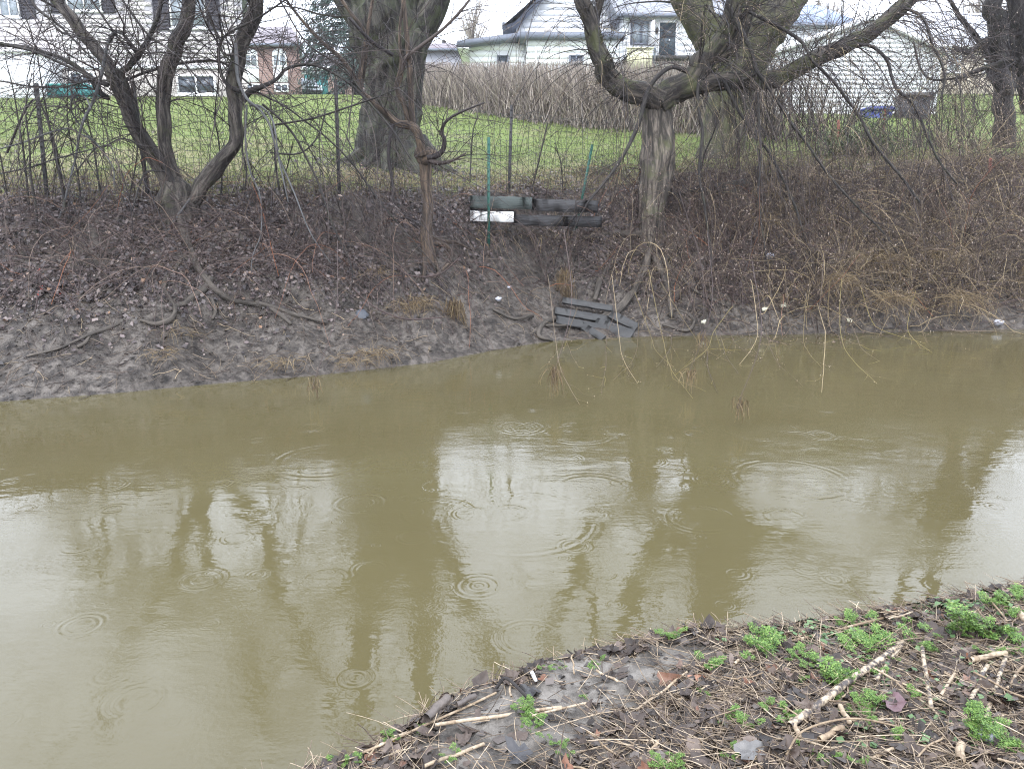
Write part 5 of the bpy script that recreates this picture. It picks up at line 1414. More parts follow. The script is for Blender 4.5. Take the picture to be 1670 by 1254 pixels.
# long pale stems arching out of the thicket towards the water
n = 130
q_ = np.array([ground(a, b) for a, b in zip(rng.uniform(990, 1680, n), rng.uniform(300, 470, n))]) + (0, 0, .05)
D = rng.normal(0, .7, (n, 3)); D[:, 1] = -rng.uniform(.2, 1.0, n); D[:, 2] = rng.uniform(.3, 1.2, n)
A = (strands(q_, D, rng.uniform(1.2, 3.2, n), 14, rng.uniform(.9, 1.8, n), .07), taper(n, 14, rng.uniform(.004, .009, n), .4))
B = shoots(A, 420, (.2, .8), (.003, .0045), 7, (.4, 1.0), .6, .12)
strand_mesh(into['twig_tan'], *keep_dry(*A), sides=5); strand_mesh(into['twig_tan'], *keep_dry(*B), sides=3)
Q = np.concatenate([keep_dry(*B)[0][:, 3:].reshape(-1, 3), keep_dry(*A)[0][:, 6:].reshape(-1, 3)]); Q = Q[rng.random(len(Q)) < .3]; lumps(bud_mb, Q, rng.uniform(.006, .012, len(Q)), 1.4)
into['twig_tan'].obj('bramble_thicket', M['twig_tan'], kind='stuff'); into['twig_red'].obj('bramble_undergrowth', M['twig_red'], kind='stuff'); bud_mb.obj('bramble_buds', M['bud'], kind='stuff')
# hairy roots bared in the raw step under the timbers and round the willow's foot
n = 240
q_ = np.array([ground(a, b) for a, b in zip(np.concatenate([rng.uniform(775, 1000, 130), rng.uniform(970, 1130, 110)]), np.concatenate([rng.uniform(372, 392, 130), rng.uniform(380, 450, 110)]))]) + (0, -.02, .0)
D = rng.normal(0, .5, (n, 3)); D[:, 1] -= .8; D[:, 2] -= .3
mb = MB(); strand_mesh(mb, *keep_dry(strands(q_, D, rng.uniform(.15, .75, n), 9, 2.0, .16), taper(n, 9, rng.uniform(.003, .008, n), .3)), sides=4); mb.obj('bared_roots', M['twig_tan'], kind='stuff')
# --- fine whips on the left and middle bank
into = {'twig_red': MB()}
for k, (px, py) in enumerate([(40, 420), (130, 400), (220, 440), (330, 400), (420, 380), (480, 430), (540, 400), (600, 440), (650, 380), (740, 400)]):
    bush('red_whips', px, py, 0.0, 'loose tuft of thin reddish whips sprawling over fallen leaves on the left bank', 'whips', 26, (0.5, 1.9), (.003, .006), 'twig_red', None, .45, 1.0, 3, .6, None, into)

# loose whips hanging and springing in front of the whole left and middle slope
n = 620
q_ = np.array([ground(a, b) for a, b in zip(rng.uniform(-20, 1010, n), rng.uniform(300, 470, n))]) + (0, -.05, .03)
D = rng.normal(0, .8, (n, 3)); D[:, 1] = -rng.uniform(0, .9, n); D[:, 2] = rng.uniform(-.1, 1.1, n)
k = (q_[:, 0] > -.5) & (q_[:, 0] < .9) & (q_[:, 2] < 1.9)
A = (strands(q_, D, np.where(k, .4, rng.uniform(.6, 2.3, n)), 13, rng.uniform(.6, 1.8, n), .1), taper(n, 13, rng.uniform(.003, .0062, n), .4))
B = shoots(A, 1100, (.15, .7), (.0026, .0038), 6, (.4, 1.1), .6, .13)
strand_mesh(into['twig_red'], *keep_dry(*A), sides=4); strand_mesh(into['twig_red'], *keep_dry(*B), sides=3)
into['twig_red'].obj('undergrowth_whips', M['twig_red'], kind='stuff')
# --- saplings in the fence line at the left and elsewhere
SAPL = [[(48, 345, 4), (44, 300, 4), (38, 250, 4), (30, 200, 3), (22, 150, 2.4), (10, 100, 1.6)], [(60, 380, 4), (58, 340, 4), (50, 290, 4), (48, 240, 3.4), (42, 180, 2.6), (52, 120, 1.6)],
        [(20, 348, 3), (10, 310, 3), (5, 280, 3), (-5, 230, 2.4)], [(108, 350, 5), (100, 295, 4.5), (92, 250, 4), (80, 200, 3.4), (72, 160, 2.6), (60, 90, 1.8), (40, 20, 1.2)],
        [(168, 335, 3.6), (160, 290, 3.4), (152, 240, 3), (140, 190, 2.2), (118, 130, 1.6)], [(132, 340, 3), (128, 290, 3), (118, 240, 2.6), (110, 190, 2), (112, 110, 1.4)],
        [(207, 335, 3), (215, 300, 3), (222, 265, 2.6), (225, 230, 2)], [(360, 330, 3.6), (362, 280, 3.4), (356, 230, 3), (350, 190, 2.6), (356, 130, 1.6)],
        [(398, 330, 3.4), (402, 280, 3.2), (395, 240, 3), (402, 200, 2.4)], [(458, 330, 4), (452, 285, 4), (448, 240, 3.4), (445, 200, 3), (438, 150, 2)], [(470, 330, 2.6), (462, 300, 2.6), (470, 265, 2.4), (478, 230, 1.6)],
        [(600, 330, 2), (597, 290, 2), (598, 240, 1.8), (590, 190, 1.3)], [(766, 300, 2.6), (768, 250, 2.6), (772, 210, 2.4), (779, 188, 2)], [(864, 318, 3), (872, 290, 3), (884, 240, 3), (893, 202, 2.6)],
        [(918, 320, 2), (917, 290, 2), (914, 262, 2), (905, 240, 1.6)], [(1140, 300, 4), (1118, 262, 4), (1108, 300, 3), (1125, 230, 3), (1160, 190, 2)][:1] + [(1148, 255, 3.6), (1165, 215, 3), (1175, 175, 2)],
        [(1200, 290, 3.6), (1205, 250, 3.4), (1200, 200, 3), (1190, 150, 2)], [(1255, 300, 3), (1262, 250, 3), (1258, 210, 2.6), (1268, 160, 1.8)]]
sapl = []
SAPLAB = ['second dark sapling from the left end of the fence, leaning left', 'third dark sapling from the left end, rooted lower in the leaves', 'leftmost dark sapling in the fence line', 'tall dark sapling bending far left in front of the white wing wall', 'dark sapling just left of the three stemmed tree, arching left',
          'thin sapling between the tall bent one and the arching one at left', 'short sapling close against the left foot of the three stemmed tree', 'sapling seen between the middle and right stems of the three stemmed tree', 'sapling close behind the right stem of the three stemmed tree',
          'thicker dark sapling right of the three stemmed tree', 'short crooked sapling right beside the thicker dark one', 'thin sapling in front of the huge furrowed trunk', 'bare stick left of the upright green stake, inside the fence',
          'thin dark stick leaning right between the two green stakes', 'thin curved sapling left of the leaning green stake', 'forked sapling right of the willow trunk', 'sapling in front of the mossy trunk', 'sapling right of the mossy trunk before the hedge end']
for k, q in enumerate(SAPL):
    g = ground(q[0][0], q[0][1])
    P, R = pl([(a, b, r * .42) for a, b, r in q], g[1], g[1] + rng.uniform(-.1, .15))
    o = empty('sapling', g, SAPLAB[k], 'sapling', 'saplings along the fence line')
    P[0, 2] = g[2] - .03
    mb = MB(); st = limb(mb, P, R, 7, .06, .12, wob=.5, seed=k); mb.obj('stem', M['bark_dark'], o, True, True)
    sapl.append(st)
    A = shoots([st], 12, (.3, 1.1), (.003, .005), 8, (.4, 1.1), .15, .13, .2, (.25, 1)); B = shoots(A, 30, (.1, .4), (.0022, .0032), 5, (.4, 1), .2, .14)
    mb = MB(); strand_mesh(mb, *A, sides=4); strand_mesh(mb, *B, sides=3); mb.obj('twigs', M['twig_dark'], o, kind='stuff')

# ------------------------------------------------------------------ the wire fence
fence_y = lambda x: yw(x) + BW - .05
def fence_pt(px, py=300):
    for x in np.linspace(-11, 5, 3200):
        y = float(fence_y(x)); z = hz(x, y)
        fwd = y * CP - (z - EYE) * SP
        if CX + FPX * x / fwd >= px: return np.array([x, y, z])
fc = fence_pt(553)
fence = empty('wire_fence', fc, 'green wire garden fence with hooped top on thin dark steel posts', 'fence')
for px, tx, hgt in ((75, 84, 1.5), (243, 237, 1.55), (553, 557, 1.72), (828, 834, 1.5), (1040, 1048, 1.3)):
    b_ = fence_pt(px); w = 0.026
    mb = MB(); dx = (tx - px) / FPX * b_[1]
    t_ = b_ + (dx, 0, hgt)
    V = []
    for c in (b_ - (0, 0, .4), t_):
        V += [c + (-w, -w * .35, 0), c + (w, -w * .35, 0), c + (w, w * .35, 0), c + (-w, w * .35, 0)]
    mb.add(V, [(0, 3, 2, 1), (4, 5, 6, 7), (0, 1, 5, 4), (1, 2, 6, 5), (2, 3, 7, 6), (3, 0, 4, 7)])
    for zz in np.arange(.1, hgt - .05, .12):
        c = b_ * (1 - zz / hgt) + t_ * (zz / hgt); mb.box(c[0] - .007, c[0] + .007, c[1] - .026, c[1] - .0095, c[2] - .012, c[2] + .012)
    mb.obj('post', M['post_dark'], fence)
xs = np.arange(-9.5, 2.4, .1)
H = 1.22
mb = MB(); K = 14
def fp(x, h):
    y = fence_y(x); z = height(x, y)
    sag = .10 * fbm(x * .9, x * 0 + 1.5, 71, 2)
    lean = .16 * fbm(x * .7, x * 0 + 4.5, 75, 2)
    return np.stack([x + .02 * vnoise(x * 3, h * 4, 5), y + lean * h + .02 * vnoise(x * 4, h * 5, 9), z + (h) * (1 + sag)], -1)
hh_ = np.linspace(-.02, H, K)
P = np.stack([fp(xs, np.full(len(xs), h)) for h in hh_], 1)
strand_mesh(mb, P, np.full(P.shape[:2], .0034), 3)
xs2 = np.arange(-9.5, 2.4, .06)
for h in (0.04, .13, .22, .31, .41, .51, .61, .71, .81, .91, 1.01, 1.11, 1.2):
    P = fp(xs2, np.full(len(xs2), h))[None]
    strand_mesh(mb, P, np.full(P.shape[:2], 0.0034 if h < 1.15 else .0036), 3)
for i in range(0, len(xs) - 2, 2):                      # the hoops along the top
    a = np.linspace(0, math.pi, 9)
    x = xs[i] + 0.1 * (1 - np.cos(a)); P = fp(x, np.full(9, H)); P[:, 2] += .12 * np.sin(a)
    strand_mesh(mb, P[None], np.full((1, 9), .004), 3)
    x2 = x + .1; P = fp(x2, np.full(9, H)); P[:, 2] += .12 * np.sin(a); P[:, 1] += .006
    strand_mesh(mb, P[None], np.full((1, 9), .004), 3)
mb.obj('wire_mesh', M['wire'], fence, kind='stuff')

def stake(name, pb, pt, Y, w, mat, label, group=None):
    b_, t_ = at(pb[0], pb[1], Y), at(pt[0], pt[1], Y)
    b2 = b_ - (t_ - b_) * .15
    o = empty(name, b_, label, 'stake', group)
    mb = MB(); V = []
    for c in (b2, t_): V += [c + (-w, -w * .3, 0), c + (w, -w * .3, 0), c + (w, w * .5, 0), c + (-w, w * .5, 0)]
    mb.add(V, [(0, 3, 2, 1), (4, 5, 6, 7), (0, 1, 5, 4), (1, 2, 6, 5), (2, 3, 7, 6), (3, 0, 4, 7)]); mb.obj('post', M[mat], o)
    mb = MB()
    for t in np.arange(.04, .98, .06):
        c = b_ * (1 - t) + t_ * t; mb.box(c[0] - w * .3, c[0] + w * .3, c[1] - w * .75, c[1] - w * .33, c[2] - .011, c[2] + .011)
    mb.obj('studs', M[mat], o, kind='stuff')
yq = ground(797, 404)[1]
stake('green_stake', (797, 404), (797, 224), yq, .022, 'post_green', 'upright green steel stake in front of the left timber', 'green steel stakes')
yq = ground(940, 372)[1] - .05
stake('green_stake', (940, 372), (966, 236), yq, .022, 'post_green', 'leaning green steel stake in front of the black timber', 'green steel stakes')
for a, b, lab in (((1366, 238), (1368, 196), 'short rust red stake left in the green shrub'), ((1440, 232), (1444, 178), 'rust red stake between the blue bin and the charcoal bin'), ((1612, 305), (1616, 258), 'rust red stake in the brambles below the edge trees')):
    yq = ground(a[0], a[1])[1] + .2
    stake('red_stake', a, b, yq, .028, 'rust', lab, 'rust red stakes')

# ------------------------------------------------------------------ timbers, planks and debris on the far bank
def beam(name, a, b, Y, hpx, depth, mat, label, cat='timber', group=None, tilt=0.0):
    """a beam whose front top edge runs from pixel a to pixel b"""
    A, B = at(a[0], a[1], Y[0]), at(b[0], b[1], Y[1])
    h = hpx * Y[0] / FPX
    d = (B - A); L = np.linalg.norm(d); d /= L
    n = np.cross(d, (0, 0, 1)); n = -n / np.linalg.norm(n) * (1 if n[1] < 0 else -1)
    n = n if n[1] > 0 else -n
    upv = np.cross(n, d) if np.cross(n, d)[2] > 0 else -np.cross(n, d)
    n, upv = n * math.cos(tilt) - upv * math.sin(tilt), upv * math.cos(tilt) + n * math.sin(tilt)   # a board lying back on the slope
    mb = MB(); k = 22
    s = np.linspace(0, L, k)
    prof = [(0.004, 0), (0, -.004), (0, -h + .004), (.004, -h), (depth, -h), (depth, -.006), (depth - .006, 0)]
    V = []
    for i, t in enumerate(s):
        for j, (q, w) in enumerate(prof):
            jit = .007 * vnoise(np.array(t * 9 + j * 3.1), np.array(j * 1.7), 33)
            V.append(A + d * t + n * (q + jit) + upv * (w + jit))
    m = len(prof)
    F = [(i * m + j, (i + 1) * m + j, (i + 1) * m + (j + 1) % m, i * m + (j + 1) % m) for i in range(k - 1) for j in range(m)]
    mb.add(V, F)
    F3 = []
    for o_, sgn in ((0, 1), ((k - 1) * m, -1)):
        for j in range(1, m - 1): F3.append((o_, o_ + j, o_ + j + 1)[::sgn])
    mb.F[3].append(np.array(F3))
    c = (A + B) / 2
    o = obj(name, mb.mesh(name, M[mat], c), loc=c)
    return tag(o, label, cat, group)
T0 = ground(770, 362)[1] - .03
T1 = T0 + .32                                 # they lie almost square to the view
Tm = T0 + (T1 - T0) * .5
beam('timber', (768, 319), (868, 322), (T0, Tm - .03), 19, .22, 'timber', 'weathered green grey timber lying above the white board', group='landscape timbers on the bank edge')
beam('timber', (871, 324), (976, 328), (Tm, T1), 19, .2, 'timber_dark', 'black wet timber with split end right of the green grey timber', group='landscape timbers on the bank edge')
beam('timber', (838, 350), (982, 354), (T0 + .14, T1 + .12), 17, .2, 'timber_dark', 'lower black timber half hidden under the split one', group='landscape timbers on the bank edge')
beam('timber', (766, 341), (842, 344), (T0 + .08, Tm + .05), 6, .12, 'timber_dark', 'thin black timber edge between the green grey timber and white board', group='landscape timbers on the bank edge')
beam('white_board', (767, 344), (838, 346), (T0 - .05, Tm - .10), 16, .03, 'white_paint', 'short white painted board under the green grey timber', 'board')
gq = ground(1200, 312)
beam('timber', (1176, 300), (1223, 291), (gq[1] - .1, gq[1] + .05), 16, .2, 'timber', 'stub of green grey timber among brambles right of the willow', group='landscape timbers on the bank edge')
beam('timber', (1090, 308), (1178, 304), (gq[1] - .2, gq[1] - .1), 12, .2, 'timber_dark', 'dark buried timber just right of the willow trunk', group='landscape timbers on the bank edge')
for k, (a, b, h, lab) in enumerate([((905, 500), (1000, 516), 11, 'upper grey plank under the willow root'), ((908, 514), (1012, 534), 12, 'long grey plank slanting to the waterline below the willow'), ((950, 524), (988, 547), 9, 'narrow grey plank end pointing into the water'),
                                  ((975, 518), (1036, 538), 15, 'broad pale plank at the waterline right of the willow root'), ((918, 484), (1000, 498), 9, 'dark thin plank highest in the heap below the willow'), ((1000, 506), (1044, 528), 11, 'short plank rightmost in the heap below the willow')]):
    g1, g2 = ground(*a), ground(*b)
    beam('plank', a, b, (g1[1] - .16 - .03 * k, g2[1] - .12 - .03 * k), h * 1.35, .035, 'plank', lab, 'plank', 'old planks below the willow', .85)

def blob(name, px, py, r, mat, label, cat, sq=(1, 1, .7), group=None, near=False, seed=0):
    g = ground(px, py, near)
    Y = g[1]; R = r * math.hypot(Y, EYE) / FPX
    mb = MB(); n, m_ = 10, 7
    V, F = [], []
    for i in range(m_):
        ph = math.pi * (i + .5) / m_
        for j in range(n):
            th = 2 * math.pi * j / n
            x, y, z = math.sin(ph) * math.cos(th), math.sin(ph) * math.sin(th), math.cos(ph)
            k = 1 + .9 * float(fbm(x * 2.3 + 5, y * 2.3 + z * 2.9, 40 + seed, 3))
            V.append((x * k * R * sq[0], y * k * R * sq[1], z * k * R * sq[2]))
    F = [(i * n + j, (i + 1) * n + j, (i + 1) * n + (j + 1) % n, i * n + (j + 1) % n) for i in range(m_ - 1) for j in range(n)]
    mb.add(V, F); mb.F[3].append(np.array([(0, j, j + 1) for j in range(1, n - 1)] + [((m_ - 1) * n, (m_ - 1) * n + j + 1, (m_ - 1) * n + j) for j in range(1, n - 1)]))
    o = obj(name, mb.mesh(name, M[mat], smooth=True), loc=g + (0, -R * .2, R * sq[2] * .6), rot=(rng.uniform(-.4, .4), rng.uniform(-.4, .4), rng.uniform(0, 3)))
    return tag(o, label, cat, group)
for px, py, r, sq, lab in ((1246, 506, 8, (1.2, .7, .5), 'thin flat piece of cream foam left of the larger lump'), (1279, 505, 11, (1, .9, .7), 'largest lumpy piece of cream foam on the right mud'),
                           (1384, 525, 9, (.6, 1.1, .5), 'oblong piece of cream foam on mud at far right'), (1147, 527, 7, (1, .6, .6), 'small cream foam scrap at the waterline near the planks')):
    blob('foam_scrap', px, py, r * .72, 'foam', lab, 'foam scrap', sq, 'foam scraps on the far bank', seed=px % 9)
o = blob('round_lid', 590, 515, 10, 'disc', 'round dark slate grey lid lying on the middle of the mud bank', 'lid', (1, 1, .25)); o.rotation_euler = (.9, 0, 0)
for px, py, r, lab in ((813, 490, 6, 'small white chip on bare mud under the timbers'), (830, 470, 4, 'tiny pale chip on mud below the upright green stake'), (1255, 420, 9, 'pale crumpled scrap among the right brambles'), (1625, 530, 9, 'pinkish flat stone at the right waterline')):
    blob('pale_scrap' if px != 1625 else 'flat_stone', px, py, r, 'stucco', lab, 'scrap' if px != 1625 else 'stone', (1, .8, .5), seed=px % 7)

def tuft(px, py, hpx, n, label, spread=.12, up=.2, name='dead_grass', mat='dead_grass', Y=None, air=False, droop=2.0):
    g = at(px, py, Y) if air else ground(px, py) + ((0, -.6, .22) if px > 1100 else (0, -.18, .06))
    n = int(n * 1.5)
    L = hpx * g[1] / FPX
    o = empty(name, g, label, 'dead grass', 'tufts of dead grass')
    D = rng.normal(0, .5 if air else .55, (n, 3)); D[:, 2] = up + (rng.normal(0, .5, n) if air else 0); D[:, 1] -= 0 if air else .35
    if 'hanging' in label and not air:
        g = g + (0, -.12, .12); spread = .06; D = rng.normal(0, .22, (n, 3)); D[:, 2] -= .8
    P0 = g + rng.normal(0, 1, (n, 3)) * (spread, spread * .5, spread * (.8 if spread < .1 else .3))
    A = (strands(P0, D, rng.uniform(.5, 1.15, n) * L, 7, droop / L, .12), taper(n, 7, rng.uniform(.002, .0045, n), .3))
    if not air: A = keep_dry(*A)
    mb = MB(); strand_mesh(mb, *A, sides=3); mb.obj('blades', M[mat], o, kind='stuff')
for px, py, h, n, lab in ((918, 462, 62, 120, 'pale straw tuft hanging left of the plank heap'), (744, 512, 62, 110, 'straw tuft hanging over mud right of the brown mat'), (688, 496, 36, 80, 'brown mat of dead grass in the middle of the bank'), (668, 505, 34, 45, 'brown wisps left of the straw tuft'),
                          (470, 592, 34, 45, 'flattened dead grass mat at the left waterline'), (620, 580, 36, 60, 'dead grass pushed along the waterline below the round lid'), (575, 590, 34, 40, 'thin dead grass strands at the waterline left of centre'), (275, 580, 30, 26, 'thin dry grass on the left mud'), (310, 545, 30, 22, 'dry stems below the looping roots'),
                          (1405, 440, 70, 140, 'tall straw tuft in the middle of the right brambles'), (1420, 500, 60, 110, 'straw coloured grass lower in the right brambles'), (1530, 500, 56, 110, 'straw grass on the right bank foot'), (1640, 440, 70, 120, 'hanging straw at the far right bank'), (1500, 430, 60, 90, 'loose straw among right brambles above the bank foot'), (1345, 470, 50, 80, 'brown grass below the tall straw tuft'), (1240, 380, 50, 50, 'ginger wisps high in the brambles'), (960, 285, 40, 60, 'ginger grass wisp at the foot of the olive bush'), (620, 445, 24, 40, 'orange tan leaf wisp on the left bank')):
    tuft(px, py, h, n, lab, .16 if h > 45 else .12, .35)
YHn = 11.2
for px, py, h, n, lab in ((512, 622, 26, 26, 'small clump of debris dangling above the water left of centre'), (905, 604, 46, 34, 'ragged straw clump dangling above the water below the planks'), (1146, 545, 34, 24, 'straw clump dangling near the foam scrap'), (1205, 655, 34, 26, 'brown scrap dangling low over the water at right'), (1125, 606, 30, 26, 'sodden twig bundle at the water surface under the willow')):
    Yh = float(on_water(px, py + h * 1.15)[1]) - .12
    tuft(px, py, h, n, lab, .035, -.8, 'hanging_debris', Y=Yh, air=True, droop=3)
    # the twig it hangs from
    c = at(px, py, Yh)
    top = at(px + rng.uniform(-40, 40), py - 230, Yh + 1.0)
    mb = MB(); limb(mb, [top, (top + c) / 2 + (.12, -.1, -.05), c, c + (.01, 0, -.06)], [.004, .0035, .003, .002], 5, .1, .1); w_ = obj('hanging_twig', mb.mesh('hanging_twig', M['twig_red'], top), loc=top); tag(w_, 'thin whip holding up the ' + lab.replace(' dangling', ' which hangs').split(' which')[0], 'twig', 'whips over the water')

# --- yellow tipped willow whips reaching over the water
WH = [(905, 545, 660, 40), (925, 548, 600, 20), (990, 548, 640, -10), (1010, 550, 625, 30), (1060, 545, 600, 40), (1080, 545, 650, 50), (1100, 540, 600, -30), (1130, 545, 590, 60), (1165, 540, 600, -50), (1175, 545, 610, 30),
      (1190, 540, 588, 55), (1220, 540, 585, 20), (1235, 535, 595, -30), (1250, 545, 630, 60), (1290, 540, 570, 90), (1345, 540, 640, -5), (1370, 535, 625, 60), (1420, 520, 560, 90), (1150, 560, 640, 20), (1040, 560, 620, -40), (1310, 545, 600, 30), (1395, 545, 590, 40), (1480, 530, 575, 40)]
wh = []
for k, (px, py0, py1, dx) in enumerate(WH):
    Yt = float(on_water(px + dx, py1)[1]) - .04; Ya = float(yw(at(px, py0, 12)[0])) + .1
    top = at(px - dx * .4 - rng.uniform(-30, 30), py0 - rng.uniform(30, 110), Ya); mid = at(px, py0, Ya * .6 + Yt * .4)
    e1 = at(px + dx * .25, (py0 + py1) / 2, Ya * .25 + Yt * .75); e2 = at(px + dx, py1, Yt)
    mb = MB(); P, R = limb(mb, [top, mid, e1, e2], [.0045, .0042, .0036, .002], 6, .06, .1, wob=1.2, seed=k)
    o = empty('willow_whip', top, 'yellow tipped willow whip arching down over the water', 'twig', 'willow whips over the water')
    mb.obj('stem', M['twig_yellow'] if k % 3 else M['twig_tan'], o)
    A = shoots([(P, R)], 5, (.12, .5), (.002, .003), 7, (.4, 1.0), .3, .1, 0, (.3, 1)); A[0][..., 2] = np.maximum(A[0][..., 2], .015)
    mb = MB(); strand_mesh(mb, *A, sides=4); mb.obj('side_shoots', M['twig_yellow'], o, kind='stuff')
    mb = MB(); Q = np.concatenate([A[0][:, 2:].reshape(-1, 3), P[::4]]); Q = Q[rng.random(len(Q)) < .22]; lumps(mb, Q, rng.uniform(.004, .008, len(Q)), 1.3); mb.obj('buds', M['bud'], o, kind='stuff')
# --- orange red shoots with scarlet buds at the left
for k, q in enumerate([[(66, 440, 1.6), (68, 470, 1.6), (90, 478, 1.4), (120, 492, 1.2), (150, 505, 1)], [(300, 395, 1.6), (280, 372, 1.6), (285, 365, 1.4), (330, 372, 1.4), (360, 348, 1.2)], [(62, 480, 1.4), (56, 510, 1.4), (30, 545, 1), (15, 560, 1)],
                       [(640, 432, 1.5), (670, 450, 1.5), (715, 448, 1.4), (750, 420, 1)], [(575, 470, 1.5), (610, 500, 1.5), (660, 520, 1.5), (720, 518, 1.2)]]):
    Y0 = ground(q[0][0], q[0][1])[1] - .25
    P, R = pl(q, Y0, Y0 - .15); mb = MB(); PP, RR = limb(mb, P, R, 6, .05, .1, wob=.4, seed=k)
    o = empty('red_shoot', P[0], ['scarlet budded shoot drooping at the left over bare mud', 'orange twig curving below the three stemmed tree', 'red shoot tip hanging lowest at the far left', 'orange whip bowed across leaves left of the pollard', 'long reddish whip sagging across the mud above the brown mat'][k], 'twig', 'red shoots over the bank')
    mb.obj('stem', M['twig_red'], o)
    if k in (0, 2):
        mb = MB(); Q = PP[::5] + rng.normal(0, .012, PP[::5].shape); lumps(mb, np.repeat(Q, 4, 0) + rng.normal(0, .014, (len(Q) * 4, 3)), rng.uniform(.003, .007, len(Q) * 4), 1.2)
        mb.obj('buds', flat('scarlet buds', (0.55, 0.06, 0.035)), o, kind='stuff')

# ------------------------------------------------------------------ fallen leaves on the far bank
def leaf_cloud(pos, nrm_jit, size, mat, name, parent=None, asp=(.55, .9), curl=.5, lift=.012):
    n = len(pos)
    e = .06
    hx = (height(pos[:, 0] + e, pos[:, 1]) - height(pos[:, 0] - e, pos[:, 1])) / (2 * e)
    hy = (height(pos[:, 0], pos[:, 1] + e) - height(pos[:, 0], pos[:, 1] - e)) / (2 * e)
    N = np.stack([-hx, -hy, np.ones(n)], -1) + rng.normal(0, nrm_jit, (n, 3)); N /= np.linalg.norm(N, axis=1)[:, None]
    t = np.cross(N, rng.normal(size=(n, 3))); t /= np.linalg.norm(t, axis=1)[:, None]
    u = np.cross(N, t)
    s = rng.uniform(size[0], size[1], n)[:, None]; w = s * rng.uniform(*asp, n)[:, None]
    c = s * rng.uniform(-curl, curl, n)[:, None]
    z = height(pos[:, 0], pos[:, 1])
    Q = np.column_stack([pos, z]) + N * rng.uniform(.002, lift, n)[:, None]
    A = Q - t * s * .5 + N * c * .35; B = Q + t * s * .5 + N * c * .5
    L = Q + u * w * .5 + N * np.abs(c) * .4 + t * s * rng.uniform(-.12, .12, n)[:, None]
    R = Q - u * w * .5 + N * np.abs(c) * .4 + t * s * rng.uniform(-.12, .12, n)[:, None]
    V = np.stack([A, R, B, L], 1).reshape(-1, 3)
    i = np.arange(n)[:, None] * 4
    F = np.concatenate([i + np.array([0, 1, 2]), i + np.array([0, 2, 3])])
    mb = MB(); mb.add(V, F)
    return mb.obj(name, mat, parent, kind='stuff')

n = 150000
x = rng.uniform(-9.5, 11.5, n); s = rng.uniform(.5, 5.4, n)
y = yw(x) + s
dens = np.interp(s, [.5, 1.15, 1.5, 1.85, 3.1, 3.7, 4.2, 5.4], [.01, .10, .45, .95, 1, .55, .16, .03])
bare = np.exp(-((x - .3) / 1.0) ** 2) * np.clip((3.0 - s) / .8, 0, 1)          # the slumped mud under the timbers
patch = fbm(x * 1.3, y * 1.3, 61, 3)
p_ = dens * (1 - .85 * bare) * np.clip(.8 + 1.9 * patch, .05, 1)
k = rng.random(n) < p_
leaf_cloud(np.column_stack([x, y])[k], .7, (.025, .085), M['leaf_bank'], 'leaf_litter', lift=.04)
# stray leaves blown over the lawn, thickest round the big trunk
n = 5200
x = rng.uniform(-11, 10, n); y = yw(x) + 3.3 + rng.random(n) ** 2.2 * 11
k = rng.random(n) < np.clip(.5 + 1.5 * fbm(x * .7, y * .7, 67, 2), .1, 1)
bx, by = gb_[0], YBG
xy = np.concatenate([np.column_stack([x, y])[k], np.column_stack([rng.normal(bx, 1.1, 1500), rng.normal(by - .5, .55, 1500)])])
leaf_cloud(xy, .5, (.03, .075), M['leaf_bank'], 'lawn_leaves', lift=.05)
# mud crumbs, chips of twig and small stones on the bare slope
n = 9000
x = rng.uniform(-9, 10, n); s = rng.uniform(.02, 2.6, n); y = yw(x) + s
C = np.column_stack([x, y, height(x, y) + .002])
mb = MB(); lumps(mb, C, rng.uniform(.008, .030, n) * (rng.random(n) ** 1.5 + .25), .55); mb.obj('mud_crumbs', M['mud_far'], kind='stuff')
n = 6500
x = rng.uniform(-9, 10, n); s = rng.uniform(.03, 3.4, n); y = yw(x) + s
P0 = np.column_stack([x, y, height(x, y) + .012])
D = rng.normal(0, 1, (n, 3)); D[:, 2] *= .3
S = strands(P0, D, rng.uniform(.06, .4, n), 6, 0, .2)
S[..., 2] = np.maximum(np.maximum(height(S[..., 0], S[..., 1]), 0) + .008, S[..., 2] * .3 + .7 * height(S[..., 0], S[..., 1]))
mb = MB(); strand_mesh(mb, S, taper(n, 6, rng.uniform(.002, .0055, n), .5), 3); mb.obj('twig_litter', island_mat('twig litter', [(0, (.045, .036, .034)), (.6, (.11, .085, .07)), (.9, (.22, .17, .12)), (1, (.36, .28, .18))]), kind='stuff')

# ------------------------------------------------------------------ grass of the lawn
n = 210000
t = rng.random(n) ** 1.5
x = rng.uniform(-1, 1, n); y0 = 10.5 + t * 25
x = x * y0 * .72
y = y0 + np.interp(x, [-8, 0, 8], [-.3, 1.8, 5])
s = y - yw(x)
green = fbm(x * .55, y * .55, 81, 3)
k = (s > BW) & (rng.random(n) < np.interp(s, [3.4, 4.0, 5.0], [.1, .55, 1]) * np.clip(.75 + green, .25, 1))
x, y = x[k], y[k]; n = len(x)
z = height(x, y)
hgt = rng.uniform(.025, .065, n) * np.interp(y - yw(x), [3.4, 5], [1.3, 1]); a = rng.uniform(0, 6.283, n); w = rng.uniform(.005, .010, n) * np.interp(y, [11, 34], [.9, 2.6])
dx, dy = np.cos(a), np.sin(a); l = rng.normal(0, .025, (n, 2))
V = np.stack([np.stack([x - dx * w, y - dy * w, z - .005], -1), np.stack([x + dx * w, y + dy * w, z - .005], -1), np.stack([x + l[:, 0], y + l[:, 1], z + hgt], -1)], 1).reshape(-1, 3)
mb = MB(); mb.add(V, np.arange(3 * n).reshape(n, 3)); mb.obj('grass', M['grass'], kind='stuff')
n = 26000
x = rng.uniform(-9, 9.5, n); s = rng.uniform(3.0, 5.8, n); y = yw(x) + s; z = height(x, y)
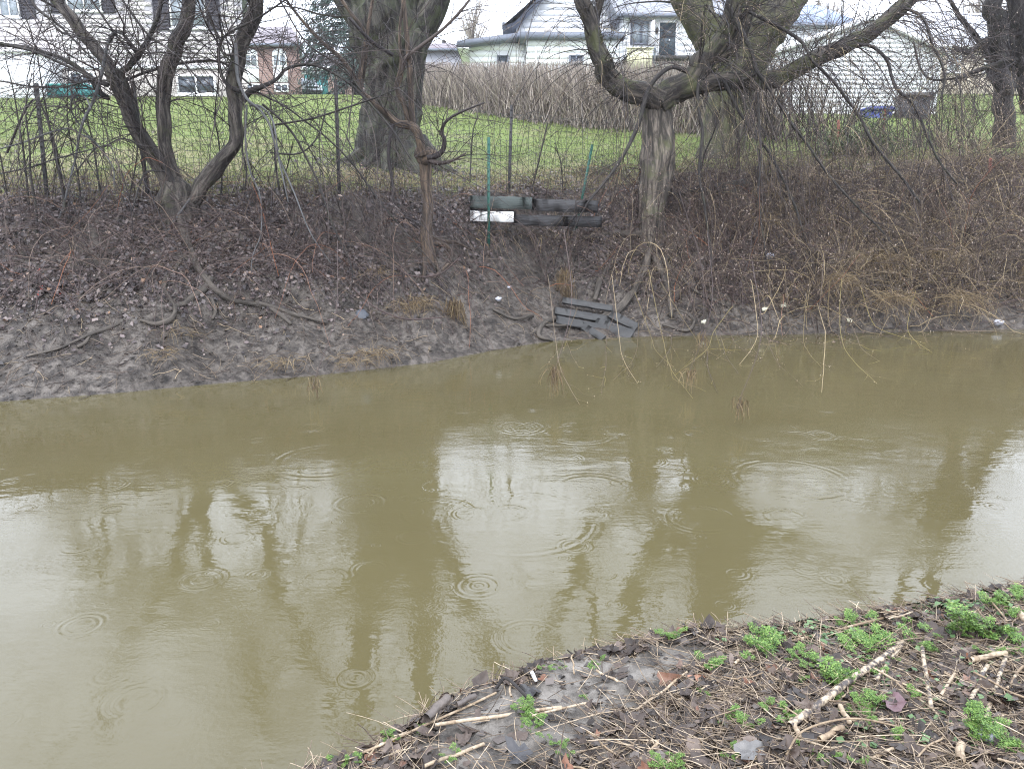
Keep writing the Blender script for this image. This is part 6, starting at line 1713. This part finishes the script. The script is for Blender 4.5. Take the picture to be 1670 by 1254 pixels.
hgt = rng.uniform(.04, .13, n) * np.interp(s, [3.0, 4, 5.8], [1, 1, .5]); a = rng.uniform(0, 6.283, n); w = rng.uniform(.003, .006, n)
dx, dy = np.cos(a), np.sin(a); l = rng.normal(0, .06, (n, 2))
V = np.stack([np.stack([x - dx * w, y - dy * w, z - .005], -1), np.stack([x + dx * w, y + dy * w, z - .005], -1), np.stack([x + l[:, 0], y + l[:, 1], z + hgt], -1)], 1).reshape(-1, 3)
mb = MB(); mb.add(V, np.arange(3 * n).reshape(n, 3)); mb.obj('dry_grass', M['dead_grass'], kind='stuff')

# ------------------------------------------------------------------ the near bank
def nb(px, py, h=0.0): return ground(px, py, True) + (0, 0, h)
# dead leaves: lobed outlines, cupped
def leaf_mesh(seed):
    r = np.random.default_rng(seed)
    n = 14; th = np.linspace(0, 2 * math.pi, n, endpoint=False)
    lob = 1 + .34 * np.cos(th * 5 + r.uniform(0, 6)) * np.sign(np.cos(th)) * .6 + r.normal(0, .16, n)
    X = np.cos(th) * lob * .5; Yv = np.sin(th) * lob * .36
    Z = .16 * X ** 2 * r.uniform(-2, 3) + .35 * np.abs(Yv) * r.uniform(-.4, 1.0) + r.normal(0, .055, n)
    V = np.vstack([np.column_stack([X, Yv, Z]), np.column_stack([X * .5, Yv * .5, Z * .4 + r.normal(0, .03, n)]), [[0, 0, .0]]])
    i = np.arange(n); j = (i + 1) % n
    return V, np.column_stack([i, j, n + j, n + i]), np.column_stack([n + i, n + j, np.full(n, 2 * n)])
leaf_var = [leaf_mesh(s) for s in range(7)]
leaf_me = [make_mesh('leaf', V, [F4, F3], M['leaf_near'], True) for V, F4, F3 in leaf_var]
SILT = [(*nb(px, py)[:2], ra, rb) for px, py, ra, rb in ((1160, 1062, .14, .06), (1100, 1068, .2, .09), (1030, 1085, .24, .12), (960, 1105, .26, .13), (900, 1140, .26, .13), (850, 1175, .26, .13), (800, 1200, .2, .12), (760, 1235, .18, .1), (800, 1150, .16, .08), (880, 1215, .22, .1), (1000, 1120, .2, .09), (820, 1245, .18, .08))]
def near_points(n, ymin=1.6):
    n = int(n * 1.55); out = []
    while sum(len(o) for o in out) < n:
        x = rng.uniform(-1.5, 5.0, n * 3); d = rng.uniform(0.05, 2.6, n * 3); y = yn(x) - d
        k = (y > ymin) & (np.abs(x) < y * .8 + .5)
        x, y, d = x[k], y[k], d[k]
        # silt stays bare along the left part of the edge
        silt = sum(np.exp(-((x - a) / ra) ** 2 - ((y - b) / rb) ** 2) for a, b, ra, rb in SILT)
        silt = np.clip(silt * 1.4 - .25 + .9 * fbm(x * 9, y * 9, 91, 2), 0, 1)
        k = rng.random(len(x)) > silt * .93
        out.append(np.column_stack([x, y])[k])
    return np.concatenate(out)[:n]
pts = near_points(2600)
o_par = parent_world(near_bank)
inview = (np.abs(pts[:, 0]) < pts[:, 1] * .72) & (pts[:, 1] > 2.0)
pts = np.concatenate([pts[inview], pts[~inview]])           # the ones in sight first
for i, (x, y) in enumerate(pts[:300]):
    s = rng.uniform(.05, .10)
    o = obj('leaf', leaf_me[i % 7], near_bank, (x, y, hz(x, y) + .014), (rng.normal(0, .35), rng.normal(0, .35), rng.uniform(0, 6.28)))
    o.scale = (s, s, s * 1.1)
mb = MB()
for i, (x, y) in enumerate(pts[300:]):
    V, F4, F3 = leaf_var[i % 7]
    s = rng.uniform(.025, .075)
    R_ = np.array(Matrix.Rotation(rng.uniform(0, 6.28), 3, 'Z') @ Matrix.Rotation(rng.normal(0, .4), 3, 'X') @ Matrix.Rotation(rng.normal(0, .4), 3, 'Y'))
    mb.add((V * s) @ R_.T + (x, y, hz(x, y) + .008), F4)
    mb.F[3].append(F3 + mb.n - len(V))
mb.obj('leaf_scraps', M['leaf_near'], near_bank, True, kind='stuff')
# straw and bits of stem, too many to count
def lie(P, lo):
    P[..., 2] = np.maximum(P[..., 2], height(P[..., 0], P[..., 1]) + lo)
    return P
pts = near_points(8000)
D = rng.normal(0, 1, (len(pts), 3)); D[:, 2] *= .05
L = rng.uniform(.05, .34, len(pts)) * (rng.random(len(pts)) ** 1.2 + .25)
L = np.minimum(L, (yn(pts[:, 0]) - pts[:, 1]) * .9 + .02)
P0 = np.column_stack([pts, height(pts[:, 0], pts[:, 1]) + rng.uniform(.004, .022, len(pts))])
S = lie(strands(P0, D, L, 6, .5, .07), .004)
mb = MB(); strand_mesh(mb, S, taper(len(pts), 6, rng.uniform(.0007, .0026, len(pts)), .7), 4); mb.obj('straw_litter', M['straw'], kind='stuff')
pts = near_points(5200)
C = np.column_stack([pts, height(pts[:, 0], pts[:, 1]) + .002])
mb = MB(); lumps(mb, C, rng.uniform(.003, .012, len(pts)), .6); mb.obj('soil_crumbs', island_mat('dark humus', [(0, (.03, .026, .023)), (.6, (.07, .058, .05)), (1, (.15, .13, .11))]), near_bank, kind='stuff')
# dark wet humus sheet pieces under the litter: flat flakes
pts = near_points(5200)
leaf_cloud(pts, .25, (.025, .07), island_mat('wet humus flakes', [(0, (.028, .024, .022)), (.6, (.06, .05, .044)), (1, (.11, .092, .08))], rough=.45), 'humus_flakes', near_bank, lift=.008)

def stalk(a, b, wpx, mat, label=None, group=None, lift=.02, mid=None, sides=9, name='cane_stalk', node=True, tilt=0.0):
    A, B = nb(*a, lift), nb(*b, lift + tilt)
    r = wpx * .43 * math.hypot(A[1], EYE) / FPX
    pts = [A, B] if mid is None else [A] + [nb(m[0], m[1], m[2]) for m in mid] + [B]
    pts = np.array(pts)
    if mid is None and wpx > 0:
        t = np.linspace(0, 1, 5)[:, None]; pts = A * (1 - t) + B * t
        zc = height(pts[:, 0], pts[:, 1]) + r * .7 + .006
        pts[:, 2] += max(0, float((zc - pts[:, 2]).max())) * .7
        pts[1:-1] += rng.normal(0, .002, (3, 3))
    rad = np.full(len(pts), r)
    mb = MB(); c = pts.mean(0)
    P, R = limb(mb, pts, rad, sides, .012, .05, seed=int(a[0]) % 60)
    if node:                                           # the joints of the cane
        L = len(P)
        for q in np.arange(L // 7, L - 2, max(8, L // 4)):
            limb(mb, [P[q - 1], P[q], P[q + 1]], [R[q] * 1.02, R[q] * 1.12, R[q] * 1.02], sides, .004, 0)
    o = obj(name, mb.mesh(name, M[mat] if isinstance(mat, str) else mat, c, True, True), loc=c)
    return tag(o, label, 'stalk', group)

def mottled():
    m, nt, b = nodes('blotched cane')
    c = coords(nt, 'bark')
    n = nt.nodes.new('ShaderNodeTexNoise'); n.inputs['Scale'].default_value = 42; n.inputs['Detail'].default_value = 3
    nt.links.new(scaled(nt, c, (1, 1, .8)), n.inputs['Vector'])
    r = ramp(nt, [(.42, (.05, .04, .035)), (.50, (.20, .155, .11)), (.56, (.36, .29, .20)), (.8, (.44, .36, .26))])
    nt.links.new(n.outputs['Fac'], r.inputs[0]); nt.links.new(r.outputs[0], b.inputs['Base Color']); b.inputs['Roughness'].default_value = .6
    return m
M['mottled'] = mottled()
G_ = 'dry cane stalks on the near bank'
for a, b, w, m_, lab in [
    ((1286, 1196), (1470, 1058), 13, 'mottled', 'longest thick cane stalk with dark blotches on the near bank'),
    ((1425, 1122), (1472, 1057), 8, 'mottled', 'short blotched cane stalk lying against the longest blotched one'),
    ((1284, 1053), (1441, 1013), 5, 'stalk', 'long pale cane stalk along the top edge of the near bank'),
    ((1581, 1087), (1639, 1075), 9, 'stalk', 'short thick pale cane stalk beside ferny plants at right'),
    ((1605, 1184), (1639, 1082), 8, 'mottled', 'steep blotched cane stalk nearest the right edge of the litter'),
    ((1581, 1157), (1608, 1099), 8, 'mottled', 'stubby blotched cane stalk left of the steep one'),
    ((1533, 1142), (1574, 1077), 5.5, 'stalk', 'slim pale cane stalk pointing uphill between dark leaves'),
    ((1503, 1065), (1517, 1164), 7, 'mottled', 'brown blotched cane stalk lying straight towards the viewer'),
    ((1335, 1218), (1373, 1198), 10, 'stalk', 'broken stout cane stub below the longest blotched stalk'),
    ((1562, 1253), (1566, 1226), 14, 'stalk', 'split pale cane stump at the very bottom right'),
    ((1290, 1185), (1302, 1212), 8, 'stalk', 'small upright cane chip at the lower end of the longest stalk'),
    ((1369, 1162), (1384, 1190), 8, 'stalk', 'short pale cane stub right of the longest stalk'),
    ((1250, 1031), (1277, 1007), 7, 'mottled', 'cane stub leaning out over the water from the green patch'),
    ((1655, 1004), (1672, 1022), 12, 'stalk', 'wide split cane piece at the right edge near the water'),
    ((1197, 1091), (1226, 1067), 5, 'stalk', 'pale straight cane piece at the rim of the bare silt'),
    ((710, 1193), (915, 1164), 6, 'stalk', 'long pale cane stalk across the bare silt'),
    ((591, 1235), (809, 1136), 4.5, 'stalk', 'long thin cane stalk along the waterline at the left tip'),
    ((550, 1252), (656, 1181), 4, 'stalk', 'thin cane stalk overhanging the water at the left tip'),
    ((693, 1256), (789, 1220), 6, 'stalk', 'pale cane stalk low on the silt at the bottom'),
    ((1038, 1164), (1120, 1102), 4.5, 'stalk', 'thin pale cane stalk rising right of the silt'),
    ((642, 1218), (675, 1158), 4.5, 'yellow_stalk', 'short yellow stalk standing up at the left tip'),
    ((668, 1198), (727, 1143), 5, 'yellow_stalk', 'longer yellow stalk lying over driftwood at the left tip'),
    ((867, 1102), (874, 1116), 6, 'white_paint', 'small white peeled stick at the edge of the silt'),
    ((973, 1099), (1007, 1117), 4, 'stalk', 'short tan cane piece in the middle of the silt'),
    ((867, 1174), (960, 1152), 4, 'stalk', 'bent pale cane stalk below the long one on silt'),
    ((1398, 1085), (1523, 1147), 3.4, 'stalk', 'long thread thin stalk crossing the dark leaves'),
    ((1040, 1250), (1075, 1215), 6, 'stalk', 'tan cane piece among leaves at the bottom'),
    ((1420, 1245), (1500, 1205), 6, 'stalk', 'slanting tan cane piece at the bottom right'),
    ((1640, 1130), (1668, 1092), 5, 'stalk', 'slim cane piece at the right edge in dark soil'),
]:
    stalk(a, b, w, m_, lab, G_, lift=.03 if w > 6 else .018, tilt=.12 if 'standing' in lab else (.06 if 'leaning out' in lab else .0))
stalk((1281, 1239), (1486, 1198), 3.4, 'stalk', 'thin pale stem arching over the bottom litter', G_, mid=[(1310, 1215, .06), (1390, 1200, .07)], node=False)
stalk((714, 1143), (758, 1109), 3, 'stalk', 'thin stem sticking out over the water from the driftwood', G_, mid=[(735, 1122, .05)], node=False, tilt=.06)
stalk((809, 1129), (861, 1145), 6, 'bark_dark', 'black curved twig at the edge of the silt', G_, mid=[(826, 1124, .05)], node=False)
stalk((697, 1190), (731, 1156), 16, 'log', 'sodden grey brown driftwood log end in the left debris', None, lift=.05, name='driftwood', node=False)
stalk((745, 1160), (775, 1146), 10, 'log', 'small dark driftwood piece behind the driftwood log end', None, lift=.03, name='driftwood', node=False)
# the many short look-alike pieces
pts = near_points(90)
for i, (x, y) in enumerate(pts):
    a = rng.uniform(0, 3.14); L = rng.uniform(.06, .30)
    r = rng.uniform(.002, .0048)
    n = 5; t = np.linspace(-.5, .5, n)[:, None]
    P = np.column_stack([x + np.cos(a) * L * t, y + np.sin(a) * L * t, np.zeros(n)]) + rng.normal(0, .004, (n, 3)) * (1, 1, 0)
    P[:, 2] = height(P[:, 0], P[:, 1]) + r + rng.uniform(.006, .03)
    mb = MB(); limb(mb, P, np.full(n, r), 6, .02, .05, seed=i); c = P.mean(0)
    tag(obj('straw_piece', mb.mesh('straw_piece', M['stalk'], c, True, True), loc=c), 'short thin straw coloured stem piece lying loose in the near bank litter', 'stalk', 'short straw pieces on the near bank')

# green seedlings: fronds of small leaflets
def frond_mesh(seed, mat):
    global rng
    keep, rng = rng, np.random.default_rng(seed)
    mb = MB()
    a = np.array([[0, 0, 0], [.3, 0, .32], [.65, .03, .42], [1, .05, .36]], float)
    P, R = limb(mb, a, [.018, .014, .011, .006], 5, .1, 0)
    n = 58
    t = rng.uniform(.3, 1, n); i = (t * (len(P) - 1)).astype(int)
    side = rng.choice([-1, 1], n)
    ln = rng.uniform(.05, .40, n) * (1.25 - t)
    Q = P[i] + np.column_stack([ln * .5, side * ln, rng.normal(0, .04, n)])
    V, F = [], []
    for q in Q:
        s = rng.uniform(.065, .12); az = rng.uniform(0, 6.28); nz = rng.normal(0, .35, 2)
        for k in range(3):
            b = az + k * 2.09; d = np.array([math.cos(b), math.sin(b), nz[0] * math.cos(b) + nz[1] * math.sin(b)]); u = np.array([-d[1], d[0], .1])
            V += [q, q + d * s * .55 - u * s * .3, q + d * s, q + d * s * .55 + u * s * .3]
    V = np.array(V); mb.add(V, np.arange(len(V)).reshape(-1, 4))
    me = mb.mesh('frond', mat)
    rng = keep
    return me
fronds = [frond_mesh(s, M['fern']) for s in range(5)]
PLG = 'ferny green seedlings on the near bank'
PL = [(1255, 1057, 56, 'broad ferny green clump at the rim beside the cane stub over water'), (1240, 1030, 30, None), (1375, 1024, 30, None), (1400, 1014, 32, 'ferny green plant at the top edge above the long pale stalk'), (1345, 1102, 52, 'ferny green clump left of the longest blotched stalk'),
      (1430, 1060, 64, 'large ferny green clump around the upper end of the longest blotched stalk'), (1398, 1062, 40, None), (1502, 1047, 46, 'ferny green clump right of the longest blotched stalk'), (1590, 1022, 66, 'largest ferny green clump at the right near the water'), (1622, 1030, 56, None), (1650, 975, 44, 'ferny green plant highest at the right edge'),
      (1370, 1112, 34, None), (1420, 1150, 44, 'ferny green clump below the middle of the longest blotched stalk'), (1395, 1162, 34, None), (1420, 1178, 26, None), (1592, 1175, 48, 'ferny green clump left of the blue grey stone'), (1625, 1202, 56, 'ferny green clump right of the blue grey stone'),
      (1192, 1172, 34, None), (1216, 1176, 30, None), (1154, 1132, 24, None), (1150, 1082, 34, None), (1166, 1088, 26, None), (1112, 1248, 48, 'ferny green clump cut by the bottom edge'), (1095, 1240, 30, None), (1282, 1168, 30, None), (1250, 1152, 28, None), (1222, 1182, 26, None), (1460, 1206, 32, None), (1640, 1066, 36, None), (1610, 1062, 30, None),
      (1097, 1034, 34, 'ferny green plant at the waterline where silt meets litter'), (975, 1078, 26, None), (918, 1084, 24, None), (890, 1088, 18, None), (858, 1150, 34, 'ferny green plant on the bare silt above the long pale stalk'), (872, 1168, 30, None), (864, 1186, 28, None), (846, 1152, 24, None), (580, 1234, 26, None), (552, 1246, 28, 'ferny green plant at the extreme left tip of the near bank'), (637, 1199, 26, None), (682, 1190, 24, None), (742, 1232, 26, 'ferny green plant beside the pale stalk at the bottom'), (905, 1208, 28, None), (922, 1224, 26, None), (955, 1136, 16, None), (1560, 1120, 20, None), (1485, 1135, 26, None), (1312, 1070, 36, None), (1330, 1085, 30, None), (1540, 1030, 36, None), (1570, 1005, 30, None), (1610, 985, 34, None), (1640, 1000, 34, None), (1490, 1018, 26, None), (1205, 1235, 26, None), (1330, 1240, 28, None), (1390, 1240, 30, None), (1655, 1225, 26, None), (1440, 1100, 28, None), (1365, 1140, 26, None), (1300, 1110, 28, None)]
for k, (px, py, w, lab) in enumerate(PL):
    g = nb(px, py + w * .18)
    R0 = w * .74 * math.hypot(g[1], EYE) / FPX
    o = empty('green_seedling', g, lab or 'small ferny bright green seedling sprouting through the near bank litter', 'seedling', PLG)
    nf = 5 if w < 30 else (8 if w < 50 else 13)
    for i in range(nf):
        q = obj('frond', fronds[(k + i) % 5], o, (rng.normal() * R0 * .3, rng.normal() * R0 * .25, 0), (rng.normal(0, .15), -rng.uniform(.0, .55), rng.uniform(0, 6.28)))
        s = R0 * rng.uniform(.45, 1.1); q.scale = (s, s, s * rng.uniform(.6, 1.0))
# small dark creeping leaves between them
px_ = np.column_stack([rng.normal(1300, 60, 260), rng.normal(1035, 13, 260)]); px_ = np.vstack([px_, np.column_stack([rng.uniform(1360, 1660, 320), rng.uniform(1000, 1250, 320)]), np.column_stack([rng.normal(1560, 50, 150), rng.normal(985, 12, 150)])])
W_ = np.array([on_water(a, b) for a, b in px_])[:, :2] * .93
W_ = W_[(yn(W_[:, 0]) - W_[:, 1]) > .02]
leaf_cloud(W_, .35, (.018, .036), M['ivy'], 'creeping_cover', None, (.8, 1.1), .25, .03)
# stone, curled big leaves
blob('stone', 1606, 1208, 18, 'stone', 'rounded blue grey stone between two ferny clumps on the near bank', 'stone', (.9, .8, .7), near=True, seed=3)
for px, py, w, col, lab in ((1455, 1155, 50, (.12, .07, .075), 'large purple brown fallen leaf below the longest blotched stalk'), (845, 1238, 46, (.035, .033, .034), 'black crumpled wet leaf on silt at the bottom'), (1225, 1235, 44, (.10, .095, .09), 'pale grey torn leaf at the bottom among dark leaves'), (1135, 1113, 26, (.25, .12, .07), 'rust brown curled leaf at the edge of the silt'), (862, 1133, 34, (.03, .028, .028), 'black sodden leaf wad by the black curved twig')):
    g = nb(px, py, .02); s = w * math.hypot(g[1], EYE) / FPX
    V, F4, F3 = leaf_var[px % 7]
    mb = MB(); V2 = V.copy(); V2[:, 2] *= 1.6
    mb.add(V2 * s, F4); mb.F[3].append(F3)
    tag(obj('big_leaf', mb.mesh('big_leaf', flat('leaf ' + lab[:10], col, .4, .5, .25, 40), smooth=True), loc=g, rot=(.15, -.1, rng.uniform(0, 6))), lab, 'leaf')
# upright twigs at the water's edge
for k, (a, b) in enumerate([((655, 1180), (650, 1150)), ((662, 1182), (668, 1152)), ((1463, 1012), (1462, 990)), ((1500, 1000), (1501, 978)), ((330, 1262), (322, 1210)), ((1205, 1035), (1203, 1018))]):
    g = nb(*a) if px != 330 else nb(*a)
    top = at(b[0], b[1], g[1] + .02)
    mb = MB(); limb(mb, [g - (0, 0, .03), (g + top) / 2 + (.006, 0, 0), top], [.003, .0025, .0012], 5, .03, .1)
    o = obj('upright_twig', mb.mesh('upright_twig', M['straw'], g), loc=g)
    tag(o, ['left twig of the pair standing behind the driftwood log', 'right twig of the pair standing behind the driftwood log', 'upright twig at the rim above the long pale rim stalk', 'upright twig at the rim near the right edge of the water', 'thin twig poking up at the bottom left out of the water', 'short upright twig at the rim beside the ferny clump'][k], 'twig', 'upright twigs at the near rim')

# ------------------------------------------------------------------ pole and wires on the skyline
c = at(514, 100, 92.0); z0 = hz(c[0], 92)
po = empty('utility_pole', (c[0], 92, z0), 'grey utility pole on the skyline left of the spruce', 'pole')
zt = at(514, 58, 92)[2]
mb = MB(); limb(mb, [(c[0], 92, z0 - .3), (c[0], 92, zt)], [.16, .12], 8, .5, 0); mb.obj('pole', M['pole'], po, True)
mb = MB(); mb.box(c[0] - 1.0, c[0] + 1.0, 91.8, 91.87, zt - .5, zt - .38); mb.obj('crossarm', M['pole'], po)
c2 = at(1330, 60, 100.0); z2 = hz(c2[0], 100); zt2 = at(1330, -10, 100)[2]
po = empty('utility_pole', (c2[0], 100, z2), 'utility pole behind the mossy trunk and blue grey roof', 'pole')
mb = MB(); limb(mb, [(c2[0], 100, z2 - .3), (c2[0], 100, zt2)], [.16, .12], 8, .5, 0); mb.obj('pole', M['pole'], po, True)
for k, (dz, lab) in enumerate(((-.05, 'topmost thin power line over the rooftops'), (-.9, 'middle thin power line over the rooftops'), (-1.9, 'lowest thin power line over the rooftops'))):
    a = np.array([c[0], 91.9, zt + dz]); b = np.array([c2[0], 99.9, zt2 + dz])
    t = np.linspace(0, 1, 14)[:, None]; P = a * (1 - t) + b * t; P[:, 2] -= 1.0 * 4 * (t * (1 - t))[:, 0]
    mb = MB(); strand_mesh(mb, P[None], np.full((1, 14), .022), 4)
    tag(obj('power_line', mb.mesh('power_line', M['fascia'], a), loc=a), lab, 'wire', 'power lines')

# ------------------------------------------------------------------ thin rain haze
hm = bpy.data.materials.new('rain haze'); hm.use_nodes = True
hn = hm.node_tree
hn.nodes.remove(hn.nodes['Principled BSDF'])
pv = hn.nodes.new('ShaderNodeVolumePrincipled')
pv.inputs['Color'].default_value = (0.93, 0.95, 1.0, 1); pv.inputs['Density'].default_value = 0.0005
hn.links.new(pv.outputs[0], hn.nodes['Material Output'].inputs['Volume'])
bpy.context.view_layer.update()
topz = max((o.matrix_world @ Vector(c))[2] for o in SC.objects if o.type == 'MESH' for c in o.bound_box)
mb = MB(); mb.box(-330, 330, -420, 660, -2.0, topz + 1.0)
obj('haze', mb.mesh('haze', hm), kind='stuff')
